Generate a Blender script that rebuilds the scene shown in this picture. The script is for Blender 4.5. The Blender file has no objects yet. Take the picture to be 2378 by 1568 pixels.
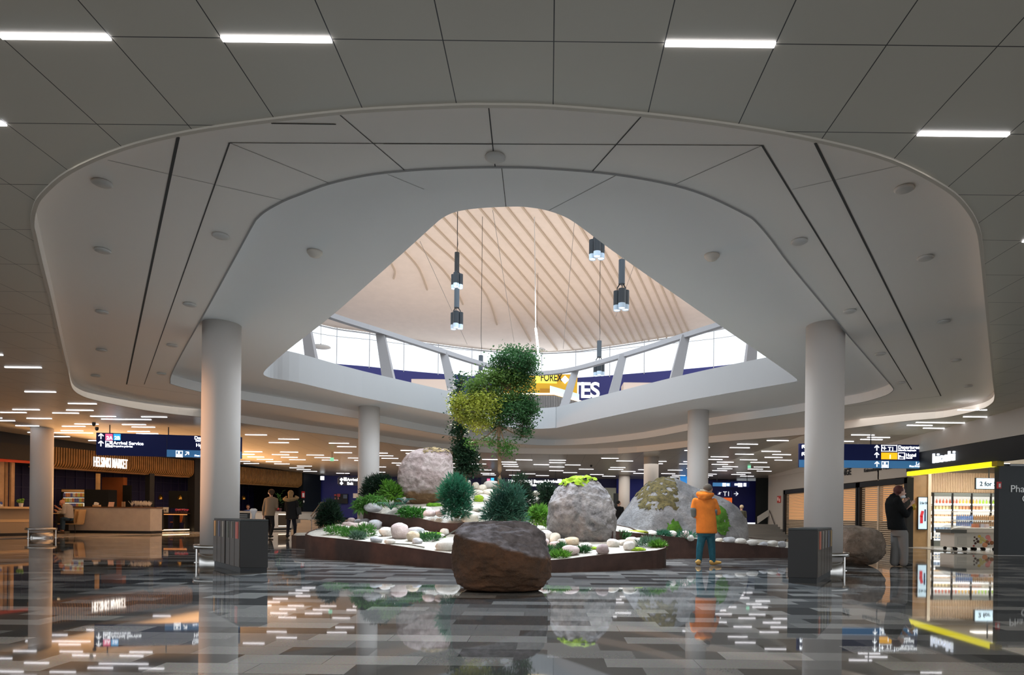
import bpy, bmesh, math, random
from mathutils import Vector, Matrix, noise
from mathutils.geometry import tessellate_polygon
SC = bpy.context.scene
COL = SC.collection
PI = math.pi
# ------------------------------------------------------------------ camera
FPX, PX, PY, ROLL, HC = 1500.0, 1274.0, 1197.0, 0.011, 1.05
cd = bpy.data.cameras.new('camera'); cam = bpy.data.objects.new('camera', cd); COL.objects.link(cam)
cd.sensor_width = 36; cd.sensor_fit = 'HORIZONTAL'; cd.lens = FPX / 2378 * 36
cd.shift_x = -(PX - 1189) / 2378; cd.shift_y = (PY - 784) / 2378
cd.clip_start = .05; cd.clip_end = 400
cam.location = (0, 0, HC); cam.rotation_euler = (PI / 2, -ROLL, 0)
SC.camera = cam
# ------------------------------------------------------------------ sky and exposure
w = bpy.data.worlds.new('overcast_sky'); SC.world = w; w.use_nodes = True
bg = w.node_tree.nodes['Background']
bg.inputs[0].default_value = (.88, .94, 1, 1); bg.inputs[1].default_value = 1.6
SC.view_settings.view_transform = 'Standard'; SC.view_settings.look = 'None'
SC.view_settings.gamma = 1; SC.view_settings.use_curve_mapping = False
SC.view_settings.exposure = 0.0
cy = SC.cycles
cy.use_denoising = True
cy.max_bounces = 7; cy.diffuse_bounces = 4; cy.glossy_bounces = 3; cy.transmission_bounces = 4; cy.transparent_max_bounces = 6
cy.sample_clamp_indirect = 4; cy.caustics_reflective = False; cy.caustics_refractive = False
cy.use_light_tree = True
def lamp(name, kind, loc, rot, energy, color, size=1.0, size_y=None, spot=None, blend=.5):
    l = bpy.data.lights.new(name, kind); l.energy = energy; l.color = color
    if kind == 'AREA':
        l.shape = 'RECTANGLE'; l.size = size; l.size_y = size_y or size
    else:
        l.shadow_soft_size = size
    if spot: l.spot_size = spot; l.spot_blend = blend
    o = bpy.data.objects.new(name, l); o.location = loc; o.rotation_euler = rot; COL.objects.link(o); return o
def aim(o, t):
    d = Vector(t) - o.location; o.rotation_euler = d.to_track_quat('-Z', 'Y').to_euler()
lamp('opening_fill', 'AREA', (-.5, 22, 11.0), (0, 0, 0), 2000, (.72, .86, 1), 9, 9)  # added area fill below the closed roof, lights the planting from above
aim(lamp('boulder_fill', 'SPOT', (0, 10.5, 12.6), (0, 0, 0), 8500, (.90, .95, 1), 1.5, spot=.95, blend=.8), (-.6, 16.2, 1.2))  # unseen spot under the roof, added to brighten the boulder fronts
aim(lamp('floor_cool_fill', 'SPOT', (-.4, 19, 13.2), (0, 0, 0), 14000, (.62, .80, 1), 1.2, spot=.95, blend=.7), (-.4, 12.5, 0))  # added blue spot, brightens the floor before the planters
lamp('roof_fill', 'AREA', (0, 31, 7.6), (PI, 0, 0), 1000, (1, .93, .87), 22, 14)  # unseen upward area fill, added to brighten the roof underside
lamp('market_downlights', 'AREA', (-22.0, 30.5, 3.05), (0, 0, -.33), 160, (1, .58, .26), 3, 14)
lamp('window_daylight', 'AREA', (0, 47.5, 11.0), (-PI * .62, 0, 0), 3000, (.80, .90, 1), 34, 3)
lamp('market_glow', 'AREA', (-17.8, 29.5, 1.7), (0, -PI * .56, -.33), 1300, (1, .52, .22), 1, 10)
aim(lamp('column_warm_fill', 'SPOT', (-15.5, 10.8, 3.7), (0, 0, 0), 4200, (1, .50, .24), .3, spot=.42, blend=.8), (-6.9, 13.3, 2.3))  # unseen spot added to warm the side of the left column
lamp('kiosk_ceiling_light', 'AREA', (16, 23, 3.1), (0, 0, 0), 230, (1, .95, .86), 3, 4)
lamp('hall_fill', 'AREA', (-1, 4, 4.6), (0, 0, 0), 360, (1, .95, .88), 22, 8)  # area fill added under the ceiling to back up the light bars
lamp('side_fill', 'AREA', (-16, 15, 4.4), (0, 0, 0), 260, (1, .90, .78), 9, 14)
lamp('side_fill', 'AREA', (9.0, 29, 3.9), (0, -.5, 0), 420, (1, .95, .88), 3, 12)  # added fill that brightens the grey band over the shutters
lamp('side_fill', 'AREA', (11.5, 15, 4.4), (0, 0, 0), 200, (1, .95, .88), 4, 14)
lamp('back_hall_fill', 'AREA', (-2, 35, 3.55), (0, 0, 0), 1000, (1, .94, .86), 26, 10)  # added fill, lifts the far floor and ceiling
for o in COL.objects:
    if o.type == 'LIGHT': o.visible_glossy = False
# ------------------------------------------------------------------ image-ray helpers (estimating real positions)
def ray(x, y):
    dx, dy = x - PX, y - PY
    return (dx + ROLL * dy) / FPX, -(dy - ROLL * dx) / FPX     # X/Y , (Z-HC)/Y
def P(x, y, Y):
    a, b = ray(x, y); return Vector((a * Y, Y, HC + b * Y))
def FLR(x, y, z=0.0):
    a, b = ray(x, y); return P(x, y, (z - HC) / b)
CS = .03
def CLP(x, y, a0):
    a, b = ray(x, y); return P(x, y, a0 / (b + CS))
def cz(Y, a0=3.75): return HC + a0 - CS * Y
WN = Vector((-.945, .326, 0)); WO = Vector((-18.2, 33.5, 0)); WD = Vector((.326, .945, 0))
def PL(x, y, off=0.0):        # market front plane, off metres inside the shop
    a, b = ray(x, y); d = Vector((a, 1, 0)); Y = (WO.dot(WN) + off) / d.dot(WN); return P(x, y, Y)
RX = 13.4
def PR(x, y, off=0.0):        # right-hand shop front
    a, b = ray(x, y); return P(x, y, (RX + off) / a)
# ------------------------------------------------------------------ materials
MATS = {}
def mat(name, col, rough=.6, metal=0.0, emit=None, es=0.0, noise_amt=0.0, nscale=8.0, bump=0.0, bscale=20.0, spec=None, col2=None, transl=0.0, coat=0.0):
    if name in MATS: return MATS[name]
    m = bpy.data.materials.new(name); m.use_nodes = True; nt = m.node_tree; N = nt.nodes; L = nt.links
    b = N['Principled BSDF']; b.inputs['Roughness'].default_value = rough; b.inputs['Metallic'].default_value = metal
    c = (*col, 1); b.inputs['Base Color'].default_value = c
    if spec is not None: b.inputs['Specular IOR Level'].default_value = spec
    if coat: b.inputs['Coat Weight'].default_value = coat; b.inputs['Coat Roughness'].default_value = .08
    if emit: b.inputs['Emission Color'].default_value = (*emit, 1); b.inputs['Emission Strength'].default_value = es
    if noise_amt or col2 or bump:
        tc = N.new('ShaderNodeTexCoord')
    if noise_amt or col2:
        n = N.new('ShaderNodeTexNoise'); n.inputs['Scale'].default_value = nscale; n.inputs['Detail'].default_value = 5; n.inputs['Roughness'].default_value = .65
        L.new(tc.outputs['Object'], n.inputs['Vector'])
        r = N.new('ShaderNodeValToRGB'); L.new(n.outputs['Fac'], r.inputs['Fac'])
        d = col2 or tuple(max(0, k * (1 - noise_amt)) for k in col); u = col if col2 else tuple(min(1, k * (1 + noise_amt)) for k in col)
        r.color_ramp.elements[0].position = .33; r.color_ramp.elements[0].color = (*d, 1)
        r.color_ramp.elements[1].position = .67; r.color_ramp.elements[1].color = (*u, 1)
        L.new(r.outputs['Color'], b.inputs['Base Color'])
    if bump:
        n2 = N.new('ShaderNodeTexNoise'); n2.inputs['Scale'].default_value = bscale; n2.inputs['Detail'].default_value = 6
        L.new(tc.outputs['Object'], n2.inputs['Vector']); bp = N.new('ShaderNodeBump'); bp.inputs['Strength'].default_value = bump; bp.inputs['Distance'].default_value = .03
        L.new(n2.outputs['Fac'], bp.inputs['Height']); L.new(bp.outputs['Normal'], b.inputs['Normal'])
    if transl:
        tr = N.new('ShaderNodeBsdfTranslucent'); mx = N.new('ShaderNodeMixShader'); mx.inputs[0].default_value = transl
        src = b.inputs['Base Color'].links[0].from_socket if b.inputs['Base Color'].links else None
        if src: L.new(src, tr.inputs['Color'])
        else: tr.inputs['Color'].default_value = c
        L.new(b.outputs[0], mx.inputs[1]); L.new(tr.outputs[0], mx.inputs[2]); L.new(mx.outputs[0], N['Material Output'].inputs['Surface'])
    MATS[name] = m; return m
def emis(name, col, s): return mat(name, col, .5, emit=col, es=s)
def glass(name, tint=(.95, .98, 1), refl=.10):
    if name in MATS: return MATS[name]
    m = bpy.data.materials.new(name); m.use_nodes = True; N = m.node_tree.nodes; L = m.node_tree.links
    N.remove(N['Principled BSDF']); t = N.new('ShaderNodeBsdfTransparent'); t.inputs[0].default_value = (*tint, 1)
    g = N.new('ShaderNodeBsdfGlossy'); g.inputs['Roughness'].default_value = .05; mx = N.new('ShaderNodeMixShader'); mx.inputs[0].default_value = refl
    L.new(t.outputs[0], mx.inputs[1]); L.new(g.outputs[0], mx.inputs[2]); L.new(mx.outputs[0], N['Material Output'].inputs['Surface'])
    MATS[name] = m; return m
def seam_mat(name, col, rough, wx, wy, ox, oy, lw=.006, dark=(.03, .03, .03), alt=0.0):
    m = bpy.data.materials.new(name); m.use_nodes = True; N = m.node_tree.nodes; L = m.node_tree.links
    b = N['Principled BSDF']; b.inputs['Roughness'].default_value = rough
    g = N.new('ShaderNodeNewGeometry'); s = N.new('ShaderNodeSeparateXYZ'); L.new(g.outputs['Position'], s.inputs[0])
    def M(op, a, v, c=None):
        n = N.new('ShaderNodeMath'); n.operation = op
        if a is not None: L.new(a, n.inputs[0])
        if isinstance(v, (int, float)): n.inputs[1].default_value = v
        elif v is not None: L.new(v, n.inputs[1])
        return n.outputs[0]
    res = []
    for ax, wd, of in (('X', wx, ox), ('Y', wy, oy)):
        q = M('ADD', s.outputs[ax], -of + 1000 * wd); q = M('MODULO', q, wd)
        e = M('SUBTRACT', q, wd / 2); e = M('ABSOLUTE', e, None); e = M('GREATER_THAN', e, wd / 2 - lw / 2 * (1 if ax == 'X' else 1.0)); res.append(e)
    k = M('MAXIMUM', res[0], res[1])
    mx = N.new('ShaderNodeMix'); mx.data_type = 'RGBA'; L.new(k, mx.inputs['Factor']); mx.inputs['A'].default_value = (*col, 1); mx.inputs['B'].default_value = (*dark, 1)
    L.new(mx.outputs['Result'], b.inputs['Base Color']); MATS[name] = m; return m
# ------------------------------------------------------------------ mesh building
class MB:
    def __init__(s): s.v = []; s.f = []
    def add(s, vs, fs):
        o = len(s.v); s.v += [tuple(v) for v in vs]; s.f += [tuple(o + i for i in f) for f in fs]; return s
    def box(s, c, d, rz=0.0, rx=0.0, ry=0.0):
        R = Matrix.Rotation(rz, 3, 'Z') @ Matrix.Rotation(ry, 3, 'Y') @ Matrix.Rotation(rx, 3, 'X'); c = Vector(c)
        vs = [c + R @ Vector((sx * d[0] / 2, sy * d[1] / 2, sz * d[2] / 2)) for sx in (-1, 1) for sy in (-1, 1) for sz in (-1, 1)]
        return s.add(vs, [(0, 1, 3, 2), (4, 6, 7, 5), (0, 4, 5, 1), (2, 3, 7, 6), (0, 2, 6, 4), (1, 5, 7, 3)])
    def hexa(s, q, t):       # q: 4 base points, t: offset vector or 4 top points
        q = [Vector(a) for a in q]; t = [a + Vector(t) for a in q] if not isinstance(t, list) else [Vector(a) for a in t]
        return s.add(q + t, [(3, 2, 1, 0), (4, 5, 6, 7), (0, 1, 5, 4), (1, 2, 6, 5), (2, 3, 7, 6), (3, 0, 4, 7)])
    def prism(s, pts, z0, z1):
        n = len(pts); z0 = z0 if isinstance(z0, list) else [z0] * n; z1 = z1 if isinstance(z1, list) else [z1] * n
        vs = [(p[0], p[1], z0[i]) for i, p in enumerate(pts)] + [(p[0], p[1], z1[i]) for i, p in enumerate(pts)]
        return s.add(vs, [tuple(range(n - 1, -1, -1)), tuple(range(n, 2 * n))] + [(i, (i + 1) % n, n + (i + 1) % n, n + i) for i in range(n)])
    def tube(s, pts, r, n=8, cap=True):
        pts = [Vector(p) for p in pts]; rs = r if isinstance(r, (list, tuple)) else [r] * len(pts); vs = []; k = len(pts)
        for i, p in enumerate(pts):
            t = (pts[min(i + 1, k - 1)] - pts[max(i - 1, 0)]).normalized()
            u = t.cross(Vector((0, 0, 1)))
            if u.length < 1e-3: u = t.cross(Vector((1, 0, 0)))
            u.normalize(); v = t.cross(u)
            vs += [p + (u * math.cos(2 * PI * j / n) + v * math.sin(2 * PI * j / n)) * rs[i] for j in range(n)]
        fs = [(i * n + j, i * n + (j + 1) % n, (i + 1) * n + (j + 1) % n, (i + 1) * n + j) for i in range(k - 1) for j in range(n)]
        if cap: fs += [tuple(range(n - 1, -1, -1)), tuple(range((k - 1) * n, k * n))]
        return s.add(vs, fs)
    def lathe(s, prof, c=(0, 0, 0), n=24, cap=True):
        vs = [(c[0] + r * math.cos(2 * PI * j / n), c[1] + r * math.sin(2 * PI * j / n), c[2] + z) for r, z in prof for j in range(n)]; k = len(prof)
        fs = [(i * n + j, i * n + (j + 1) % n, (i + 1) * n + (j + 1) % n, (i + 1) * n + j) for i in range(k - 1) for j in range(n)]
        if cap: fs += [tuple(range(n - 1, -1, -1)), tuple(range((k - 1) * n, k * n))]
        return s.add(vs, fs)
    def ball(s, c, r, n=10):
        r = r if isinstance(r, (tuple, list)) else (r, r, r); c = Vector(c); vs = []; m = n // 2 + 1
        for i in range(1, m):
            t = PI * i / m
            vs += [c + Vector((r[0] * math.sin(t) * math.cos(2 * PI * j / n), r[1] * math.sin(t) * math.sin(2 * PI * j / n), r[2] * math.cos(t))) for j in range(n)]
        k = m - 1; a = len(vs); vs += [c + Vector((0, 0, r[2])), c - Vector((0, 0, r[2]))]
        fs = [(i * n + j, (i + 1) * n + j, (i + 1) * n + (j + 1) % n, i * n + (j + 1) % n) for i in range(k - 1) for j in range(n)]
        fs += [(a, j, (j + 1) % n) for j in range(n)] + [(a + 1, (k - 1) * n + (j + 1) % n, (k - 1) * n + j) for j in range(n)]
        return s.add(vs, fs)
    def quad(s, a, b, c, d): return s.add([a, b, c, d], [(0, 1, 2, 3)])
    def mesh(s, name, m, smooth=False):
        me = bpy.data.meshes.new(name); me.from_pydata(s.v, [], s.f); me.update()
        for k in (m if isinstance(m, list) else [m]): me.materials.append(k)
        if smooth: me.polygons.foreach_set('use_smooth', [True] * len(me.polygons))
        return me
    def build(s, name, m, parent=None, smooth=False, bevel=0.0):
        return link(name, s.mesh(name, m, smooth), parent, bevel)
def link(name, me, parent=None, bevel=0.0):
    o = bpy.data.objects.new(name, me); COL.objects.link(o)
    if parent: o.parent = parent
    if bevel:
        b = o.modifiers.new('bevel', 'BEVEL'); b.width = bevel; b.segments = 2; b.limit_method = 'ANGLE'
    return o
def tag(o, label=None, cat=None, group=None, kind=None):
    if label: o['label'] = label
    if cat: o['category'] = cat
    if group: o['group'] = group
    if kind: o['kind'] = kind
    return o
def thing(name, label, cat, loc=(0, 0, 0), rz=0.0, group=None):
    o = bpy.data.objects.new(name, None); o.empty_display_size = .1; o.location = loc; o.rotation_euler = (0, 0, rz); COL.objects.link(o)
    return tag(o, label, cat, group)
def struct(o): o['kind'] = 'structure'; return o
def dup(root, loc=None, rz=None, label=None, group=None):
    def cp(o, par):
        c = o.copy(); COL.objects.link(c)
        if par: c.parent = par
        for ch in list(o.children): cp(ch, c)
        return c
    c = cp(root, None)
    if loc is not None: c.location = loc
    if rz is not None: c.rotation_euler = (0, 0, rz)
    if label: c['label'] = label
    if group: c['group'] = group
    return c
def text(name, body, m, size, parent=None, loc=(0, 0, 0), rot=(PI / 2, 0, 0), align='LEFT', ext=.004, sx=1.0, bold=0.0):
    cu = bpy.data.curves.new(name, 'FONT'); cu.body = body; cu.size = size; cu.extrude = ext; cu.align_x = align; cu.offset = bold
    o = bpy.data.objects.new(name, cu); COL.objects.link(o)
    dg = bpy.context.evaluated_depsgraph_get(); me = bpy.data.meshes.new_from_object(o.evaluated_get(dg)); bpy.data.objects.remove(o)
    me.materials.clear(); me.materials.append(m)
    k = link(name, me, parent); k.location = loc; k.rotation_euler = rot; k.scale = (sx, 1, 1); return k
def catmull(pts, n=6, closed=True):
    out = []; k = len(pts); pts = [Vector(p) for p in pts]
    for i in range(k if closed else k - 1):
        g = lambda j: pts[j % k] if closed else pts[max(0, min(k - 1, j))]
        a, b, c, d = g(i - 1), g(i), g(i + 1), g(i + 2)
        for j in range(n):
            t = j / n; out.append(.5 * ((2 * b) + (c - a) * t + (2 * a - 5 * b + 4 * c - d) * t * t + (3 * b - a - 3 * c + d) * t ** 3))
    if not closed: out.append(pts[-1])
    return out
def plate(mb, outer, hole, down=True):
    polys = [outer] + ([hole] if hole else []); flat = [p for q in polys for p in q]
    tr = tessellate_polygon([[Vector((p[0], p[1], 0)) for p in q] for q in polys])
    fs = []
    for t in tr:
        a, b, c = (flat[i] for i in t); nz = (b[0] - a[0]) * (c[1] - a[1]) - (b[1] - a[1]) * (c[0] - a[0])
        fs.append(t if (nz < 0) == down else (t[0], t[2], t[1]))
    return mb.add(flat, fs)
def grow(pts, d):
    n = len(pts); out = []; area = sum(pts[i][0] * pts[(i + 1) % n][1] - pts[(i + 1) % n][0] * pts[i][1] for i in range(n)); sg = 1 if area > 0 else -1
    for i in range(n):
        t = Vector(pts[(i + 1) % n][:2]) - Vector(pts[i - 1][:2]); t.normalize(); out.append(Vector((pts[i][0] + sg * d * t.y, pts[i][1] - sg * d * t.x, 0)))
    return out
M_white = mat('white_plaster', (.66, .64, .62), .75)
M_ring = mat('ring_warm_lit', (.86, .82, .775), .6); M_ring2 = mat('ring_cool_lit', (.84, .85, .86), .6)  # warm and cool light on the two rings is put into their colours
M_col = mat('column_paint', (.62, .58, .55), .55)
M_black = mat('black_paint', (.012, .013, .014), .5)
M_dark = mat('dark_grey_panel', (.025, .030, .033), .55)
M_navy = mat('navy_panel', (.012, .014, .09), .5)
M_blue = mat('blue_panel', (.02, .028, .22), .5)
M_steel = mat('brushed_steel', (.62, .60, .57), .25, 1.0)
M_wood = mat('light_wood', (.52, .33, .17), .5, noise_amt=.15, nscale=3)
M_seam = mat('seam_shadow', (.06, .06, .06), .8)
E_white = emis('sign_white', (.93, .97, 1), 1.6)
E_light = emis('light_diffuser', (.96, .95, 1), 4.5)
# ------------------------------------------------------------------ floor
def floor_mat():
    m = bpy.data.materials.new('stone_plank_floor'); m.use_nodes = True; N = m.node_tree.nodes; L = m.node_tree.links; b = N['Principled BSDF']
    g = N.new('ShaderNodeNewGeometry'); mp = N.new('ShaderNodeMapping'); L.new(g.outputs['Position'], mp.inputs[0])
    def brick(off, seed, c1, c2):
        n = N.new('ShaderNodeTexBrick'); n.offset = off; n.offset_frequency = 2; n.inputs['Scale'].default_value = 1; n.inputs['Brick Width'].default_value = .66; n.inputs['Row Height'].default_value = .28
        n.inputs['Mortar Size'].default_value = .0022; n.inputs['Bias'].default_value = 0; n.inputs['Color1'].default_value = (*c1, 1); n.inputs['Color2'].default_value = (*c2, 1); n.inputs['Mortar'].default_value = (.05, .05, .05, 1)
        L.new(mp.outputs[0], n.inputs['Vector']); return n
    b1 = brick(.37, 0, (0, 0, 0), (1, 1, 1))
    r = N.new('ShaderNodeValToRGB'); L.new(b1.outputs['Color'], r.inputs['Fac']); r.color_ramp.interpolation = 'CONSTANT'
    e = r.color_ramp.elements; e[0].position = 0; e[0].color = (.058, .058, .056, 1); e[1].position = .30; e[1].color = (.155, .153, .146, 1)
    for p, c in ((.52, (.215, .209, .196)), (.70, (.28, .269, .247)), (.88, (.09, .09, .087))):
        k = e.new(p); k.color = (*c, 1)
    n = N.new('ShaderNodeTexNoise'); n.inputs['Scale'].default_value = 70; n.inputs['Detail'].default_value = 3; L.new(g.outputs['Position'], n.inputs['Vector'])
    mx = N.new('ShaderNodeMix'); mx.data_type = 'RGBA'; mx.blend_type = 'OVERLAY'; mx.inputs['Factor'].default_value = .35
    L.new(r.outputs[0], mx.inputs['A']); L.new(n.outputs['Color'], mx.inputs['B'])
    bw = N.new('ShaderNodeMix'); bw.data_type = 'RGBA'; L.new(b1.outputs['Fac'], bw.inputs['Factor']); L.new(mx.outputs['Result'], bw.inputs['A']); bw.inputs['B'].default_value = (.06, .06, .06, 1)
    hs = N.new('ShaderNodeHueSaturation'); hs.inputs['Saturation'].default_value = .9; hs.inputs['Value'].default_value = 1; L.new(bw.outputs['Result'], hs.inputs['Color']); L.new(hs.outputs[0], b.inputs['Base Color'])
    b.inputs['Roughness'].default_value = .03; b.inputs['IOR'].default_value = 1.5
    # each slab is laid very slightly out of level, which breaks up the mirror image
    wv = N.new('ShaderNodeTexNoise'); wv.inputs['Scale'].default_value = 1.6; wv.inputs['Detail'].default_value = 2; L.new(g.outputs['Position'], wv.inputs['Vector'])
    bp = N.new('ShaderNodeBump'); bp.inputs['Strength'].default_value = .006; bp.inputs['Distance'].default_value = .02; L.new(wv.outputs['Fac'], bp.inputs['Height']); L.new(bp.outputs['Normal'], b.inputs['Normal'])
    return m
M_floor = floor_mat()
struct(MB().prism([(-34, -9), (26, -9), (26, 39), (-34, 39)], -.2, 0).build('floor', M_floor))
struct(MB().box((0, 58, .33), (64, 38, .66)).build('floor_raised', M_floor))
# ------------------------------------------------------------------ stepped oval ceiling
OUT = [(80, 520), (85, 545), (100, 612), (120, 692), (137, 768), (149, 822), (159, 862), (168, 900), (188, 917), (224, 929), (315, 948), (396, 960), (468, 968), (562, 982), (668, 997), (830, 1018), (971, 1038), (1100, 1049), (1244, 1054), (1435, 1053), (1594, 1038), (1647, 1028), (1865, 1009), (1962, 995), (2105, 977), (2191, 969), (2270, 952), (2300, 938), (2309, 922), (2305, 880), (2295, 780), (2285, 680), (2276, 590), (2266, 530), (2240, 482), (2190, 436), (2065, 372), (1896, 327), (1705, 293), (1495, 267), (1274, 249), (1135, 246), (1051, 247), (833, 258), (630, 280), (446, 307), (290, 345), (168, 398), (105, 450), (86, 482)]
MID = [(404, 893), (470, 910), (565, 928), (665, 944), (827, 971), (1048, 1012), (1200, 1030), (1288, 1034), (1382, 1030), (1494, 1018), (1594, 1000), (1644, 988), (1809, 964), (1865, 955), (1962, 940), (2012, 931), (2057, 917), (2073, 906), (2072, 899), (2057, 881), (2000, 815), (1957, 764), (1904, 700), (1830, 610), (1790, 556), (1755, 515), (1730, 497), (1650, 458), (1565, 430), (1430, 405), (1275, 391), (1155, 388), (1050, 390), (940, 396), (850, 407), (765, 426), (700, 450), (660, 466), (620, 488), (600, 505), (588, 522), (540, 610), (480, 720), (430, 808), (400, 866), (396, 886)]
HOLE = [(612, 867), (616, 873), (635, 879), (694, 889), (841, 923), (1048, 964), (1150, 986), (1200, 994), (1251, 996), (1288, 994), (1306, 991), (1494, 951), (1641, 922), (1833, 889), (1849, 884), (1847, 878), (1809, 850), (1670, 755), (1540, 665), (1440, 595), (1395, 562), (1340, 521), (1310, 503), (1270, 489), (1230, 482), (1190, 480), (1110, 484), (1060, 492), (1030, 505), (1005, 525), (950, 575), (860, 655), (765, 738), (670, 812), (622, 854)]
A0, A1, A2 = 3.75, 4.0, 4.25
outp = catmull([CLP(x, y, A0) for x, y in OUT], 4); midp = catmull([CLP(x, y, A1) for x, y in MID], 4); holp = catmull([CLP(x, y, A2) for x, y in HOLE], 4)
M_ceil = seam_mat('metal_ceiling_panel', (.56, .53, .46), .32, .843, 1.06, 0.0, 4.91, .009)
mb = MB(); plate(mb, [Vector((x, y, cz(y))) for x, y in ((-34, -9), (26, -9), (26, 50), (-34, 50))], outp)
struct(mb.build('ceiling', M_ceil))
def lift(pts, a): return [Vector((p[0], p[1], cz(p[1], a))) for p in pts]
def fascia(mb, pts, a0, a1=None, ztop=None):
    n = len(pts); lo = lift(pts, a0); hi = lift(pts, a1) if a1 else [Vector((p[0], p[1], ztop)) for p in pts]
    mb.add(lo + hi, [(i, (i + 1) % n, n + (i + 1) % n, n + i) for i in range(n)])
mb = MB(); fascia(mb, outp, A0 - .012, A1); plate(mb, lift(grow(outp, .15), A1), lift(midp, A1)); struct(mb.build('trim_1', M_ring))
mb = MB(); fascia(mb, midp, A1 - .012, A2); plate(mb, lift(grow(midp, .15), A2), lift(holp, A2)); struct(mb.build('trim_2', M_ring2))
mb = MB(); gp = grow(midp, .016); n = len(midp); a = lift(midp, A1 - .016); b2 = lift(gp, A1 - .016); c2 = lift(gp, A1); mb.add(a + b2 + c2, [(i, (i + 1) % n, n + (i + 1) % n, n + i) for i in range(n)] + [(n + i, n + (i + 1) % n, 2 * n + (i + 1) % n, 2 * n + i) for i in range(n)]); struct(mb.build('trim_8', mat('edge_shade_strip', (.30, .30, .30), .7)))  # dark strip paints the shadow line at the inner ring step
# thin pale metal edge bead around the outer oval
mb = MB(); gp = grow(outp, .04); n = len(outp); a = lift(outp, A0 - .02); b2 = lift(gp, A0 - .02); c2 = lift(gp, A0); mb.add(a + b2 + c2, [(i, (i + 1) % n, n + (i + 1) % n, n + i) for i in range(n)] + [(n + i, n + (i + 1) % n, 2 * n + (i + 1) % n, 2 * n + i) for i in range(n)])
struct(mb.build('trim_3', mat('edge_bead', (.55, .50, .43), .5)))
ZU = 5.30
AU = A2 + .83
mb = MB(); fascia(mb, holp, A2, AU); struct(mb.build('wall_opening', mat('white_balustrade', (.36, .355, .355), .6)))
mb = MB(); plate(mb, [Vector((x, y, cz(y, AU))) for x, y in ((-40, 6), (40, 6), (40, 46), (-40, 46))], lift(holp, AU), down=False)
struct(mb.build('floor_upper', mat('upper_floor', (.4, .4, .4), .5)))
# seam lines in the plaster rings: shallow grooves
mb = MB()
def groove(pts, a, wd=.02):
    for (x0, y0), (x1, y1) in zip(pts, pts[1:]):
        p, q = CLP(x0, y0, a - .004), CLP(x1, y1, a - .004); t = (q - p).normalized(); s = Vector((-t.y, t.x, 0)) * wd / 2
        mb.quad(p - s, q - s, q + s, p + s)
for pts, wd in (([(414, 318), (294, 893)], .03), ([(533, 332), (335, 893)], .014), ([(533, 332), (1770, 338)], .010), ([(1770, 338), (2117, 905)], .022), ([(1893, 332), (2185, 920)], .028), ([(1135, 250), (1147, 365), (1150, 388)], .012),
                ([(790, 268), (940, 396)], .010), ([(1490, 270), (1374, 400)], .012), ([(630, 287), (780, 289)], .016), ([(890, 334), (1145, 335)], .014), ([(533, 332), (765, 426)], .006), ([(250, 372), (660, 466)], .006), ([(1770, 338), (1560, 432)], .006), ([(1840, 440), (2090, 385)], .005), ([(294, 893), (460, 918)], .012), ([(1960, 945), (2185, 920)], .014)):
    groove(pts, A1, wd)
for pts, wd in (([(1165, 389), (1175, 480)], .008), ([(1430, 408), (1275, 489)], .006), ([(900, 405), (985, 440)], .005)): groove(pts, A2, wd)
struct(mb.build('trim_4', M_seam))
# vertical joints of the fascias on the far side
# ------------------------------------------------------------------ columns
def column(x, Y, ztop, r=.35):
    X = ray(x, 1197)[0] * Y
    return X, struct(MB().lathe([(r, 0), (r, ztop)], (X, Y, 0), 48).build('column', M_col, smooth=False)), r
M_col2 = M_col
cols = []
for x, Y, zt in ((511, 13.3, cz(13.3, A2)), (1912, 12.95, cz(12.95, A2)), (96, 24.0, cz(24)), (855, 21.9, cz(21.9, A2)), (1619, 21.9, cz(21.9, A2)), (1511, 30.9, cz(30.9)), (1449, 40.4, cz(40.4))):
    X, o, r = column(x, Y, zt + .02, .365 if Y < 14 else .35)
    for p in o.data.polygons: p.use_smooth = len(p.vertices) == 4
    cols.append((X, Y))
def rail(X, Y, label, a0):
    t = thing('bumper_rail', label, 'bumper rail', (X, Y, 0)); R = .47
    mb = MB(); mb.lathe([(R - .012, .30), (R + .012, .30), (R + .012, .38), (R - .012, .38), (R - .012, .30)], (0, 0, 0), 48, cap=False); mb.build('rail', M_steel, t, True)
    for k in range(3):
        an = a0 + k * 2 * PI / 3; p = (R * math.cos(an), R * math.sin(an))
        q = MB(); q.tube([(p[0], p[1], 0), (p[0], p[1], .30)], .02, 8); q.lathe([(.05, 0), (.05, .012)], (p[0], p[1], 0), 12); q.build('post', M_steel, t)
    MB().lathe([(.385, 0), (.385, .20), (.35, .20)], n=48, cap=False).build('skirting_ring', M_steel, t, True)
rail(*cols[0], 'steel bumper rail ringing the tall column beside the left recycling bins', PI)
rail(*cols[1], 'steel bumper rail ringing the tall column beside the right recycling bin', 0.15)
rail(*cols[2], 'steel bumper rail ringing the column in front of the wooden market', 0.3)
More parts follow.
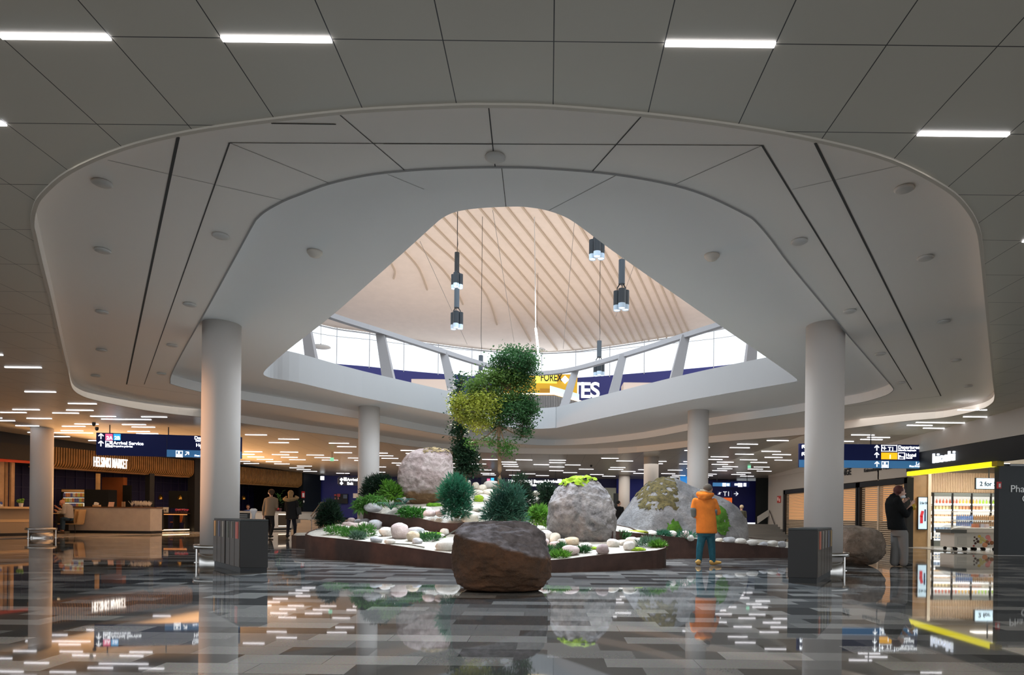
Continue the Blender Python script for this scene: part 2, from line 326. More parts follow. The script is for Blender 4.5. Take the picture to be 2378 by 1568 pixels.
# ------------------------------------------------------------------ roof over the opening, ribs, glazing
RS = .1235; RA = 16.96
def RP(x, y, da=0.0):
    a, b = ray(x, y); return P(x, y, (RA + da) / (b + RS))
def rz_(Y, da=0.0): return HC + RA + da - RS * Y
mb = MB(); nx, ny = 24, 20
HEAD = [(560, 690), (742, 753), (854, 772), (934, 787), (1014, 799), (1094, 809), (1181, 817), (1254, 819), (1333, 815), (1412, 805), (1491, 793), (1578, 779), (1683, 760), (1800, 730)]
head = [RP(x, y) for x, y in HEAD]; head = catmull(head, 4, False)
near = [Vector((p.x * 1.15, 8.0, rz_(8.0))) for p in head]; k = len(head)
for i in range(k - 1):
    for j in range(10):
        a, b = head[i].lerp(near[i], j / 10), head[i + 1].lerp(near[i + 1], j / 10); c, d = head[i + 1].lerp(near[i + 1], (j + 1) / 10), head[i].lerp(near[i], (j + 1) / 10)
        mb.quad(a, b, c, d)
struct(mb.build('ceiling_roof', mat('pale_plywood_roof', (.74, .60, .50), .7, noise_amt=.03, nscale=2)))
RIBS = [((909, 612), (917, 630), (914, 646)), ((938, 582), (972, 622), (992, 672)), ((965, 562), (1040, 640), (1075, 706)), ((987, 542), (1120, 670), (1154, 753)), ((1009, 524), (1175, 700), (1232, 792)),
        ((1031, 506), (1215, 710), (1294, 813)), ((1056, 495), (1240, 705), (1330, 812)), ((1083, 486), (1268, 703), (1353, 810)), ((1114, 482), (1290, 693), (1376, 807)), ((1145, 481), (1310, 684), (1393, 803)), ((1178, 480), (1336, 680), (1424, 799)), ((1214, 481), (1362, 672), (1442, 797)), ((1254, 485), (1384, 665), (1458, 795)), ((1296, 495), (1410, 665), (1474, 793)), ((1340, 513), (1434, 672), (1491, 791)), ((1383, 546), (1456, 680), (1507, 789)), ((1432, 582), (1486, 692), (1528, 786)), ((1469, 608), (1512, 700), (1548, 783)), ((1503, 633), (1538, 712), (1568, 779)), ((1532, 655), (1560, 720), (1585, 776)), ((1558, 675), (1580, 728), (1600, 773))]
mb = MB()
for a, b, c in RIBS:
    pts = catmull([RP(*a), RP(*b), RP(*c)], 6, False); d = (pts[1] - pts[0]).normalized(); pts = [pts[0] - d * 3] + pts
    for i in range(len(pts) - 1):
        p, q = pts[i], pts[i + 1]; t = (q - p).normalized(); s = Vector((t.y, -t.x, 0)).normalized() * .04
        mb.hexa([p - s, q - s, q + s, p + s], Vector((0, 0, -.07)))
struct(mb.build('trim_5', mat('roof_rib', (.50, .38, .28), .7)))
# glazing
mb = MB(); gl = MB()
for i in range(k - 1):
    p, q = head[i], head[i + 1]; zb = 10.55
    gl.quad((p.x, p.y, zb), (q.x, q.y, zb), q, p)
    mb.tube([p - Vector((0, 0, .08)), q - Vector((0, 0, .08))], .05, 6)
for x in (714, 778, 854, 934, 1014, 1092, 1171, 1254, 1333, 1412, 1492, 1573, 1653, 1734):
    for i in range(k - 1):
        xa = PX + FPX * head[i].x / head[i].y; xb = PX + FPX * head[i + 1].x / head[i + 1].y
        if xa <= x < xb:
            p = head[i].lerp(head[i + 1], (x - xa) / (xb - xa)); mb.tube([(p.x, p.y - .05, 10.5), p], .028, 6)
for i in range(k - 1):
    p, q = head[i], head[i + 1]; mb.tube([(p.x, p.y - .04, 12.35 - abs(p.x) * 0), (q.x, q.y - .04, 12.35)], .02, 6)
wt = bpy.data.objects.new('window_1', None); COL.objects.link(wt); wt['kind'] = 'structure'
mb.build('frame', mat('glazing_bar', (.55, .57, .60), .5), wt); gl.build('pane', glass('clear_glazing', (.97, .99, 1), .04), wt)
# upper blue wall below the glazing, with big white letters
mb = MB(); UB = []
for i in range(k): UB.append(Vector((head[i].x, head[i].y - .02, 0)))
for i in range(k - 1): mb.quad((UB[i].x, UB[i].y, ZU - .5), (UB[i + 1].x, UB[i + 1].y, ZU - .5), (UB[i + 1].x, UB[i + 1].y, 10.6), (UB[i].x, UB[i].y, 10.6))
struct(mb.build('wall_upper', mat('upper_blue_wall', (.055, .065, .30), .6)))
# curved ring beam with slanting posts
BEAM = [(640, 690), (765, 739), (880, 775), (1000, 813), (1110, 848), (1190, 867), (1250, 872), (1320, 865), (1400, 845), (1500, 815), (1600, 783), (1680, 758), (1790, 720)]
def BP(x, y):
    a, b = ray(x, y); return P(x, y, 6.0 / b)
bpts = catmull([BP(x, y) for x, y in BEAM], 4, False)
mb = MB()
for i in range(len(bpts) - 1):
    p, q = bpts[i], bpts[i + 1]; t = (q - p).normalized(); s = Vector((t.y, -t.x, 0)).normalized() * .10
    mb.hexa([p - s, q - s, q + s, p + s], Vector((0, 0, .16)))
t = thing('ring_beam', 'curved white steel beam running round the roof opening on slanted posts', 'beam')
mb.build('beam', mat('white_steel', (.24, .225, .225), .5), t)
for (xt, yt), (xb, yb) in (((883, 779), (902, 876)), ((1030, 824), (1052, 910)), ((1337, 864), (1312, 940)), ((1447, 830), (1422, 925)), ((1592, 786), (1568, 884)), ((712, 770), (724, 838)), ((1748, 780), (1742, 846))):
    p = BP(xt, yt); Yb = p.y + .1; q = P(xb, yb, Yb); d = (q - p).normalized(); q = p + d * ((p.z - ZU) / -d.z) if d.z < -.2 else q
    s = .5
    MB().hexa([q + Vector((-.20, -.2, 0)), q + Vector((.20, -.2, 0)), q + Vector((.20, .2, 0)), q + Vector((-.20, .2, 0))], [p + Vector((-.14, -.1, .1)), p + Vector((.14, -.1, .1)), p + Vector((.14, .1, .1)), p + Vector((-.14, .1, .1))]).build('slanted_post', MATS['white_steel'], t)
# things on the upper floor
M_beige = mat('beige_laminate', (.62, .52, .46), .6)
for x0, x1, yt, lab in ((955, 1042, 880, 'beige cabinet on the upper floor, left of the tree top'), (1448, 1550, 888, 'beige cabinet on the upper floor, right of the white letters')):
    Y = 36; a, b = P(x0, yt, Y), P(x1, yt, Y)
    _c = MB().box(((a.x + b.x) / 2, Y + .6, (a.z + ZU) / 2), (b.x - a.x, 1.2, a.z - ZU)).build('cabinet', M_beige, bevel=.02)
    tag(_c, lab, 'cabinet')
t = thing('exchange_booth', 'yellow currency exchange booth on the upper floor behind the tree top', 'booth')
Y = 38; a, b = P(1170, 868, Y), P(1341, 868, Y); M_yel = mat('yellow_booth', (.62, .36, .015), .5, emit=(.7, .38, .01), es=.12)
MB().box(((a.x + b.x) / 2, Y + .8, (a.z + ZU) / 2), (b.x - a.x, 1.6, a.z - ZU)).build('body', M_yel, t)
q = P(1255, 885, Y - .04); text('lettering', 'FOREX', mat('black_letter', (.01, .01, .01), .5), .62, t, q, sx=.66, bold=.012)
for dx in (0,):
    q = P(1256, 886.5, Y - .02); MB().box(((P(1254, 0, Y).x + P(1302, 0, Y).x) / 2, Y - .01, q.z + .19), (1.26, .02, .55)).build('lit_panel', emis('forex_glow', (1, .82, .08), 1.1), t)
q = P(1312, 882, Y - .05); MB().box(q, (.34, .04, .34), ry=PI / 4).build('logo', E_white, t)
MB().box(((P(1258, 900, Y).x + P(1290, 900, Y).x) / 2, Y - .03, P(0, 915, Y).z), (1.0, .04, 1.3)).build('hatch', mat('ochre_hatch', (.45, .22, .01), .5), t)
t = thing('service_counter', 'slatted service counter with a glowing top edge in front of the yellow booth', 'counter')
Y = 34.5; a, b, c = P(1140, 915, Y), P(1288, 915, Y), P(1350, 930, 36.5)
MB().prism([(a.x, Y), (b.x, Y), (c.x, 36.5), (a.x, 36.8)], ZU, a.z - .05).build('body', mat('counter_grey', (.18, .17, .16), .6), t)
mb = MB()
for i in range(40): mb.box((a.x + (b.x - a.x) * i / 39, Y - .03, (ZU + a.z) / 2), (.03, .05, a.z - ZU - .1))
for i in range(18): mb.box((b.x + (c.x - b.x) * i / 17, Y + 2 * i / 17 - .03, (ZU + a.z) / 2), (.04, .04, a.z - ZU - .1))
mb.build('slat', mat('counter_slat', (.33, .31, .30), .6), t)
mb = MB(); mb.tube([a, b, (c.x, 36.5, a.z)], .05, 6); mb.build('light_strip', emis('strip_warm', (1, .85, .6), 2.2), t)
mb = MB(); mb.hexa([P(1277, 912, 35), P(1345, 931, 36.4), P(1345, 931, 36.4) + Vector((0, .05, 0)), P(1277, 912, 35) + Vector((0, .05, 0))], Vector((0, 0, .38))); mb.build('glass_screen', mat('pale_screen', (.62, .80, .86), .3), t)
t = thing('wall_lettering', 'large white letters ES on the blue upper wall', 'sign', (0, 0, 0))
p = P(1346, 923, 38.6); 
text('letter', 'T', E_white, 1.28, t, P(1325, 923, 38.6), bold=.03); text('letter', 'E', E_white, 1.28, t, P(1347, 923, 38.6), bold=.03); text('letter', 'S', E_white, 1.28, t, P(1370, 923, 38.6), bold=.03)
for (x, y, Y, lab) in ((745, 806, 30, 'grey disc lamp hanging in front of the glazing above the left post'), (1247, 813, 34, 'grey disc lamp hanging behind the glowing tube above the tree')):
    t = thing('disc_lamp', lab, 'lamp', P(x, y, Y)); MB().lathe([(.02, .16), (.06, .06), (.42, .03), (.45, 0), (.40, -.02), (.02, -.03)], n=24).build('shade', mat('disc_grey', (.42, .42, .42), .5), t, True); MB().tube([(0, 0, .1), (0, 0, rz_(Y) - t.location.z + .05)], .008, 5).build('cord', M_black, t)
t = thing('tube_lamp', 'slender glowing tube hanging on a wire above the tree', 'lamp', P(1255, 858, 27)); a = P(1244, 762, 27) - P(1255, 858, 27)
MB().tube([(0, 0, 0), a], .05, 8).build('tube', emis('tube_glow', (1, .95, .88), 1.6), t); MB().tube([a, P(1241, 505, 29) - P(1255, 858, 27)], .02, 5).build('cord', M_white, t)
# ------------------------------------------------------------------ ceiling light bars
PW, PH = .843, 1.06
def inside(p, poly):
    c = False; n = len(poly)
    for i in range(n):
        a, b = poly[i], poly[i - 1]
        if (a[1] > p[1]) != (b[1] > p[1]) and p[0] < (b[0] - a[0]) * (p[1] - a[1]) / (b[1] - a[1]) + a[0]: c = not c
    return c
bar = MB().box((0, 0, -.008), (PW - .01, .045, .015)).mesh('light_bar', E_light)
NAMED = [(123, 78, 'near ceiling light bar at the top left corner of the photo'), (630, 91, 'near ceiling light bar in the top row, second from the left'), (1667, 91, 'near ceiling light bar in the top row, right of the middle'), (2240, 300, 'near ceiling light bar above the right end of the oval recess'), (-85, 288, 'ceiling light bar cut by the left edge of the photo, second row')]
FARL = [(64, 851), (-40, 825), (-25, 891), (79, 909), (173, 939), (232, 941), (34, 948), (40, 961), (205, 952), (145, 962), (95, 971), (-8, 970), (10, 979), (248, 965), (244, 975), (352, 967), (343, 977), (335, 986), (327, 994), (317, 1001), (192, 983), (190, 990), (146, 998), (147, 1005), (145, 1012), (52, 988), (2278, 955), (2277, 967), (2164, 980), (2248, 981), (2212, 992), (2250, 1003), (2106, 990), (2035, 1009), (2042, 1017), (2010, 1023), (2020, 1019), (2120, 1023), (2390, 552)]
used = set()
def put(x, y, lab, grp):
    p = CLP(x, y, A0); i = round(p.x / PW - .5); j = round((p.y - 4.91) / PH * 2) / 2
    if (i, j) in used: return
    used.add((i, j)); Y = 4.91 + j * PH; o = link('light_bar', bar); o.location = ((i + .5) * PW, Y, cz(Y)); o.rotation_euler = (-CS, 0, 0); tag(o, lab, 'ceiling light', grp)
for x, y, l in NAMED: put(x, y, l, None)
for x, y in FARL: put(x, y, 'slim white light bar in the panel ceiling outside the oval recess', 'light bars outside the oval recess')
rnd = random.Random(7); cells = []
for j in range(12, 38):
    for i in range(-26, 17):
        X, Y = (i + .5) * PW, 4.91 + (j + .5 * (i % 2) * 0) * PH
        xi = PX + FPX * X / Y
        wl = -18.2 + .345 * (Y - 33.5)
        if X < wl + .8 or X > RX - .6 or Y > 41.5 or inside((X, Y + .6), outp) or inside((X, Y - 1.0), outp) or inside((X - .6, Y), outp) or inside((X + .6, Y), outp): continue
        if Y < 24.5 or xi > 2420 or xi < -40: continue
        if any(abs(X - cx) < .8 and abs(Y - cyy) < .5 for cx, cyy in cols): continue
        cells.append((i, j, Y))
pick = []; tk = set()
for c in cells:
    if (c[0] - 1, c[1]) not in tk and rnd.random() < .40: tk.add(c[:2]); pick.append(c)
pick.sort(key=lambda c: c[2])
for i, j, Y in pick[:235]:
    jj = j
    if (i, jj) in used: continue
    used.add((i, jj)); Y = 4.91 + jj * PH; o = link('light_bar', bar); o.location = ((i + .5) * PW, Y, cz(Y)); o.rotation_euler = (-CS, 0, 0)
    tag(o, 'slim white light bar in the far panel ceiling behind the planters', 'ceiling light', 'light bars in the far ceiling')
# ------------------------------------------------------------------ small ceiling fittings
disc = MB().lathe([(.10, 0), (.11, -.02), (.085, -.035), (.0, -.035)], n=20).mesh('ceiling_speaker', mat('fitting_white', (.55, .54, .52), .5), True)
for x, y, l in ((238, 423, 'nearest on the left'), (239, 580, 'second nearest on the left'), (237, 723, 'third on the left'), (236, 812, 'fourth on the left'), (222, 872, 'last on the left'), (513, 546, 'inner row left, nearest'), (441, 706, 'inner row left, second'), (400, 801, 'inner row left, third'), (375, 867, 'inner row left, last'), (2100, 436, 'nearest on the right'), (2149, 597, 'second nearest on the right'), (2192, 745, 'third on the right'), (2220, 836, 'fourth on the right'), (2248, 896, 'last on the right'), (1856, 559, 'inner row right, nearest'), (1973, 721, 'inner row right, second'), (2044, 821, 'inner row right, third'), (2092, 888, 'inner row right, last'), (1150, 363, 'centre of the near edge')):
    o = link('ceiling_speaker', disc); o.location = CLP(x, y, A1); tag(o, 'round white disc fitting in the recessed ring, ' + l, 'ceiling fitting')
sd = MB().lathe([(.075, 0), (.075, -.02), (.05, -.05), (.0, -.06)], n=20).mesh('smoke_detector', mat('detector_cream', (.68, .62, .55), .5), True)
for x, y, l in ((731, 584, 'left of the roof opening'), (1653, 592, 'right of the roof opening')):
    o = link('smoke_detector', sd); o.location = CLP(x, y, A2); o.scale = (1.5, 1.5, 1.5); tag(o, 'cream smoke detector on the inner ring, ' + l, 'smoke detector')
for x, y, l in ((218, 982, 'upper of the pair over the left sign'), (225, 993, 'lower of the pair over the left sign'), (2202, 1016, 'left of the pair beside the kiosk fascia'), (2245, 1009, 'right of the pair beside the kiosk fascia'), (811, 1101, 'above the blue wall at the far left'), (1373, 1080, 'in the far ceiling above the mossy standing boulder')):
    p = CLP(x, y, A0); t = thing('security_camera', 'black dome security camera under the ceiling, ' + l, 'camera', (p.x, p.y, cz(p.y)))
    MB().lathe([(.055, 0), (.06, -.03), (.06, -.06)], n=16).build('mount', M_black, t); MB().ball((0, 0, -.065), .056, 12).build('dome', mat('dome_black', (.01, .01, .01), .08), t, True)
# ------------------------------------------------------------------ hanging wayfinding signs
M_sgn = mat('sign_navy', (.008, .013, .07), .5, emit=(.02, .04, .25), es=.06, spec=.15); M_sgb = emis('sign_midblue', (.035, .15, .34), .55)
def arrow(mb, x, z, s, an):
    R = Matrix.Rotation(an, 3, 'Y'); c = Vector((x, -.06, z))
    for a, b in (((0, -.5), (0, .42)), ((0, .5), (-.42, .06)), ((0, .5), (.42, .06))):
        p, q = c + R @ Vector((a[0] * s, 0, a[1] * s)), c + R @ Vector((b[0] * s, 0, b[1] * s)); t = (q - p).normalized(); n = Vector((-t.z, 0, t.x)) * s * .085
        mb.hexa([p - n, p + n, q + n, q - n], Vector((0, .012, 0)))
def frame(mb, x0, z0, x1, z1, w=.022):
    for a, b, c, d in ((x0, x1, z0, z0 + w), (x0, x1, z1 - w, z1), (x0, x0 + w, z0, z1), (x1 - w, x1, z0, z1)): mb.box(((a + b) / 2, -.055, (c + d) / 2), (b - a, .012, d - c))
def block(mb, x0, z0, x1, z1, y=-.055): return mb.box(((x0 + x1) / 2, y, (z0 + z1) / 2), (x1 - x0, .012, z1 - z0))
def pictogram(mb, x0, z0, x1, z1, kind):
    w, h = x1 - x0, z1 - z0; b = lambda u0, v0, u1, v1: block(mb, x0 + u0 * w, z0 + v0 * h, x0 + u1 * w, z0 + v1 * h)
    if kind == 'bed': b(.12, .3, .88, .42); b(.12, .15, .18, .6); b(.82, .15, .88, .42); b(.22, .44, .42, .58)
    elif kind == 'plane': b(.2, .45, .85, .58); b(.45, .2, .6, .85); b(.15, .45, .22, .75)
    elif kind == 'desk': b(.15, .2, .6, .42); b(.22, .45, .45, .62); b(.6, .5, .85, .9); b(.55, .15, .88, .3)
    elif kind == 'cup': b(.15, .12, .85, .48); b(.3, .55, .6, .85)
    elif kind == 'seat': b(.2, .2, .32, .8); b(.3, .35, .7, .47); b(.5, .5, .62, .85); b(.66, .2, .78, .47)
PXM = .01552
def sign(label, left, right, ztop, zsplit, zbot, rods):
    d = right - left; L = d.length; t = thing('wayfinding_sign', label, 'sign', (left.x, left.y, 0), math.atan2(d.y, d.x))
    return t, L
# left sign
lp, rp = P(225, 1005, 23.0), P(562, 1015, 23.9); d = rp - lp; LW = math.hypot(d.x, d.y); ZT = lp.z
t = thing('wayfinding_sign', 'dark blue hanging sign with pink 2A and blue 2B squares, over the market', 'sign', (lp.x, lp.y, ZT), math.atan2(d.y, d.x))
u = lambda x: (x - 225) / 337 * LW
v = lambda x, y: -(y - 1005 - (x - 225) * .029) / 64.4
MB().box((LW / 2, 0, -.40), (LW, .10, .80)).build('panel', M_sgn, t, bevel=.01)
block(MB(), u(386), -.80, LW, v(386, 1044.5), -.053).build('blue_band', M_sgb, t)
for x, y, q, an in ((236, 1014, .19, 0), (236, 1030.5, .19, 0), (433, 1054, .17, PI / 4)): mb = MB(); arrow(mb, u(x), v(x, y), q, an); mb.build('arrow', E_white, t)
for x0, y0, x1, y1, k in ((246, 1024, 262, 1038.7, 'desk'), (407, 1047, 423, 1062, 'cup')): mb = MB(); frame(mb, u(x0), v(x0, y1), u(x1), v(x0, y0)); pictogram(mb, u(x0), v(x0, y1), u(x1), v(x0, y0), k); mb.build('pictogram', E_white, t)
block(MB(), u(246), v(246, 1022.6), u(262), v(246, 1008)).build('pink_square', emis('sign_pink', (.90, .12, .28), 1.0), t); block(MB(), u(264), v(264, 1022.6), u(280), v(264, 1008)).build('cyan_square', emis('sign_cyan', (.03, .38, .80), 1.0), t)
for s, x, y, sz in (('2A', 248.5, 1021, .17), ('2B', 266.5, 1021, .17), ('Arrival Service', 264, 1032.3, .165), ('Saapuvien palvelut', 264, 1038, .085), ('Departures', 450, 1020.5, .165), ('Lähtevät Avgående', 453, 1025.5, .085), ('Hotel', 454, 1037.5, .165), ('Hotelli', 464, 1042, .085), ('Lounge', 465, 1056, .165), ('Plaza Premium Lounge', 451, 1060.5, .085)):
    text('lettering', s, E_white, sz, t, (u(x), -.066, v(x, y)), bold=.004)
for x in (254, 388, 520): MB().tube([(u(x), 0, 0), (u(x), 0, cz(lp.y) - ZT + .04)], .018, 8).build('rod', M_black, t)
MB().box((u(386), -.052, -.40), (.012, .004, .80)).build('joint', M_black, t)
# right sign
lp, rp = P(1855, 1030.5, 23.4), P(2191.5, 1033.8, 23.4); d = rp - lp; LW = math.hypot(d.x, d.y); ZT = lp.z
t = thing('wayfinding_sign', 'dark blue hanging sign with T1 box and orange gate square, beside the kiosk', 'sign', (lp.x, lp.y, ZT), math.atan2(d.y, d.x))
u = lambda x: (x - 1855) / 336.5 * LW
v = lambda x, y: -(y - 1030.5 - (x - 1855) * .0105) / 64.1
MB().box((LW / 2, 0, -.43), (LW, .10, .86)).build('panel', M_sgn, t, bevel=.01)
block(MB(), 0, -.86, LW, v(1855, 1068.3), -.053).build('blue_band', M_sgb, t)
for x, y, a in ((2034.5, 1041, 0), (2034.5, 1057.5, 0), (2035, 1078.6, 0), (2181, 1080, PI / 4), (1866, 1039, -PI / 4), (1866, 1056, -PI / 4)): mb = MB(); arrow(mb, u(x), v(x, y), .19, a); mb.build('arrow', E_white, t)
mb = MB(); frame(mb, u(2045), v(2045, 1049), u(2081.6), v(2045, 1034)); pictogram(mb, u(2046), v(2046, 1048), u(2058), v(2046, 1035), 'plane'); mb.build('pictogram', E_white, t)
for x0, y0, x1, y1, k in ((2083.7, 1051.5, 2099.7, 1067, 'bed'), (2153.5, 1072.5, 2170, 1087, 'seat'), (2045.8, 1072, 2062, 1086.5, 'cup')): mb = MB(); frame(mb, u(x0), v(x0, y1), u(x1), v(x0, y0)); pictogram(mb, u(x0), v(x0, y1), u(x1), v(x0, y0), k); mb.build('pictogram', E_white, t)
block(MB(), u(2045), v(2045, 1067), u(2082), v(2045, 1051.5)).build('orange_square', emis('sign_orange', (1, .48, .01), 1.0), t)
for s, x, y, sz in (('T1', 2060, 1047.5, .20), ('1', 2062, 1065.5, .20), ('Departures', 2083.5, 1042.6, .165), ('Lähtevät Avgående', 2083.5, 1048, .085), ('Hotel', 2101, 1060.8, .165), ('Hotelli', 2101.5, 1065.6, .085), ('Lounge', 2125, 1080.5, .165), ('Plaza Premium Lounge', 2110, 1085, .085)):
    text('lettering', s, E_white, sz, t, (u(x), -.066, v(x, y)), bold=.004)
for x in (1890, 2022, 2162): MB().tube([(u(x), 0, 0), (u(x), 0, cz(lp.y) - ZT + .04)], .018, 8).build('rod', M_black, t)
# ------------------------------------------------------------------ pendant spot clusters over the planting
M_pend = mat('pendant_black', (.010, .014, .018), .4); M_lens = emis('pendant_lens', (.93, .97, 1), 3.0); M_gl = mat('pendant_glass', (.30, .36, .42), .15, emit=(.6, .75, .9), es=.08)
def spotcan(t, c, h, r):
    MB().lathe([(r, 0), (r, h * .74)], (c[0], c[1], c[2] + h * .26), 20).build('can', M_pend, t, False)
    MB().lathe([(r * .96, 0), (r * .99, h * .26)], c, 20, cap=False).build('glass_ring', M_gl, t)
    MB().lathe([(r * .80, 0), (r * .80, .012)], (c[0], c[1], c[2] + .02), 20).build('lens', M_lens, t)
def pendant(label, x, ytop, tube, cl, Y, cable_to):
    # tube: (y0,y1) or None; cl: (y0,y1) cluster
    o = P(x, cl[1], Y); k = Y / FPX; t = thing('pendant_lamp', label, 'pendant lamp', o); h = (cl[1] - cl[0]) * k; r = .115
    for an in (.5, .5 + 2 * PI / 3, .5 + 4 * PI / 3): spotcan(t, (.15 * math.cos(an), .15 * math.sin(an), (.02 if an < 1 else -.0)), h, r)
    zt = h
    mb = MB()
    if tube:
        z0, z1 = (cl[1] - tube[1]) * k, (cl[1] - tube[0]) * k
        MB().lathe([(.10, z0), (.10, z1)], n=20).build('driver_tube', mat('driver_grey', (.035, .045, .055), .4), t)
        for an in (.5, .5 + 2 * PI / 3, .5 + 4 * PI / 3): mb.tube([(.15 * math.cos(an), .15 * math.sin(an), h), (.15 * math.cos(an), .15 * math.sin(an), h + (z0 - h) * .5), (.06 * math.cos(an), .06 * math.sin(an), z0 + .02)], .018, 6)
        zt = z1
    else:
        for an in (.5, .5 + 2 * PI / 3, .5 + 4 * PI / 3): mb.tube([(.15 * math.cos(an), .15 * math.sin(an), h), (0, 0, h + .35)], .018, 6)
    top = rz_(Y) - o.z
    mb.tube([(0, 0, zt), (.03, 0, zt + .35), (0, 0, zt + .8), (0, 0, top)], .012, 6); mb.build('cable', M_black, t)
    return o
PEN = [('pendant of black spot cans, lower one of the stacked pair at the left', 1060, 0, (671, 715), (726, 764), 25.0, 0), ('pendant of black spot cans, upper one of the stacked pair at the left', 1060.5, 0, (587, 632), (637, 670), 26.5, 0), ('pendant of three black spot cans right under the opening edge, without a tube', 1386, 0, None, (556, 601), 20.0, 0), ('largest pendant with thick tube and three black cans, on the right', 1443, 0, (604, 660), (675, 720), 20.0, 0), ('low pendant of black cans in front of the right glazing', 1391, 0, (792, 830), (840, 873), 28.0, 0), ('low pendant half hidden behind the left of the tree top', 1116, 0, (826, 860), (868, 900), 29.0, 0)]
for a in PEN: pendant(*a)
M_cab = mat('catenary', (.25, .22, .20), .5)
for (x0, y0, x1, y1, l) in ((975, 560, 1085, 800, 'left of the stacked pendants'), (1144, 488, 1194, 795, 'behind the tree top'), (1334, 515, 1308, 810, 'left of the right-hand pendants'), (1473, 615, 1430, 735, 'behind the largest pendant')):
    o = MB().tube([RP(x0, y0, -.1), P(x1, y1, 33)], .012, 5).build('stay_wire', M_cab); tag(o, 'thin diagonal stay wire under the roof, ' + l, 'wire')
# real spot beams on the planting
for (px, py, pY), tgt, e, c, s in (((1060, 764, 25.0), (-2.6, 21.0, 4.3), 5200, (1, .93, .66), .42), ((1060, 670, 26.5), (-3.6, 19.5, 1.6), 3000, (1, .96, .92), .5), ((1443, 722, 20.0), (1.2, 14.3, .8), 1900, (1, .97, .93), .62), ((1386, 602, 20.0), (-2.2, 14.5, .5), 1200, (1, .97, .93), .7), ((1391, 876, 28.0), (-.8, 20.5, 1.8), 1000, (1, .93, .8), .5)):
    o = lamp('pendant_beam', 'SPOT', P(px, py, pY) - Vector((0, 0, .1)), (0, 0, 0), e, c, .15, spot=s, blend=.8); aim(o, tgt)
# ================================================================== market on the left
def MK(u, off, z=0.0): p = WO + WD * u + WN * off; return Vector((p.x, p.y, z))
ARZ = math.atan2(WD.y, WD.x)
def mbox(mb, u0, u1, o0, o1, z0, z1): return mb.hexa([MK(u0, o0, z0), MK(u1, o0, z0), MK(u1, o1, z0), MK(u0, o1, z0)], Vector((0, 0, z1 - z0)))
def mthing(name, label, cat, u, off, z=0.0, grp=None): return thing(name, label, cat, MK(u, off, z), ARZ, grp)   # local x = along the front, local y = into the shop
M_slat = mat('oak_slat', (.36, .19, .065), .5, noise_amt=.2, nscale=4); M_orange = mat('rust_panel', (.30, .085, .02), .6, noise_amt=.1, nscale=2)
M_brown = mat('dark_brown_panel', (.030, .022, .014), .6); M_conc = mat('grey_counter_front', (.40, .36, .32), .7, noise_amt=.06, nscale=3)
M_gold = mat('gold_shade', (.85, .52, .12), .25, 1.0); M_cream = mat('cream_wood', (.62, .42, .22), .5)
E_warm = emis('warm_glow', (1, .70, .38), 4.0); E_warmw = emis('warm_white_glow', (1, .86, .70), 1.3); E_cool = emis('cool_glow', (.95, .97, 1), 1.5)
# black fascia up to the ceiling, back walls, interior ceiling
mb = MB(); mbox(mb, -12, 9.6, 0, .15, 3.62, 4.15); struct(mb.build('wall_market', M_black))
mb = MB(); mbox(mb, -12, 9.6, 5.4, 5.6, 0, 4); struct(mb.build('wall_marketback', mat('navy_lattice', (.022, .020, .085), .5)))
mb = MB(); mbox(mb, -12, 9.6, .2, 5.6, 3.15, 3.3); struct(mb.build('ceiling_market', M_black))
mb = MB(); mbox(mb, 7.9, 9.6, -.05, .3, 0, 4.1); struct(mb.build('wall_marketend', mat('charcoal_teal', (.008, .013, .018), .5)))
mb = MB(); mbox(mb, 9.5, 9.7, .2, 5.6, 0, 4); mbox(mb, -12.2, -12, .2, 5.6, 0, 4); struct(mb.build('wall_marketside', M_black))
mb = MB(); mbox(mb, -12, 9.4, -2.2, 5.6, 0.002, .012); struct(mb.build('floor_market', mat('pale_stone', (.30, .28, .26), .22)))
mb = MB()
for i in range(42): mbox(mb, -11.5 + i * .5, -11.47 + i * .5, 5.34, 5.4, .9, 3.1)
for z in (.9, 1.5, 2.1, 2.7): mbox(mb, -11.5, 9.4, 5.35, 5.4, z, z + .03)
struct(mb.build('trim_6', mat('lattice_line', (.05, .045, .13), .5)))
def canopy(label, u0, u1, ztop, zbot):
    t = thing('slatted_canopy', label, 'canopy'); r = .28
    prof = [(0, ztop)] + [(0, ztop + (zbot + r - ztop) * k / 3) for k in (1, 2, 3)] + [(r - r * math.cos(a), zbot + r - r * math.sin(a)) for a in (PI / 8, PI / 4, 3 * PI / 8, PI / 2)]
    mb = MB(); n = int((u1 - u0) / .105)
    for i in range(n + 1):
        u = u0 + (u1 - u0) * i / n
        for (o0, z0), (o1, z1) in zip(prof, prof[1:]):
            mb.hexa([MK(u - .024, o0 - .07, z0), MK(u + .024, o0 - .07, z0), MK(u + .024, o0 + .04, z0), MK(u - .024, o0 + .04, z0)], [MK(u - .024, o1 - .07, z1), MK(u + .024, o1 - .07, z1), MK(u + .024, o1 + .04, z1), MK(u - .024, o1 + .04, z1)])
    mb.build('slat', M_slat, t)
    mb = MB()
    for (o0, z0), (o1, z1) in zip(prof, prof[1:]): mb.quad(MK(u0, o0 + .03, z0), MK(u1, o0 + .03, z0), MK(u1, o1 + .03, z1), MK(u0, o1 + .03, z1))
    mb.build('backing', mat('canopy_backing', (.05, .025, .008), .7), t)
    mb = MB(); mbox(mb, u0, u1, r - .1, r + .5, zbot - .03, zbot + .02); mb.build('edge_board', M_slat, t)
    return t
canopy('curved wooden slat canopy over the market entrance with white lettering', -7.6, -.35, 3.66, 2.82)
canopy('curved wooden slat canopy right of the tall left column, ending at the dark wall', 1.2, 7.75, 3.58, 2.66)
t = thing('market_lettering', 'tall narrow white lit letters on the wooden slat canopy over the market', 'sign')
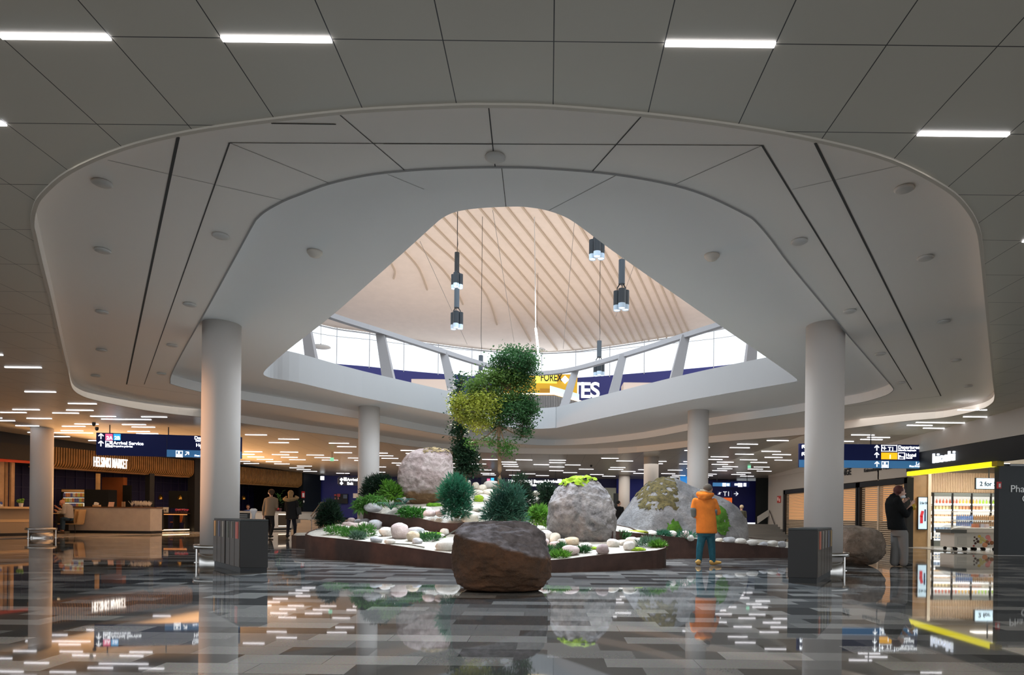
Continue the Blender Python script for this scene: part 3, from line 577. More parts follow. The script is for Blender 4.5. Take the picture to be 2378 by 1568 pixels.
p = PL(217, 1080, -.1); text('lettering', 'HELSINKI MARKET', emis('letter_white', (1, .97, .92), 1.3), .62, t, (p.x, p.y, p.z - .06), (PI / 2, 0, ARZ), sx=.31, bold=.003, ext=.02)
mb = MB(); mbox(mb, -11.8, -7.65, -.16, -.01, 3.0, 3.62); mb2 = mb.build('fascia_panel', M_brown); tag(mb2, 'plain dark brown fascia panel at the left edge above the red beam', 'panel')
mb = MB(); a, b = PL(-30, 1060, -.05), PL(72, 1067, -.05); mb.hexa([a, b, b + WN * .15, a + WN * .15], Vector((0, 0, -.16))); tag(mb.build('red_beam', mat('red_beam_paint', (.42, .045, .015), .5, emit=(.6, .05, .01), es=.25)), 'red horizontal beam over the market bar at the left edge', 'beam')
for i, (x, yt, l, wd) in enumerate(((27, 1068, 'wooden post in front of the market bar, under the red beam', .12), (13, 1092, 'slimmer wooden post behind the bar near the left edge', .10), (1, 1070, 'wooden post cut by the left edge of the photo', .14))):
    p = PL(x, 1200, .25 + .3 * (i == 1)); o = MB().box((p.x, p.y, 1.475), (wd, wd, 2.95), ARZ).build('timber_post', M_wood); tag(o, l, 'post')
for u, l, wd in ((-2.54, 'slim black pillar between the market counter and the seating bay', .25), (.0, 'wide black pillar just left of the tall white column', .62)):
    mb = MB(); mbox(mb, u - wd / 2, u + wd / 2, *((-.12, .35, 0, 3.7) if u == 0 else (.10, .40, 0, 2.86))); tag(mb.build('black_pillar', M_black), l, 'pillar')
# interior blocks
def ibox(x0, x1, y0, y1, Y, dep, name, m, label=None, cat=None, parent=None, z0=None, bevel=0):
    a, b = P(x0, y0, Y), P(x1, y1, Y); zl = b.z if z0 is None else z0
    o = MB().box(((a.x + b.x) / 2, Y + dep / 2, (a.z + zl) / 2), (b.x - a.x, dep, a.z - zl)).build(name, m, parent, bevel=bevel)
    if label: tag(o, label, cat)
    return o
ibox(211, 286, 1108, 1180, 34.2, .3, 'rust_partition', M_orange, 'rust orange partition wall inside the market behind the counter', 'partition', z0=0)
ibox(285, 303, 1127, 1180, 34.0, .1, 'dark_doorway', M_black, 'dark open doorway in the rust partition of the market', 'doorway', z0=0)
p = P(227, 1180, 32.5); tag(MB().box((p.x, p.y, 1.45), (.14, .14, 2.9)).build('timber_post', M_wood), 'wooden post standing behind the black cabinet inside the market', 'post')
t = thing('market_counter', 'long grey market counter with dark plinth and wooden top', 'counter'); a, b = P(160, 1182, 29.4), P(349, 1182, 29.4)
MB().box(((a.x + b.x) / 2, 29.4 + .45, .65), (b.x - a.x, .9, 1.04)).build('front', M_conc, t); MB().box(((a.x + b.x) / 2, 29.4 + .5, .065), (b.x - a.x, .86, .13)).build('plinth', M_black, t)
MB().box(((a.x + b.x) / 2, 29.4 + .45, 1.195), (b.x - a.x + .06, .96, .05)).build('top', mat('dark_oak', (.13, .065, .03), .4), t); ct = 1.22
ibox(196, 252, 1137, 1180, 31.2, .6, 'black_cabinet', mat('cabinet_black', (.012, .014, .015), .5), 'black box shaped cabinet behind the market counter', 'cabinet', z0=0)
t = thing('display_fridge', 'lit open display fridge with rows of snacks inside the market', 'display fridge')
ibox(142, 208, 1136, 1190, 31.6, .7, 'body', M_black, parent=t, z0=0); ibox(143, 208, 1137, 1143, 31.5, .1, 'wood_header', M_cream, parent=t)
for k, (y0, y1) in enumerate(((1144, 1154), (1156, 1166), (1168, 1178))): ibox(149 - 2 * k, 207 - 3 * k, y0, y1, 31.5 - .0, .09, 'lit_shelf', emis('fridge_glow', (.90, .88, .80), .8), parent=t)
r2 = random.Random(3); pk = {}
for k, y in enumerate((1154, 1166, 1178)):
    for i in range(9):
        x = 152 - 2 * k + i * 5.6; c = r2.choice(((.75, .55, .15), (.15, .15, .4), (.7, .7, .6), (.55, .6, .15), (.6, .25, .1))); p = P(x, y, 31.45)
        o = MB().box((p.x, p.y - .06, p.z + .09), (.085, .07, .18)).build('snack_packet', mat('packet_%d' % int(c[0] * 100 + c[2] * 7), c, .5)); tag(o, ('small snack packet on the %s lit shelf of the market display fridge' % ('top', 'middle', 'bottom')[k]), 'packet', 'snack packets, %s fridge shelf' % ('top', 'middle', 'bottom')[k])
a = P(110, 1112, 33.5); b = P(140, 1165, 33.5); t = thing('glowing_arch', 'glowing white arched panel on the market back wall beside the left column', 'light panel'); MB().box(((a.x + b.x) / 2, 33.5, (a.z + b.z) / 2), (b.x - a.x, .1, a.z - b.z)).build('panel', E_warmw, t)
# counter objects
def onc(x): return P(x, 1182, 29.65).x
t = thing('napkin_tray', 'wooden tray of white napkins on the market counter', 'tray', (onc(223), 29.7, ct)); MB().box((0, 0, .04), (.26, .2, .08)).build('tray', M_cream, t); MB().box((-.02, 0, .13), (.14, .12, .12), ry=.3).build('napkins', mat('paper_white', (.85, .84, .8), .7), t)
t = thing('menu_card', 'small pinkish menu card leaning on the market counter', 'card', (onc(260), 29.6, ct)); MB().box((0, 0, .11), (.25, .02, .22), rx=-.25).build('card', mat('card_salmon', (.72, .45, .33), .6), t)
t = thing('card_holder', 'narrow brown leaflet holder on the counter beside the doorway', 'holder', (onc(285), 29.7, ct)); MB().box((0, 0, .12), (.13, .08, .24)).build('box', mat('brown_card', (.30, .19, .10), .6), t)
t = thing('market_bench', 'dark seat bench with wooden end frame left of the counter', 'bench', (P(170, 1200, 29.0).x, 29.0, 0))
MB().box((-.55, .05, .50), (1.3, .4, .08)).build('seat', M_black, t); MB().box((-.35, .24, .80), (1.2, .08, .55)).build('backrest', mat('bench_leather', (.045, .03, .02), .5), t)
mb = MB(); [mb.hexa([(.10 + q, -.1, .45), (.15 + q, -.1, .45), (.15 + q, .3, .45), (.10 + q, .3, .45)], [Vector((.16 + q * 1.25, -.1, 1.08)), Vector((.21 + q * 1.25, -.1, 1.08)), Vector((.21 + q * 1.25, .3, 1.08)), Vector((.16 + q * 1.25, .3, 1.08))]) for q in (-.02, .13)]; mb.box((-.2, .1, .43), (.9, .4, .06)); mb.build('end_frame', M_cream, t)
for s in (-.9, .05): MB().tube([(s, 0, .45), (s + .06, 0, 0)], .014, 6).build('leg', M_black, t)
r3 = random.Random(5)
for i in range(11):
    x = 310 + i * 3.7; t = thing('dried_plant_pot', 'small pot of spiky white dried sprigs at the right end of the counter', 'plant', (onc(x), 29.55 + .12 * (i % 3), ct), 0, 'dried sprig pots on the market counter')
    MB().lathe([(.04, 0), (.055, .07)], n=10).build('pot', mat('pot_brown', (.14, .09, .06), .6), t); mb = MB()
    for k in range(16):
        a = r3.random() * 6.3; l = .12 + .12 * r3.random(); e = r3.random() * .9; mb.tube([(0, 0, .06), (math.cos(a) * l * e, math.sin(a) * l * e, .06 + l)], [.012, .004], 4)
    mb.build('sprig', mat('sprig_white', (.62, .58, .52), .7), t)
# left bar with stool
t = thing('market_bar', 'pale wooden bar top on panelled front behind the left column', 'bar'); a, b = PL(-30, 1175, .1), PL(72, 1178, .0)
zb_ = 1.16; mb = MB(); mbox(mb, -10.6, -7.4, -.35, .35, zb_ - .08, zb_); mb.build('top', M_cream, t); mb = MB(); mbox(mb, -10.6, -7.4, -.05, .25, 0, zb_ - .08); mb.build('front', mat('bar_panel', (.34, .25, .16), .6), t)
mb = MB(); mbox(mb, -10.6, -7.4, -.07, .0, .55, .66); mb.build('shelf_rail', M_cream, t); mb = MB(); mbox(mb, -10.6, -7.4, -.06, .1, 0, .12); mb.build('plinth', M_black, t)
def stool(label, x):
    p = FLR(x, 1240); t = thing('bar_stool', label, 'bar stool', (p.x, p.y, 0), .2)
    MB().box((0, 0, .72), (.42, .40, .05)).build('seat', mat('stool_brown', (.11, .04, .025), .5), t, bevel=.01); MB().box((0, -.19, 1.02), (.44, .03, .16)).build('backrest', MATS['stool_brown'], t, bevel=.01)
    for sx in (-.2, .2):
        for sy in (-.18, .18): MB().tube([(sx, sy, 1.08 if sy < 0 else .7), (sx * 1.12, sy * 1.12, 0)], .016, 6).build('leg', M_black, t)
    mb = MB(); [mb.tube([(-.21, s, .26), (.21, s, .26)], .012, 6) for s in (-.19, .19)]; mb.build('footrest', M_black, t)
stool('dark brown bar stool with black legs left of the white column', 42); stool('dark bar stool cut by the left edge, in front of the bar', 8)
t = thing('potted_herb', 'small green herb in a white pot on the market bar', 'plant', MK(-8.35, .0, zb_)); MB().lathe([(.06, 0), (.08, .14)], n=12).build('pot', mat('pot_white', (.8, .78, .72), .5), t)
mb = MB(); [mb.ball((r3.uniform(-.09, .09), r3.uniform(-.09, .09), .18 + r3.uniform(0, .12)), .045, 6) for k in range(22)]; mb.build('leaves', mat('herb_green', (.16, .33, .04), .6), t)
for k in range(5): t = thing('carafe', 'glass carafe standing in a row on the market bar', 'carafe', MK(-7.85 + k * .13, .08, zb_), 0, 'glass carafes on the market bar'); MB().lathe([(.05, 0), (.05, .15), (.02, .2), (.03, .26)], n=10).build('body', mat('carafe_glass', (.62, .48, .36), .15), t, True)
t = thing('paper_stack', 'stack of blue and white flyers at the left end of the bar', 'flyers', MK(-9.2, 0, zb_)); MB().box((0, 0, .05), (.3, .2, .1), .4).build('lower_sheets', mat('paper_white', (.8, .8, .8), .6), t); MB().box((.05, 0, .13), (.25, .18, .05), .8, rx=.3).build('upper_sheets', mat('flyer_blue', (.12, .2, .6), .6), t)
p = P(38, 1150, 31.5); t = thing('lit_menu', 'bright menu poster behind the market bar', 'poster', p); MB().box((0, 0, 0), (.38, .03, .42)).build('poster', E_warmw, t); MB().box((.05, -.02, .03), (.15, .01, .14)).build('picture', mat('poster_pink', (.6, .2, .18), .5), t)
for k, x in enumerate((20, 37, 50)):
    p = P(x, 1122, 32.5); t = thing('wall_plate', 'round plate hung on the dark wall over the bar, ' + ('nearest the left edge', 'middle of three', 'nearest the white column')[k], 'plate', p); MB().lathe([(.14, 0), (.10, .015), (.0, .015)], n=18).build('rim', mat('plate_tan', (.38, .28, .2), .4), t).rotation_euler = (PI / 2, 0, 0); MB().ball((0, -.02, 0), (.08, .02, .08), 10).build('picture', mat('plate_dark', (.09, .06, .05), .5), t)
ibox(-40, 66, 1085, 1200, 33.2, .1, 'back_bar_wall', M_brown, 'dark brown wall behind the market bar at the left edge', 'wall panel', z0=0)
# downlights in the market ceiling
for i in range(26):
    u = -10.4 + (i % 13) * 1.15 + r3.uniform(-.3, .3); o_ = 1.0 + (i // 13) * 2.0 + r3.uniform(-.4, .4); t = tag(MB().lathe([(.055, 0), (.055, .03)], n=10).build('downlight', E_warm), 'small warm downlight in the black market ceiling', 'downlight', 'downlights in the market ceiling'); t.location = MK(u, o_, 3.115)
# seating bay between the pillars
t = thing('black_screen', 'large black screen on the navy wall of the seating bay', 'screen'); ibox(392, 452, 1140, 1181, 35.2, .12, 'panel', M_black, parent=t)
for i, x in enumerate((373, 418, 566)):
    Y = 34.5 if i < 2 else 38.5; p = P(x, 1160, Y); t = thing('gold_pendant', 'gold bell pendant lamp, ' + ('left one in the seating bay', 'right one before the black screen', 'beside the tall white column edge')[i], 'pendant lamp', p)
    MB().lathe([(.12, 0), (.115, .10), (.07, .2), (.03, .26)], n=18, cap=False).build('shade', M_gold, t, True); MB().lathe([(.09, .02), (.09, .03)], n=12).build('bulb', E_warm, t); MB().tube([(0, 0, .25), (0, 0, 3.15 - p.z)], .006, 5).build('cord', M_black, t)
t = thing('long_table', 'dark long table with a lit edge in the seating bay', 'table'); a, b = P(368, 1192, 33.0), P(436, 1192, 33.0)
MB().box(((a.x + b.x) / 2, 33.3, a.z), (b.x - a.x, .7, .06)).build('top', mat('dark_table', (.05, .03, .02), .4), t); MB().box(((a.x + b.x) / 2, 32.94, a.z - .06), (b.x - a.x, .03, .03)).build('lit_edge', emis('strip_orange', (1, .38, .12), 1.2), t)
for sx in (.1, .5, .9): MB().box((a.x + (b.x - a.x) * sx, 33.3, a.z / 2), (.06, .5, a.z)).build('leg', M_black, t)
for i, (x, c, l) in enumerate(((409, (.42, .12, .03), 'orange leather shell chair in the seating bay'), (434, (.05, .035, .03), 'dark shell chair beside the orange one in the seating bay'))):
    p = FLR(x, 1233); t = thing('shell_chair', l, 'chair', (p.x, p.y, 0), -.5 + i); m = mat('shell_%d' % i, c, .5)
    MB().box((0, 0, .46), (.44, .44, .05)).build('seat', m, t, bevel=.02); MB().box((0, .22, .72), (.44, .05, .46), rx=-.2).build('backrest', m, t, bevel=.02)
    for sx in (-.18, .18):
        for sy in (-.18, .18): MB().tube([(sx * .7, sy * .7, .44), (sx * 1.2, sy * 1.2, 0)], .013, 6).build('leg', M_black, t)
ta = a.z + .03
for i, x in enumerate((367, 374, 385)): t = thing('menu_stand', 'white printed stand on the long table, ' + ('left', 'middle', 'right') [i] + ' of three', 'stand', (P(x, 1190, 33.2).x, 33.2, ta)); MB().box((0, 0, .14), (.16 if i < 2 else .28, .02, .28), rx=-.1).build('sheet', mat('stand_white', (.75, .73, .70), .5), t); MB().box((0, -.03, .12), (.08, .01, .1), rx=-.1).build('print', mat('stand_print', (.2, .2, .25), .6), t)
for i, x in enumerate((410, 416, 421, 427, 433)): t = thing('flower_pot', 'small pot of pink flowers on the long table', 'flowers', (P(x, 1190, 33.2).x, 33.2, ta), 0, 'pink flower pots on the long table'); MB().lathe([(.05, 0), (.07, .09)], n=10).build('pot', mat('pot_dark', (.1, .05, .06), .5), t); mb = MB(); [mb.ball((r3.uniform(-.07, .07), r3.uniform(-.07, .07), .12 + r3.uniform(0, .06)), .035, 6) for k in range(10)]; mb.build('blossom', mat('blossom_%d' % (i % 2), ((.65, .08, .15), (.7, .2, .25))[i % 2], .6), t)
p = FLR(359, 1238); t = thing('drawer_trolley', 'black trolley with two gold framed pictures at the counter end', 'trolley', (p.x, p.y, 0)); MB().box((0, .25, .62), (.27, .5, 1.0)).build('body', M_black, t); 
for z in (.62, .92): MB().box((0, -.01, z), (.2, .02, .22)).build('picture', mat('gold_picture', (.30, .21, .07), .5), t)
for s in (-.1, .1): MB().lathe([(.05, -.02), (.05, .02)], (s, .05, .05), 10).build('wheel', M_black, t)
mb = MB(); mbox(mb, -2.5, -.4, .1, .13, .10, .14); mb.build('floor_strip', E_warm); tag(COL.objects['floor_strip'], 'warm light strip along the floor of the seating bay', 'light strip')
# right-hand bay of the market: counter, plants
t = thing('white_counter', 'white fronted counter with a lit niche behind the walking couple', 'counter'); 
mb = MB(); mbox(mb, 1.0, 8.3, -.75, -.1, .12, 1.06); mb.build('front', mat('counter_white', (.52, .49, .45), .6), t); mb = MB(); mbox(mb, 1.0, 8.3, -.72, -.1, .0, .12); mb.build('plinth', M_black, t); mb = MB(); mbox(mb, 1.0, 8.32, -.79, -.06, 1.06, 1.10); mb.build('top', M_conc, t)
un = (PL(658, 1215, -.75) - WO).dot(WD); mb = MB(); mbox(mb, un - .42, un + .42, -.77, -.75, .20, .95); n_ = mb.build('niche', mat('niche_dark', (.06, .045, .03), .5), t)
for z in (.22, .90): mb = MB(); mbox(mb, un - .42, un + .42, -.79, -.76, z, z + .05); mb.build('niche_light', E_warmw, t)
for x, h, l in ((649, 1.0, 'tall leafy green plant on the counter between the walking couple'), (690, .5, 'low green plant on the counter right of the fur hooded coat')):
    q = PL(x, 1190, -.4); t = thing('potted_plant', l, 'plant', (q.x, q.y, 1.1)); MB().lathe([(.10, 0), (.14, .2)], n=12).build('pot', mat('pot_dark', (.06, .05, .05), .5), t); mb = MB()
    for k in range(46):
        a = r3.random() * 6.3; l_ = .2 + .3 * r3.random(); c = Vector((math.cos(a) * .1, math.sin(a) * .1, .2 + r3.random() * h)); d = Vector((math.cos(a), math.sin(a), r3.uniform(-.2, .8))).normalized(); s = d.cross(Vector((0, 0, 1))).normalized() * .05; mb.add([c, c + d * l_ * .5 + s, c + d * l_, c + d * l_ * .5 - s], [(0, 1, 2, 3)])
    mb.build('leaves', mat('indoor_leaf', (.045, .14, .03), .5), t)
q = PL(641, 1190, -.5); t = thing('red_flowers', 'bunch of red flowers on the counter beside the beige shirt', 'flowers', (q.x, q.y, 1.1)); mb = MB(); [mb.ball((r3.uniform(-.14, .14), r3.uniform(-.1, .1), .12 + r3.uniform(0, .12)), .06, 8) for k in range(14)]; mb.build('blossom', mat('red_petal', (.55, .05, .05), .6), t); MB().lathe([(.07, 0), (.09, .12)], n=10).build('pot', MATS['pot_dark'], t)
p = FLR(588, 1262); t = thing('sanitizer_stand', 'white hand sanitizer stand with round head behind the left bins', 'dispenser', (p.x, p.y, 0)); z1 = P(588, 1181, p.y).z; MB().lathe([(.15, 0), (.15, .03), (.03, .05), (.03, z1 - .42)], n=16).build('post', M_steel, t); MB().lathe([(.055, z1 - .45), (.06, z1 - .2), (.11, z1 - .1), (.115, z1 - .04), (.06, z1)], n=18).build('head', mat('white_plastic', (.82, .82, .84), .3), t, True)
p = FLR(567, 1258); t = thing('menu_board', 'dark framed menu board tilted on a stand beside the tall left column', 'menu board', (p.x, p.y, 0), .3); z1 = P(567, 1191, p.y).z; MB().box((0, 0, z1 - .18), (.36, .03, .36), rx=-.3).build('board', M_dark, t); mb = MB(); [mb.box((-.02, -.03 - .0 * k, z1 - .08 - .07 * k), (.24, .006, .025), rx=-.3) for k in range(4)]; mb.build('lettering_line', mat('board_print', (.5, .5, .5), .6), t); MB().lathe([(.16, 0), (.16, .02), (.02, .03), (.02, z1 - .2)], n=14).build('post', M_black, t)
q = PL(704, 1149, -.08); t = thing('fire_notice', 'red and white fire point notice on the dark end wall', 'sign', q, ARZ); MB().box((0, 0, 0), (.30, .02, .42)).build('red_plate', mat('fire_red', (.55, .03, .03), .5), t); MB().box((0, -.015, -.03), (.18, .01, .26)).build('white_symbol', mat('paper_white2', (.85, .85, .85), .5), t)
q = PL(705, 1165, -.08); t = thing('wall_switch', 'round white call switch under the fire notice on the dark wall', 'switch', q, ARZ); MB().box((0, 0, 0), (.2, .03, .26)).build('plate', M_black, t); MB().ball((0, -.02, 0), (.06, .02, .08), 10).build('button', MATS['paper_white2'], t)
# left stairs with handrail going up to the raised hall
st = thing('staircase', 'short grey stone staircase behind the left shrub', 'stairs'); M_stone = mat('stair_stone', (.17, .165, .155), .4)
x0, y0 = P(748, 1200, 33.0).x - 2.2, 33.0
for k in range(4): MB().box((x0 + 2.2, y0 + .5 + .42 * k, .083 + .165 * k), (3.4, .42, .165)).build('step', M_stone, st)
MB().box((x0 + 2.2, y0 + 4.9, .33), (3.4, 6.0, .655)).build('landing', M_stone, st)
hr = thing('handrail', 'double steel handrail sloping up beside the dark end wall', 'handrail'); p0, p1 = P(722, 1199, 32.6), P(746, 1167, 35.0)
for dz in (0, -.22): MB().tube([p0 + Vector((0, 0, dz)), p1 + Vector((0, 0, dz)), p1 + Vector((.4, .3, dz))], .03, 8).build('rail', M_steel, hr)
for q in (p0 + Vector((.02, .05, 0)), p1): MB().tube([q, (q.x, q.y, 0)], .025, 8).build('post', M_steel, hr)
# ================================================================== far blue walls
mb = MB(); mb.box((-1.5, 43.1, 2.0), (28, .2, 4.2)); struct(mb.build('wall_back', M_navy))
def fpanel(x0, x1, y0, y1, Y, m, name, label, cat, dep=.1): return ibox(x0, x1, y0, y1, Y, dep, name, m, label, cat)
fpanel(743, 830, 1104, 1203, 42.8, M_blue, 'blue_wall_panel', 'deep blue wall panel between the dark end wall and the slim left column', 'wall panel')
fpanel(1432, 1500, 1112, 1215, 42.8, mat('ultramarine_panel', (.018, .03, .30), .5), 'blue_wall_panel', 'bright blue wall panel behind the two slim columns', 'wall panel')
fpanel(1404, 1430, 1133, 1210, 42.6, mat('pale_green_door', (.42, .48, .42), .5), 'pale_door', 'pale green sliding door behind the mossy standing boulder', 'door')
t = thing('display_board', 'tall light blue lit display half hidden behind the slim right column', 'display'); ibox(1578, 1600, 1104, 1150, 40.5, .1, 'screen', emis('display_blue', (.02, .22, .62), .7), parent=t); ibox(1577, 1579, 1104, 1150, 40.4, .1, 'edge', mat('paper_white2', (.8, .8, .8), .5), parent=t)
t = thing('terminal_wall', 'dark blue wall with a T1 sign and arrow beyond the grey rock', 'sign wall')
ibox(1636, 1757, 1116, 1214, 42.0, .2, 'panel', mat('t1_navy', (.008, .010, .10), .45), parent=t); E_sg = emis('t1_white', (.8, .82, .88), .75)
Y = 41.9
text('lettering', 'T1', E_sg, .42, t, P(1679, 1152, Y), bold=.004); mb = MB(); p = P(1709, 1147, Y); mb.box(p, (.26, .02, .045)); mb.box(p + Vector((.07, 0, .06)), (.2, .02, .045), ry=PI / 4); mb.box(p + Vector((.07, 0, -.06)), (.2, .02, .045), ry=-PI / 4); mb.build('arrow', E_sg, t)
mb = MB(); q = P(1671, 1146, Y); mb.box(q, (.24, .02, .05), ry=-.6); mb.box(q, (.05, .02, .18), ry=-.3); mb.build('plane_symbol', E_sg, t)
mb = MB()
for a, b, c, d in ((1665, 1666, 1140, 1154), (1698, 1699, 1140, 1154), (1665, 1699, 1140, 1140.6), (1665, 1699, 1153.4, 1154)): 
    p, q = P(a, c, Y), P(b, d, Y); mb.box((p + q) / 2, (abs(q.x - p.x) + .01, .02, abs(p.z - q.z) + .012))
mb.build('frame', mat('t1_frame', (.05, .06, .3), .5), t); ibox(1675, 1700, 1156, 1168, 41.85, .03, 'orange_square', emis('t1_orange', (.75, .12, .02), .7), parent=t)
t = thing('hanging_sign', 'small lit sign band hanging before the T1 wall', 'sign'); ibox(1656, 1696, 1121, 1130, 38.5, .1, 'blue_band', M_sgb, parent=t); ibox(1697, 1740, 1119, 1132, 38.5, .1, 'panel', M_sgn, parent=t); 
for a, b, c, d in ((1678, 1686, 1122, 1130), (1688, 1694, 1123, 1129), (1706, 1713, 1123, 1128), (1714, 1724, 1122, 1131), (1727, 1733, 1122, 1130)): ibox(a, b, c, d, 38.44, .02, 'pictogram', E_white, parent=t)
mb = MB(); [mb.tube([P(x, 1119, 38.5), P(x, 1095, 38.5)], .02, 6) for x in (1665, 1735)]; mb.build('rod', M_black, t)
t = thing('gate_sign', 'long black lit sign with white arrival words in the middle of the far hall', 'sign'); Y = 38.0
ibox(1160, 1308, 1112, 1131, Y, .1, 'panel', mat('sign_black', (.01, .012, .03), .4), parent=t)
for s, x, y in (('Bath', 1216, 1121), ('| Baggage', 1234, 1121), ('| Arrivals', 1265, 1121), ('Lähtevät', 1180, 1121), ('Tulo - Ankomst', 1231, 1129)): text('lettering', s, E_white, .24 if y < 1125 else .20, t, P(x, y, Y - .03), bold=.008)
ibox(1295, 1305, 1113, 1122, Y - .03, .02, 'pictogram', E_white, parent=t); mb = MB(); [mb.tube([P(x, 1112, Y), P(x, 1092, Y)], .02, 6) for x in (1190, 1290)]; mb.build('rod', M_black, t)
t = thing('gate_sign', 'hanging sign with pink and cyan squares just left of the tree trunk', 'sign'); ibox(1118, 1158, 1108, 1125, 38.2, .1, 'panel', MATS['sign_black'], parent=t); ibox(1131, 1138, 1112, 1119, 38.1, .05, 'pink_square', MATS['sign_pink'], parent=t); ibox(1140, 1147, 1110, 1120, 38.1, .05, 'cyan_square', MATS['sign_cyan'], parent=t); mb = MB(); mb.tube([P(1138, 1108, 38.2), P(1138, 1094, 38.2)], .02, 6); mb.build('rod', M_black, t)
t = thing('hall_sign', 'white arrow and hall lettering hanging before the blue panel on the left', 'sign'); Y = 40.0
ibox(786, 832, 1107, 1128, Y, .08, 'panel', MATS['sign_black'], parent=t)
for z, s in ((1117, 'Arrivals hall'), (1126, 'Exit')): text('lettering', s, E_white, .24, t, P(806, z, Y - .02), bold=.008)
mb = MB(); [mb.box(P(x, y, Y - .02), (.16, .02, .16), ry=PI / 4) for x, y in ((793, 1114), (793, 1122.5))]; mb.build('arrow', E_white, t); ibox(798, 805, 1109, 1117, Y - .02, .02, 'pictogram', E_white, parent=t); mb = MB(); mb.tube([P(800, 1107, Y), P(800, 1098, Y)], .02, 6); mb.build('rod', M_black, t)
for x, l in ((747, 'small lit exit sign at the corner of the dark end wall'),): t = thing('exit_sign', l, 'sign'); ibox(744, 752, 1106, 1115, 41.5, .08, 'plate', E_white, parent=t); mb = MB(); mb.tube([P(748, 1106, 41.5), P(748, 1100, 41.5)], .015, 5); mb.build('rod', M_black, t)
for x, y, l, Y in ((771, 1063, 'small green exit lamp hanging in the far ceiling on the left', 30), (1740, 1080, 'small green exit lamp hanging in the far ceiling on the right', 34)):
    p = P(x, y + 4, Y); t = thing('exit_lamp', l, 'exit lamp', p); MB().box((0, 0, 0), (.16, .04, .16)).build('plate', emis('exit_green', (.25, .8, .5), .7), t); MB().tube([(0, 0, .06), (0, 0, cz(Y) - p.z + .05)], .01, 5).build('rod', M_black, t)
t = thing('vending_panel', 'black panel with red pictures on the blue wall at the left', 'panel'); ibox(777, 807, 1147, 1170, 42.6, .1, 'panel', M_black, parent=t)
for a, b, c, d, m in ((776, 781, 1148, 1152, 0), (783, 790, 1147, 1154, 0), (777, 780, 1156, 1160, 1), (784, 787, 1155, 1160, 1)): ibox(a, b, c, d, 42.55, .03, 'picture', mat('pic_red', (.5, .07, .08), .5) if m == 0 else mat('pic_pink', (.45, .2, .2), .5), parent=t)
ibox(797, 806, 1149, 1158, 42.55, .03, 'grey_picture', mat('pic_grey', (.12, .16, .24), .5), parent=t)
ibox(784, 789, 1110, 1124, 42.4, .05, 'notice', mat('notice_pinkgrey', (.40, .33, .36), .6), 'narrow pinkish notice on the blue wall near the exit sign', 'notice')
ibox(820, 834, 1146, 1157, 41.0, .05, 'notice', mat('notice_cream', (.62, .57, .52), .6), 'cream notice plate beside the slim left column', 'notice')
ibox(1433, 1438, 1146, 1180, 41.8, .3, 'post_box', mat('slate_box', (.10, .13, .2), .5), 'slate grey post box at the slim columns', 'box', z0=.66); ibox(1426, 1436, 1146, 1190, 39.3, .3, 'info_stand', M_dark, 'dark info stand in front of the slimmest far column', 'stand', z0=.66)
# ================================================================== right-hand shops
def PRb(mb, x0, x1, y0t, y1t, y0b, y1b, o0=0.0, o1=.12):    # slab on the right-hand plane from pixel corners
    q = [PR(x0, y0b, o0), PR(x1, y1b, o0), PR(x1, y1t, o0), PR(x0, y0t, o0)]; return mb.hexa(q, Vector((o1 - o0, 0, 0)))
def Yr(x): return PR(x, 1197).y
def rwall(y0, y1, z0, z1, m, name, off=0.0, th=.2): return MB().box((RX + off + th / 2, (y0 + y1) / 2, (z0 + z1) / 2), (th, y1 - y0, z1 - z0)).build(name, m)
M_gw = mat('grey_wall', (.36, .345, .32), .6); ya, yb, yc, yd = Yr(2318), Yr(2108), Yr(1817), Yr(1786)
struct(rwall(ya - 4, yd + .1, 3.48, 4.6, mat('bulkhead_grey', (.40, .39, .37), .6), 'trim_7', -.04))
struct(rwall(yc, yd, 0, 3.5, M_gw, 'wall_right')); struct(rwall(yb, yc + .02, 2.64, 3.5, M_gw, 'wall_rightband'))
struct(MB().box((RX + 3.2, yd + .1, 1.9), (6.4, .2, 3.8)).build('wall_rightend', M_gw))
mb = MB(); mb.box((RX + .6, yd + 1.9, 1.9), (1.6, .2, 3.8)); struct(mb.build('wall_recess', mat('recess_black', (.012, .014, .013), .6)))
struct(rwall(26.6, yc, 0, 3.3, M_black, 'wall_shopback', 3.0)); struct(rwall(ya - 5, yb + .1, 2.80, 3.5, M_black, 'wall_kioskfascia', -.02))
def shutter(x0, x1, label, glow):
    y1, y0 = Yr(x0), Yr(x1); t = thing('roller_shutter', label, 'shutter'); H = 2.6
    for yy in (y0, y1): MB().box((RX + .06, yy, H / 2), (.24, .22, H)).build('post', M_black, t)
    MB().box((RX + .06, (y0 + y1) / 2, H - .10), (.24, y1 - y0 + .2, .22)).build('lintel', M_black, t); mb = MB(); n = 30
    for k in range(n): mb.box((RX + .06, (y0 + y1) / 2, .06 + (H - .15) * k / n), (.03, y1 - y0 - .2, .042))
    mb.build('slat', mat('shutter_slat', (.46, .38, .28), .5, .1), t)
    MB().box((RX + .20, (y0 + y1) / 2, 1.75), (.03, y1 - y0 - .2, 1.6)).build('lit_back', emis('shop_amber', (1, .52, .20), glow), t)
    MB().box((RX + .22, (y0 + y1) / 2, .48), (.06, y1 - y0 - .2, .95)).build('counter', mat('counter_shade', (.20, .18, .15), .6), t)
    return t
shutter(1823, 1898, 'roller shutter of pale slats beside the grey wall, farthest of three', .42); shutter(1904, 1992, 'roller shutter behind the right column, middle of three', .5); shutter(1996, 2106, 'wide roller shutter behind the woman in the black jacket', .42)
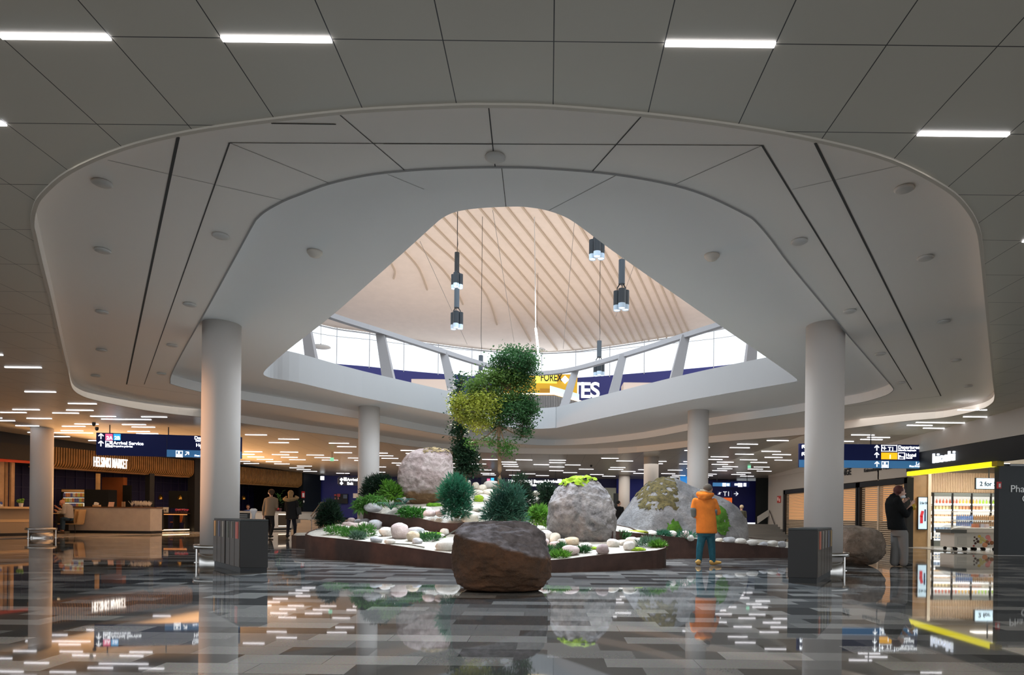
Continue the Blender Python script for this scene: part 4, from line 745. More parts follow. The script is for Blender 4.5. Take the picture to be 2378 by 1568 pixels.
t = thing('shop_lettering', 'black capital letters ending UNGE on the grey band above the shutters', 'sign'); p = PR(1962, 1105, -.03); text('lettering', 'LOUNGE', M_black, .42, t, (RX - .03, Yr(1985) + 2.05, p.z + .02), (PI / 2, 0, -PI / 2), sx=1.0, bold=.012)
t = thing('shop_lettering', 'row of small black words on the grey band left of the yellow strip', 'sign'); p = PR(2006, 1096, -.03); [text('lettering', wd_, M_black, .20, t, (RX - .03, p.y - k_ * .78, p.z - .02), (PI / 2, 0, -PI / 2), bold=.006) for k_, wd_ in enumerate(('Kotiruoat', 'Ruispala', 'Tea 2007', 'Pub'))]
q = PR(1809, 1160, -.02); t = thing('hydrant_sign', 'red fire hydrant sign on the grey wall at the right', 'sign', q, -PI / 2); MB().box((0, 0, 0), (.58, .02, .40)).build('plate', mat('fire_red2', (.42, .06, .05), .5), t); mb = MB(); mb.box((-.12, -.02, .03), (.2, .01, .2)); mb.box((.14, -.02, -.05), (.16, .01, .18)); mb.build('white_symbol', mat('sym_pink', (.7, .45, .42), .5), t)
# stairs and pale sloped parapet at the right
st = thing('staircase', 'short grey staircase behind the big rock at the right', 'stairs'); xa = P(1735, 1245, 36.0).x - .6; xb = RX - .02
for k in range(5): MB().box(((xa + xb) / 2, 36.3 + .42 * k, .066 + .132 * k), (xb - xa, .44, .132)).build('step', M_stone, st)
MB().box(((xa + xb) / 2, 38.55, .33), (xb - xa, .8, .66)).build('landing', M_stone, st)
o = MB().hexa([P(1760, 1200, 39.2), P(1786, 1184, 39.2), P(1786, 1198, 39.2), P(1760, 1216, 39.2)], Vector((0, .12, 0))).build('sloped_parapet', mat('parapet_grey', (.42, .41, .38), .6)); tag(o, 'pale sloping stair parapet in the dark opening at the right', 'parapet')
o = MB().tube([PR(1787, 1186, -.06), PR(1801, 1224, -.06)], .03, 8).build('wall_handrail', M_steel); tag(o, 'steel handrail on the grey wall above the right stairs', 'handrail')
# kiosk
t = thing('kiosk_canopy', 'bright yellow strip canopy over the kiosk opening', 'canopy'); p, q = PR(2106, 1097, -.12), PR(2303, 1070, -.12); MB().hexa([(p.x, p.y, 2.66), (q.x, q.y, 2.66), (q.x + .2, q.y, 2.66), (p.x + .2, p.y, 2.66)], Vector((0, 0, .15))).build('yellow_strip', emis('yellow_glow', (.95, .86, .005), 1.0), t); MB().box((q.x + .1, q.y - .12, 2.735), (.2, .24, .15)).build('end_cap', mat('mustard', (.30, .22, .0), .5), t)
t = thing('kiosk_lettering', 'white lit kiosk name in rounded letters beside the hanging sign', 'sign'); p = PR(2189, 1067, -.05); text('lettering', 'kioski', emis('kiosk_white', (.8, .88, 1), 1.2), .46, t, (RX - .06, p.y + .55, p.z - .08), (PI / 2, 0, -PI / 2), sx=1.15, bold=.009, ext=.03)
struct(MB().box((RX + 2.6, 26.3, 1.6), (5.2, .1, 3.2)).build('wall_kiosk', mat('kiosk_back', (.5, .42, .32), .6))); struct(MB().box((RX + 2.6, (ya + 26.3) / 2, 3.22), (5.2, 26.3 - ya, .1)).build('ceiling_kiosk', mat('kiosk_ceiling', (.7, .68, .64), .6))); struct(MB().box((RX + 5.2, (ya + 26.3) / 2, 1.6), (.1, 26.3 - ya, 3.2)).build('wall_kioskside', MATS['kiosk_back']))
struct(MB().box((RX + 2.6, (ya + 26.3) / 2, .006), (5.2, 26.3 - ya, .01)).build('floor_kiosk', mat('kiosk_floor', (.36, .35, .33), .2)))
t = thing('slatted_wall', 'pale wooden slat wall above the drinks cooler in the kiosk', 'wall cladding'); a, b = P(2155, 1098, 26.0), P(2330, 1145, 26.0); mb = MB(); nn = 46
for k in range(nn): mb.box((a.x + (b.x - a.x) * k / nn, 26.0, (a.z + b.z) / 2), (.045, .08, a.z - b.z))
mb.build('slat', mat('pale_slat', (.72, .52, .34), .5), t); MB().box(((a.x + b.x) / 2, 26.1, (a.z + b.z) / 2), (b.x - a.x + .1, .06, a.z - b.z)).build('backing', mat('slat_back', (.40, .26, .14), .6), t)
o = ibox(2116, 2156, 1104, 1271, 24.6, .5, 'wood_jamb', mat('jamb_oak', (.40, .25, .12), .5, noise_amt=.12, nscale=2), 'oak panelled jamb at the left of the kiosk opening', 'panel', z0=0); ibox(2156, 2161, 1100, 1271, 24.55, .5, 'jamb_edge', mat('edge_pale', (.72, .62, .48), .4), 'pale vertical edge post between jamb and drinks cooler', 'post', z0=0)
ibox(2092, 2116, 1104, 1271, 24.8, .4, 'dark_jamb', M_dark, 'dark pillar between the wide shutter and the oak jamb', 'pillar', z0=0)
t = thing('advert_screen', 'tall pale blue advert screen on the oak jamb', 'screen'); ibox(2132.5, 2154, 1154, 1231, 24.5, .08, 'housing', M_black, parent=t); ibox(2134, 2152, 1155.5, 1229, 24.47, .04, 'display', emis('advert_blue', (.55, .75, .90), .62), parent=t); text('lettering', '2 for 5€', M_black, .13, t, P(2136, 1171, 24.45), sx=.7, bold=.002); mb = MB(); mb.box(P(2141, 1194, 24.45), (.10, .01, .24), ry=.25); mb.box(P(2140, 1207, 24.45), (.10, .01, .28)); mb.build('red_bottle', mat('advert_red', (.62, .03, .05), .5, emit=(.7, .05, .06), es=.3), t); mb = MB(); mb.box(P(2148.5, 1197, 24.45), (.05, .01, .45)); mb.build('blue_bottle', mat('advert_navy', (.03, .06, .16), .5), t)
t = thing('price_screen', 'pale blue 2 for 5 price screen hanging in the kiosk', 'screen'); a, b = P(2267, 1111, 23.0), P(2330, 1136, 23.0); MB().box(((a.x + b.x) / 2, 23.03, (a.z + b.z) / 2), (b.x - a.x + .04, .06, a.z - b.z + .04)).build('housing', M_black, t); MB().box(((a.x + b.x) / 2, 22.98, (a.z + b.z) / 2), (b.x - a.x, .04, a.z - b.z)).build('display', MATS['advert_blue'], t); text('lettering', '2 for 5€', M_black, .22, t, P(2275, 1128.5, 22.95), bold=.003); mb = MB(); mb.tube([((a.x + b.x) / 2, 23.05, a.z), ((a.x + b.x) / 2, 23.05, 3.17)], .02, 6); mb.build('rod', M_black, t)
for k, (x, y) in enumerate(((2250, 22.2), (2300, 24.2), (2330, 22.0))):
    p = P(x, 1100, y); tag(MB().box((p.x, y, 3.155), (1.2, .35, .03)).build('kiosk_light', emis('kiosk_panel_light', (1, .97, .90), 3.5)), 'white light panel in the kiosk ceiling, ' + ('left', 'far', 'right')[k] + ' one', 'ceiling light')
t = thing('drinks_cooler', 'tall lit drinks cooler filling the kiosk back wall', 'cooler'); a, b = P(2166, 1145, 25.3), P(2345, 1268, 25.3); cw = b.x - a.x; ch = a.z
M_cool = mat('cooler_grey', (.16, .18, .17), .4)
MB().box((a.x + cw / 2, 25.98, ch / 2), (cw, .06, ch)).build('back', emis('cooler_back_glow', (.95, .93, .88), .7), t); MB().box((a.x + cw / 2, 25.65, ch - .05), (cw, .7, .12)).build('top', M_cool, t); MB().box((a.x + cw / 2, 25.65, .13), (cw, .7, .26)).build('base', M_cool, t)
MB().box((a.x + cw / 2, 25.28, .36), (cw, .04, .05)).build('trim_strip', mat('cool_white', (.85, .85, .82), .4), t)
for k in range(5): MB().box((a.x + cw * k / 4 * .99 + .02, 25.30, ch / 2), (.05, .06, ch)).build('door_post', M_black, t)
SH = [(1171, 14, ((.62, .16, .08), (.75, .48, .1), (.7, .55, .6)), 'fruit drink bottle'), (1185, 14, ((.75, .62, .35), (.7, .35, .2), (.85, .8, .6)), 'snack cup'), (1201, 10, ((.62, .42, .25), (.8, .75, .65)), 'sandwich pack'), (1217, 10, ((.72, .5, .28), (.8, .7, .6)), 'pastry pack'), (1235, 15, ((.3, .42, .6), (.75, .45, .25), (.7, .75, .8)), 'milk carton'), (1254, 15, ((.35, .5, .75), (.8, .82, .85)), 'water bottle')]
for k, (y, n, cs, nm) in enumerate(SH):
    z = P(2200, y, 25.4).z; MB().box((a.x + cw / 2, 25.6, z - .02), (cw, .55, .03)).build('shelf', mat('cool_white', (.85, .85, .82), .4), t); MB().box((a.x + cw / 2, 25.31, z - .0), (cw, .02, .05)).build('shelf_light', E_cool, t)
    zn = P(2200, y - 12, 25.4).z - z; grp = '%ss on shelf %d of the drinks cooler' % (nm, k + 1); low = k in (2, 3); ws = cw / (n + 8)
    for i in range(n + 8):
        c = cs[(i * len(cs)) // (n + 8)] if k != 0 or i < n else (.42, .66, .08); x = a.x + .1 + (cw - .16) * i / (n + 8); nmx = nm.replace(' ', '_'); h = .10 if low else .20
        mb = MB(); 
        if low: mb.box((x, 25.45, z + h / 2), (ws * .85, .2, h * r3.uniform(.7, 1.1)))
        elif 'bottle' in nm: mb.lathe([(.035, 0), (.037, h * .6), (.014, h * .82), (.014, h)], (x, 25.42, z), 8)
        else: mb.box((x, 25.42, z + h * .42), (ws * .7, .1, h * .84))
        o = mb.build(nmx, mat('prod_%d%d%d' % tuple(int(v * 50) for v in c), c, .4)); tag(o, '%s on the %s shelf of the lit kiosk cooler' % (nm if k or i < n else 'green drink bottle', ('top', 'second', 'third', 'fourth', 'fifth', 'bottom')[k]), nm.split()[-1], grp if k or i < n else 'green bottles on the top cooler shelf')
# freezer chest on wheels
t = thing('ice_cream_chest', 'white freezer chest on wheels with printed fruit and glass lid in the kiosk opening', 'freezer'); Y = 21.9; a, b = P(2216, 1237, Y), P(2318, 1270, Y); M_fz = mat('freezer_white', (.62, .60, .57), .4); zt = P(2250, 1226, Y).z
MB().box(((a.x + b.x) / 2, Y + .4, (.12 + a.z) / 2), (b.x - a.x, .8, a.z - .12)).build('body', M_fz, t, bevel=.02); x1 = P(2243, 1230, Y).x; MB().box(((x1 + b.x) / 2, Y + .38, (a.z + zt) / 2), (b.x - x1, .86, zt - a.z)).build('counter_band', M_fz, t, bevel=.02); x0 = P(2206, 1230, Y).x
MB().box(((x0 + x1) / 2, Y + .38, a.z - .02 + .06), (x1 - x0, .86, .12)).build('grey_ledge', mat('ledge_grey', (.11, .12, .12), .5), t)
MB().box((P(2234, 1257, Y).x, Y - .01, .34), (.30, .02, .26)).build('vent_panel', mat('vent_grey', (.48, .47, .45), .5), t)
for sx in (.08, .30, .52, .72, .95):
    for sy in (.1, .7): MB().lathe([(.055, -.02), (.055, .02)], (0, 0, 0), 12).build('wheel', M_black, t).matrix_local = Matrix.Translation((a.x + (b.x - a.x) * sx, Y + sy, .06)) @ Matrix.Rotation(PI / 2, 4, 'X')
FR = [(2263, 1248, .03, 'd'), (2268, 1252, .035, 'd'), (2262, 1256, .03, 'd'), (2271, 1258, .05, 'd'), (2265, 1262, .04, 'd'), (2261, 1268, .03, 'r'), (2274, 1246, .05, 'y'), (2280, 1252, .07, 'g'), (2277, 1259, .06, 'g'), (2286, 1256, .05, 'g'), (2294, 1248, .08, 'p'), (2298, 1254, .06, 'p'), (2292, 1259, .06, 'b'), (2287, 1266, .085, 'o'), (2303, 1261, .07, 'b'), (2296, 1264, .03, 'd')]
FC = {'d': (.05, .02, .02), 'r': (.4, .05, .05), 'y': (.65, .45, .08), 'g': (.5, .45, .18), 'p': (.66, .25, .25), 'b': (.28, .11, .05), 'o': (.62, .28, .15)}
for key in FC:
    mb = MB(); [mb.ball((P(x, y, Y).x, Y - .005, P(x, y, Y).z), (r * 1.1, .012, r), 10) for x, y, r, c in FR if c == key]; mb.build('printed_fruit', mat('fruit_' + key, FC[key], .5), t)
mb = MB(); mb.hexa([(x0 + .05, Y + .05, a.z + .1), (b.x, Y + .0, zt), (b.x, Y + .75, zt), (x0 + .05, Y + .75, a.z + .1)], [Vector((x1 + .1, Y + .35, zt + .28)), Vector((b.x, Y + .2, zt + .38)), Vector((b.x, Y + .75, zt + .38)), Vector((x1 + .1, Y + .75, zt + .28))]); mb.build('glass_lid', glass('lid_glass', (.93, .96, .98), .15), t)
for k, (x, c, l) in enumerate(((2285, (.6, .2, .1), 'red ice cream pack inside the freezer lid'), (2296, (.55, .52, .58), 'grey ice cream pack inside the freezer lid'), (2308, (.75, .6, .6), 'pink ice cream pack inside the freezer lid'))): o = MB().box((P(x, 1222, Y).x, Y + .45, zt + .07), (.13, .2, .13), .2 * k).build('ice_cream_pack', mat('icepack_%d' % k, c, .5)); tag(o, l, 'ice cream pack')
# six-packs of water on the rack behind the freezer
rk = thing('drinks_rack', 'wire rack of drinks behind the freezer chest', 'rack'); xr0, xr1 = P(2222, 1200, 23.6).x, P(2330, 1200, 23.6).x; zs = [P(2250, y, 23.6).z for y in (1222, 1208, 1188)]
for z in zs: MB().box(((xr0 + xr1) / 2, 23.75, z - .015), (xr1 - xr0, .4, .02)).build('shelf', mat('cool_white', (.85, .85, .82), .4), rk)
for x in (xr0, xr1): MB().box((x, 23.9, zs[-1] / 2), (.03, .03, zs[-1])).build('upright', M_steel, rk)
for k, z in enumerate(zs[:2]):
    for i in range(20):
        x = xr0 + .06 + i * .078; blue = i < 8; o = MB().lathe([(.033, 0), (.034, .13), (.012, .17), (.012, .2)], (x, 23.68, z), 8).build('water_bottle' if blue else 'soda_bottle', mat('water_blue', (.22, .36, .72), .3) if blue else mat('soda_amber', (.55, .30, .12), .3)); tag(o, ('blue water bottle on the %s of the wire rack' if blue else 'amber soda bottle on the %s of the wire rack') % ('lower shelf', 'upper shelf')[k], 'bottle', ('blue water bottles, %s' if blue else 'amber bottles, %s') % ('lower rack shelf', 'upper rack shelf')[k])
# dark pharmacy wall at the right edge
t = thing('pharmacy_front', 'dark grey pharmacy wall with pale lettering at the right edge', 'shop front'); Y = ya + .05
a = P(2318, 1287, Y); MB().box((a.x + 2.6, Y + .1, 1.37), (5.2, .2, 2.74)).build('wall_panel', mat('pharmacy_grey', (.022, .026, .029), .5), t); MB().box((a.x + 2.75, Y - .02, 2.70), (4.9, .06, .05)).build('light_edge', mat('edge_white', (.5, .5, .5), .4), t); E_ph = mat('pharm_letter', (.55, .56, .56), .5, emit=(.6, .62, .62), es=.25)
text('lettering', 'Pharmacy', E_ph, .30, t, P(2346, 1143, Y - .02)); text('lettering', 'Care', E_ph, .30, t, P(2373, 1166, Y - .02))
q = P(2320, 1127, Y - .08); t = thing('alarm_box', 'small red fire alarm plate at the edge of the pharmacy wall', 'sign', q); MB().box((0, 0, 0), (.11, .05, .2)).build('plate', mat('fire_red', (.55, .03, .03), .5), t); MB().box((0, -.03, -.01), (.05, .01, .11)).build('white_symbol', MATS['paper_white2'], t)
# ================================================================== planters
M_cort = mat('weathered_steel', (.060, .030, .022), .65, .1, noise_amt=.25, nscale=3, bump=.1, bscale=9)
M_grav = mat('pale_gravel', (.40, .37, .32), .9, noise_amt=.22, nscale=22, bump=.8, bscale=45)
def lerp1(x, xs, ys):
    if x <= xs[0]: return ys[0]
    for a, b, c, d in zip(xs, xs[1:], ys, ys[1:]):
        if x <= b: return c + (d - c) * (x - a) / (b - a)
    return ys[-1]
# lower planter: base line and rim points seen along its front
FA = [((708, 1294), 1241), ((787, 1302), 1251), ((864, 1308), 1260), ((970, 1316), 1275), ((1050, 1322), 1286), ((1165, 1329), 1297), ((1278, 1330), 1301), ((1393, 1327), 1289), ((1500, 1322), 1280.5), ((1531, 1321), 1277), ((1546, 1318), 1271)]
fa = []; fz = []
for (x, yb), yt in FA: q = FLR(x, yb); fa.append(q); fz.append(P(x, yt, q.y).z)
e = FLR(1546, 1318); back = [Vector((e.x + .02, e.y + .45, 0)), Vector((e.x - .25, e.y + 1.1, 0)), Vector((2.2, 17.2, 0)), Vector((.5, 19.5, 0)), Vector((-5.2, 19.6, 0)), Vector((fa[0].x - .25, 17.6, 0))]
bz = [fz[-1] + .06, fz[-1] + .10, .75, .9, .9, .70]
def zA(X, Y):
    xf = [p.x for p in fa]; yf = lerp1(X, xf, [p.y for p in fa]); return lerp1(X, xf, fz) - .02 + max(0, Y - yf) * .075
def zB(X, Y): return 1.10 + max(0, Y - 16.2) * .10 + .42 * math.exp(-((X + 2.2) / 2.0) ** 2 - ((Y - 21.3) / 2.2) ** 2)
def planter(label, pts, zt, zbed, zlow=0.0, res=26, grp=None):
    t = thing('planter', label, 'planter'); cp = catmull([Vector((p[0], p[1], z)) for p, z in zip(pts, zt)], 3); n = len(cp)
    inn = grow([(c.x, c.y, 0) for c in cp], -.03); mb = MB(); lo = [zlow(c.x, c.y) if callable(zlow) else zlow for c in cp]
    vs = [(c.x, c.y, l) for c, l in zip(cp, lo)] + [(c.x, c.y, c.z) for c in cp] + [(i.x, i.y, c.z) for i, c in zip(inn, cp)] + [(i.x, i.y, l) for i, l in zip(inn, lo)]
    mb.add(vs, [(a * n + i, a * n + (i + 1) % n, ((a + 1) % 4) * n + (i + 1) % n, ((a + 1) % 4) * n + i) for a in range(4) for i in range(n)]); mb.build('steel_edging', M_cort, t)
    poly = [(i.x, i.y) for i in inn]; xs = [p[0] for p in poly]; ys = [p[1] for p in poly]; mb = MB(); pts3 = [Vector((i.x, i.y, min(c.z - .015, zbed(i.x, i.y)))) for i, c in zip(inn, cp)]
    # bed surface: rim ring plus interior grid, triangulated in plan
    from mathutils.geometry import delaunay_2d_cdt
    P2 = [Vector((p.x, p.y)) for p in pts3]; Z = [p.z for p in pts3]; st = max(max(xs) - min(xs), max(ys) - min(ys)) / res
    x = min(xs)
    while x < max(xs):
        y = min(ys)
        while y < max(ys):
            if inside((x, y), poly) and min((Vector((x, y)) - q).length for q in P2[:n]) > st * .5: P2.append(Vector((x, y))); Z.append(zbed(x, y) + .03 * (noise.noise((x * 1.3, y * 1.3, 3)) ))
            y += st
        x += st
    r = delaunay_2d_cdt(P2, [(i, (i + 1) % n) for i in range(n)], [], 1, 1e-4)
    zz = []
    for co, orig in zip(r[0], r[3]): zz.append((co.x, co.y, Z[orig[0]] if orig else zbed(co.x, co.y)))
    mb.add(zz, [tuple(f) for f in r[2]]); g = mb.build('gravel_bed', M_grav, t, True); return t
planter('large rust brown steel planter in front with pale gravel, stones and low plants', [(p.x, p.y) for p in fa] + [(p.x, p.y) for p in back], fz + bz, zA)
# small planter end peeking out at the left
q0, q1 = FLR(677, 1272), FLR(712, 1277); z0 = P(677, 1243, q0.y).z
planter('small rust brown planter end sticking out behind the large front planter', [(q0.x, q0.y), (q1.x + .3, q1.y + .1), (q1.x + .5, q1.y + 1.5), (q0.x + .2, q0.y + 1.6)], [z0, z0 + .05, z0 + .2, z0 + .1], lambda X, Y: z0 + .05)
# upper tier
UBP = [((844, 1183), 18.3), ((858, 1189), 17.9), ((884, 1193), 17.5), ((966, 1203), 16.7), ((1017, 1213), 16.2), ((1055, 1215.5), 15.9), ((1080, 1213), 16.0), ((1130, 1210), 16.6), ((1190, 1195), 17.8), ((1240, 1170), 19.5), ((1258, 1156), 21.0)]
ub = [P(x, y, Y) for (x, y), Y in UBP]; ubb = [Vector((-.4, 23.0, 1.75)), Vector((-3.5, 23.8, 1.8)), Vector((-5.6, 21.5, 1.45))]
def zB2(X, Y): return zB(X, Y) - .12
planter('upper curved rust brown steel planter holding the trees and the pinkish boulder', [(p.x, p.y) for p in ub + ubb], [p.z for p in ub + ubb], zB2, lambda X, Y: .50 + .06 * (Y - 15))
# right planter
FD = [((1415, 1305), 1232), ((1434, 1304), 1234.5), ((1492, 1301), 1239), ((1553, 1298), 1246), ((1617, 1297), 1251.5), ((1663, 1296.6), 1257.5), ((1760, 1296), 1266), ((1835, 1295.5), 1273)]
fd = []; dz = []
for (x, yb), yt in FD: q = FLR(x, yb); fd.append(q); dz.append(P(x, yt, q.y).z)
def zD(X, Y): return lerp1(X, [p.x for p in fd], dz) + max(0, Y - lerp1(X, [p.x for p in fd], [p.y for p in fd])) * .05 - .02
planter('long dark rust brown planter on the right under the big grey rock', [(p.x, p.y) for p in fd] + [(7.2, 17.8), (7.0, 19.5), (4.5, 21.0), (1.6, 20.5), (1.2, 17.6)], dz + [.3, .35, .6, .8, .8], zD)
BED = {zA: (11.5, 18.5), zB2: (15.9, 22.6), zD: (16.2, 20.0)}
# ------------------------------------------------------------------ rocks
def rock_mesh(name, dims, seed, m, sub=4, amp=.12, cuts=5, sq=.75, freq=1.4, fine=.03):
    rr = random.Random(seed); bm = bmesh.new(); bmesh.ops.create_icosphere(bm, subdivisions=sub, radius=1)
    pl = []
    for k in range(cuts):
        n = Vector((rr.gauss(0, 1), rr.gauss(0, 1), rr.gauss(0, .7))).normalized(); pl.append((n, rr.uniform(.74, .92)))
    off = Vector((rr.uniform(0, 99),) * 3)
    for v in bm.verts:
        d = v.co.normalized(); c = Vector([math.copysign(abs(a) ** sq, a) for a in d])
        c = c * (1 / max(1e-6, sum(abs(a) ** (2 / sq) for a in c) ** (sq / 2))) if False else c.normalized() * (1 / (sum(abs(a) ** (2 / sq) for a in d) ** (sq / 2)))
        c = c * (1 + amp * noise.fractal(d * freq + off, 1.0, 2.0, 3))
        for n, k in pl:
            e = c.dot(n) - k
            if e > 0: c -= n * e * .85
        c += d * fine * noise.fractal(d * freq * 5 + off, .8, 2.1, 4)
        v.co = Vector((c.x * dims[0] / 2, c.y * dims[1] / 2, c.z * dims[2] / 2))
    for f in bm.faces: f.smooth = True
    me = bpy.data.meshes.new(name); bm.to_mesh(me); bm.free(); me.materials.append(m); return me
def profile_rock(name, prof, Y, m, seed, dep=.8, sub=6, amp=.07, fine=.02, tweak=None, cuts=4):
    # prof: (pixel row, left, right) of the outline, read at depth Y; gives a solid of real depth about its own centre
    k = Y / FPX; y0, y1 = prof[0][0], prof[-1][0]; xc = sum(a[1] + a[2] for a in prof) / (2 * len(prof)); ys = [a[0] for a in prof]; ls = [(a[1] - xc) * k for a in prof]; rs = [(a[2] - xc) * k for a in prof]
    rr = random.Random(seed); off = Vector((rr.uniform(0, 50), rr.uniform(0, 50), rr.uniform(0, 50))); bm = bmesh.new(); bmesh.ops.create_icosphere(bm, subdivisions=sub, radius=1); H = (y1 - y0) * k
    pl = [(Vector((rr.gauss(0, .6), -abs(rr.gauss(.8, .4)), rr.gauss(0, .5))).normalized(), rr.uniform(.80, .93)) for _ in range(cuts)]
    for v in bm.verts:
        d = v.co.normalized(); f = (1 - d.z) / 2; y = y0 + (y1 - y0) * f; l, r = lerp1(y, ys, ls), lerp1(y, ys, rs); s = math.sqrt(max(1e-9, 1 - d.z * d.z)); hx, hy = d.x / s, d.y / s; q = 1 / max(1e-6, (abs(hx) ** 2.6 + abs(hy) ** 2.6) ** (1 / 2.6)); e = min(1, s / .28)
        c = Vector(((l + r) / 2 + (r - l) / 2 * hx * q * e, (r - l) / 2 * dep * hy * q * e, H * (.5 - f)))
        n = amp * noise.fractal(d * 1.5 + off, 1, 2, 3); c.x *= 1 + n * .35; c.y *= 1 + n * 1.6
        for pn, pk in pl:
            u = Vector((c.x / ((r - l) / 2 + .01), c.y / ((r - l) / 2 * dep + .01), 2 * c.z / H)).dot(pn) - pk
            if u > 0: c.y -= pn.y * u * (r - l) / 2 * dep * .8
        if tweak: c = tweak(c)
        c += d * fine * (noise.fractal(d * 6 + off, .8, 2.1, 5) + .9 * abs(noise.noise(d * 3 + off)) - .3); v.co = c
    for fc in bm.faces: fc.smooth = True
    me = bpy.data.meshes.new(name); bm.to_mesh(me); bm.free(); me.materials.append(m); return me, xc, (y0 + y1) / 2, H
def stone_mat(name, c1, c2, c3, s1=2.0, s2=14.0, bump=.5, rough=.8, speck=(.30, .70)):
    m = bpy.data.materials.new(name); m.use_nodes = True; N = m.node_tree.nodes; L = m.node_tree.links; b = N['Principled BSDF']; b.inputs['Roughness'].default_value = rough
    tc = N.new('ShaderNodeTexCoord')
    def nz(sc, det, rg=.6, dist=0.0):
        n = N.new('ShaderNodeTexNoise'); n.inputs['Scale'].default_value = sc; n.inputs['Detail'].default_value = det; n.inputs['Roughness'].default_value = rg; n.inputs['Distortion'].default_value = dist; L.new(tc.outputs['Object'], n.inputs['Vector']); return n.outputs['Fac']
    def ramp(f, a, b_, p0, p1):
        r = N.new('ShaderNodeValToRGB'); L.new(f, r.inputs[0]); r.color_ramp.elements[0].position = p0; r.color_ramp.elements[1].position = p1; r.color_ramp.elements[0].color = (*a, 1); r.color_ramp.elements[1].color = (*b_, 1); return r.outputs[0]
    base = ramp(nz(s1, 4, .6, .6), c1, c2, .36, .64); fac = ramp(nz(s2, 5, .75), (0, 0, 0), (1, 1, 1), *speck)
    mx = N.new('ShaderNodeMix'); mx.data_type = 'RGBA'; mf = N.new('ShaderNodeMath'); mf.operation = 'MULTIPLY'; mf.inputs[1].default_value = .6; L.new(fac, mf.inputs[0]); L.new(mf.outputs[0], mx.inputs['Factor']); L.new(base, mx.inputs['A']); mx.inputs['B'].default_value = (*c3, 1); L.new(mx.outputs['Result'], b.inputs['Base Color'])
    bp = N.new('ShaderNodeBump'); bp.inputs['Strength'].default_value = bump; bp.inputs['Distance'].default_value = .09; L.new(nz(s2 * .8, 7, .7), bp.inputs['Height']); L.new(bp.outputs[0], b.inputs['Normal']); return m
def moss_part(name, src, m, par, cond, thick=.02, rough=.02):   # a moss cushion grown on part of a rock's own surface
    vs = {}; mb = MB(); me = src.data
    for p in me.polygons:
        if cond(p.center, p.normal):
            ids = []
            for i in p.vertices:
                if i not in vs: co = me.vertices[i].co; n = me.vertices[i].normal; vs[i] = len(mb.v); mb.v.append(tuple(co + n * (thick + rough * noise.noise(co * 9))))
                ids.append(vs[i])
            mb.f.append(tuple(ids))
    o = mb.build(name, m, par, True); return o
M_moss = mat('bright_moss', (.30, .42, .03), .9, col2=(.14, .24, .015), nscale=14, bump=.8, bscale=60); M_moss2 = mat('olive_moss', (.16, .13, .055), .95, col2=(.05, .045, .025), nscale=10, bump=.9, bscale=40); M_moss3 = mat('deep_moss', (.07, .17, .015), .9, col2=(.03, .09, .01), nscale=16, bump=.8, bscale=50)
def boulder(name, label, cat, me, loc, rz=0.0):
    o = link(name, me); o.location = loc; o.rotation_euler = (0, 0, rz); return tag(o, label, cat)
# 1: brown front boulder: flat slanted grey top, rusty face
M_br = stone_mat('rusty_granite', (.10, .045, .018), (.17, .07, .028), (.03, .02, .014), 2.2, 7, .8, .6)
N = M_br.node_tree.nodes; L = M_br.node_tree.links; tc = N.new('ShaderNodeNewGeometry'); tco = N.new('ShaderNodeTexCoord'); sp = N.new('ShaderNodeSeparateXYZ'); L.new(tco.outputs['Object'], sp.inputs[0])
nn = N.new('ShaderNodeTexNoise'); nn.inputs['Scale'].default_value = 3; nn.inputs['Detail'].default_value = 5; L.new(tco.outputs['Object'], nn.inputs['Vector'])
ad = N.new('ShaderNodeMath'); ad.operation = 'MULTIPLY_ADD'; ad.inputs[1].default_value = .22; L.new(nn.outputs['Fac'], ad.inputs[0]); L.new(sp.outputs['Z'], ad.inputs[2])
sx = N.new('ShaderNodeMath'); sx.operation = 'MULTIPLY_ADD'; sx.inputs[1].default_value = .26; L.new(sp.outputs['X'], sx.inputs[0]); L.new(ad.outputs[0], sx.inputs[2])
rp_ = N.new('ShaderNodeValToRGB'); rp_.color_ramp.elements[0].position = .245; rp_.color_ramp.elements[1].position = .29; L.new(sx.outputs[0], rp_.inputs[0])
gm = N.new('ShaderNodeMix'); gm.data_type = 'RGBA'; L.new(rp_.outputs[0], gm.inputs['Factor']); old = N['Principled BSDF'].inputs['Base Color'].links[0].from_socket; L.new(old, gm.inputs['A'])
n3 = N.new('ShaderNodeTexNoise'); n3.inputs['Scale'].default_value = 9; n3.inputs['Detail'].default_value = 6; L.new(tco.outputs['Object'], n3.inputs['Vector']); r3_ = N.new('ShaderNodeValToRGB'); r3_.color_ramp.elements[0].color = (.10, .085, .085, 1); r3_.color_ramp.elements[1].color = (.24, .21, .215, 1); r3_.color_ramp.elements[0].position = .35; r3_.color_ramp.elements[1].position = .65; L.new(n3.outputs[0], r3_.inputs[0]); L.new(r3_.outputs[0], gm.inputs['B']); L.new(gm.outputs['Result'], N['Principled BSDF'].inputs['Base Color'])
def ridge(c):
    zr = .13 - .30 * c.x + .05 * noise.noise(Vector((c.x * 4, 0, 3))); 
    if c.y < 0 and c.z > zr: c = Vector((c.x, c.y * (1 - .95 * min(1, (c.z - zr) / max(.05, .47 - zr))), c.z))
    elif c.y < 0: c = Vector((c.x, c.y * (1.0 - .10 * min(1, (zr - c.z) / .5)), c.z))
    return c
me, xc_, yc_, H_ = profile_rock('boulder', [(1218, 1100, 1222), (1224, 1074, 1238), (1240, 1058, 1257), (1260, 1053, 1265), (1290, 1050, 1273), (1320, 1049, 1278), (1345, 1053, 1278), (1362, 1061, 1268), (1373, 1074, 1254), (1379, 1092, 1236)], 8.95, M_br, 4, .78, 6, .08, .022, ridge, 0)
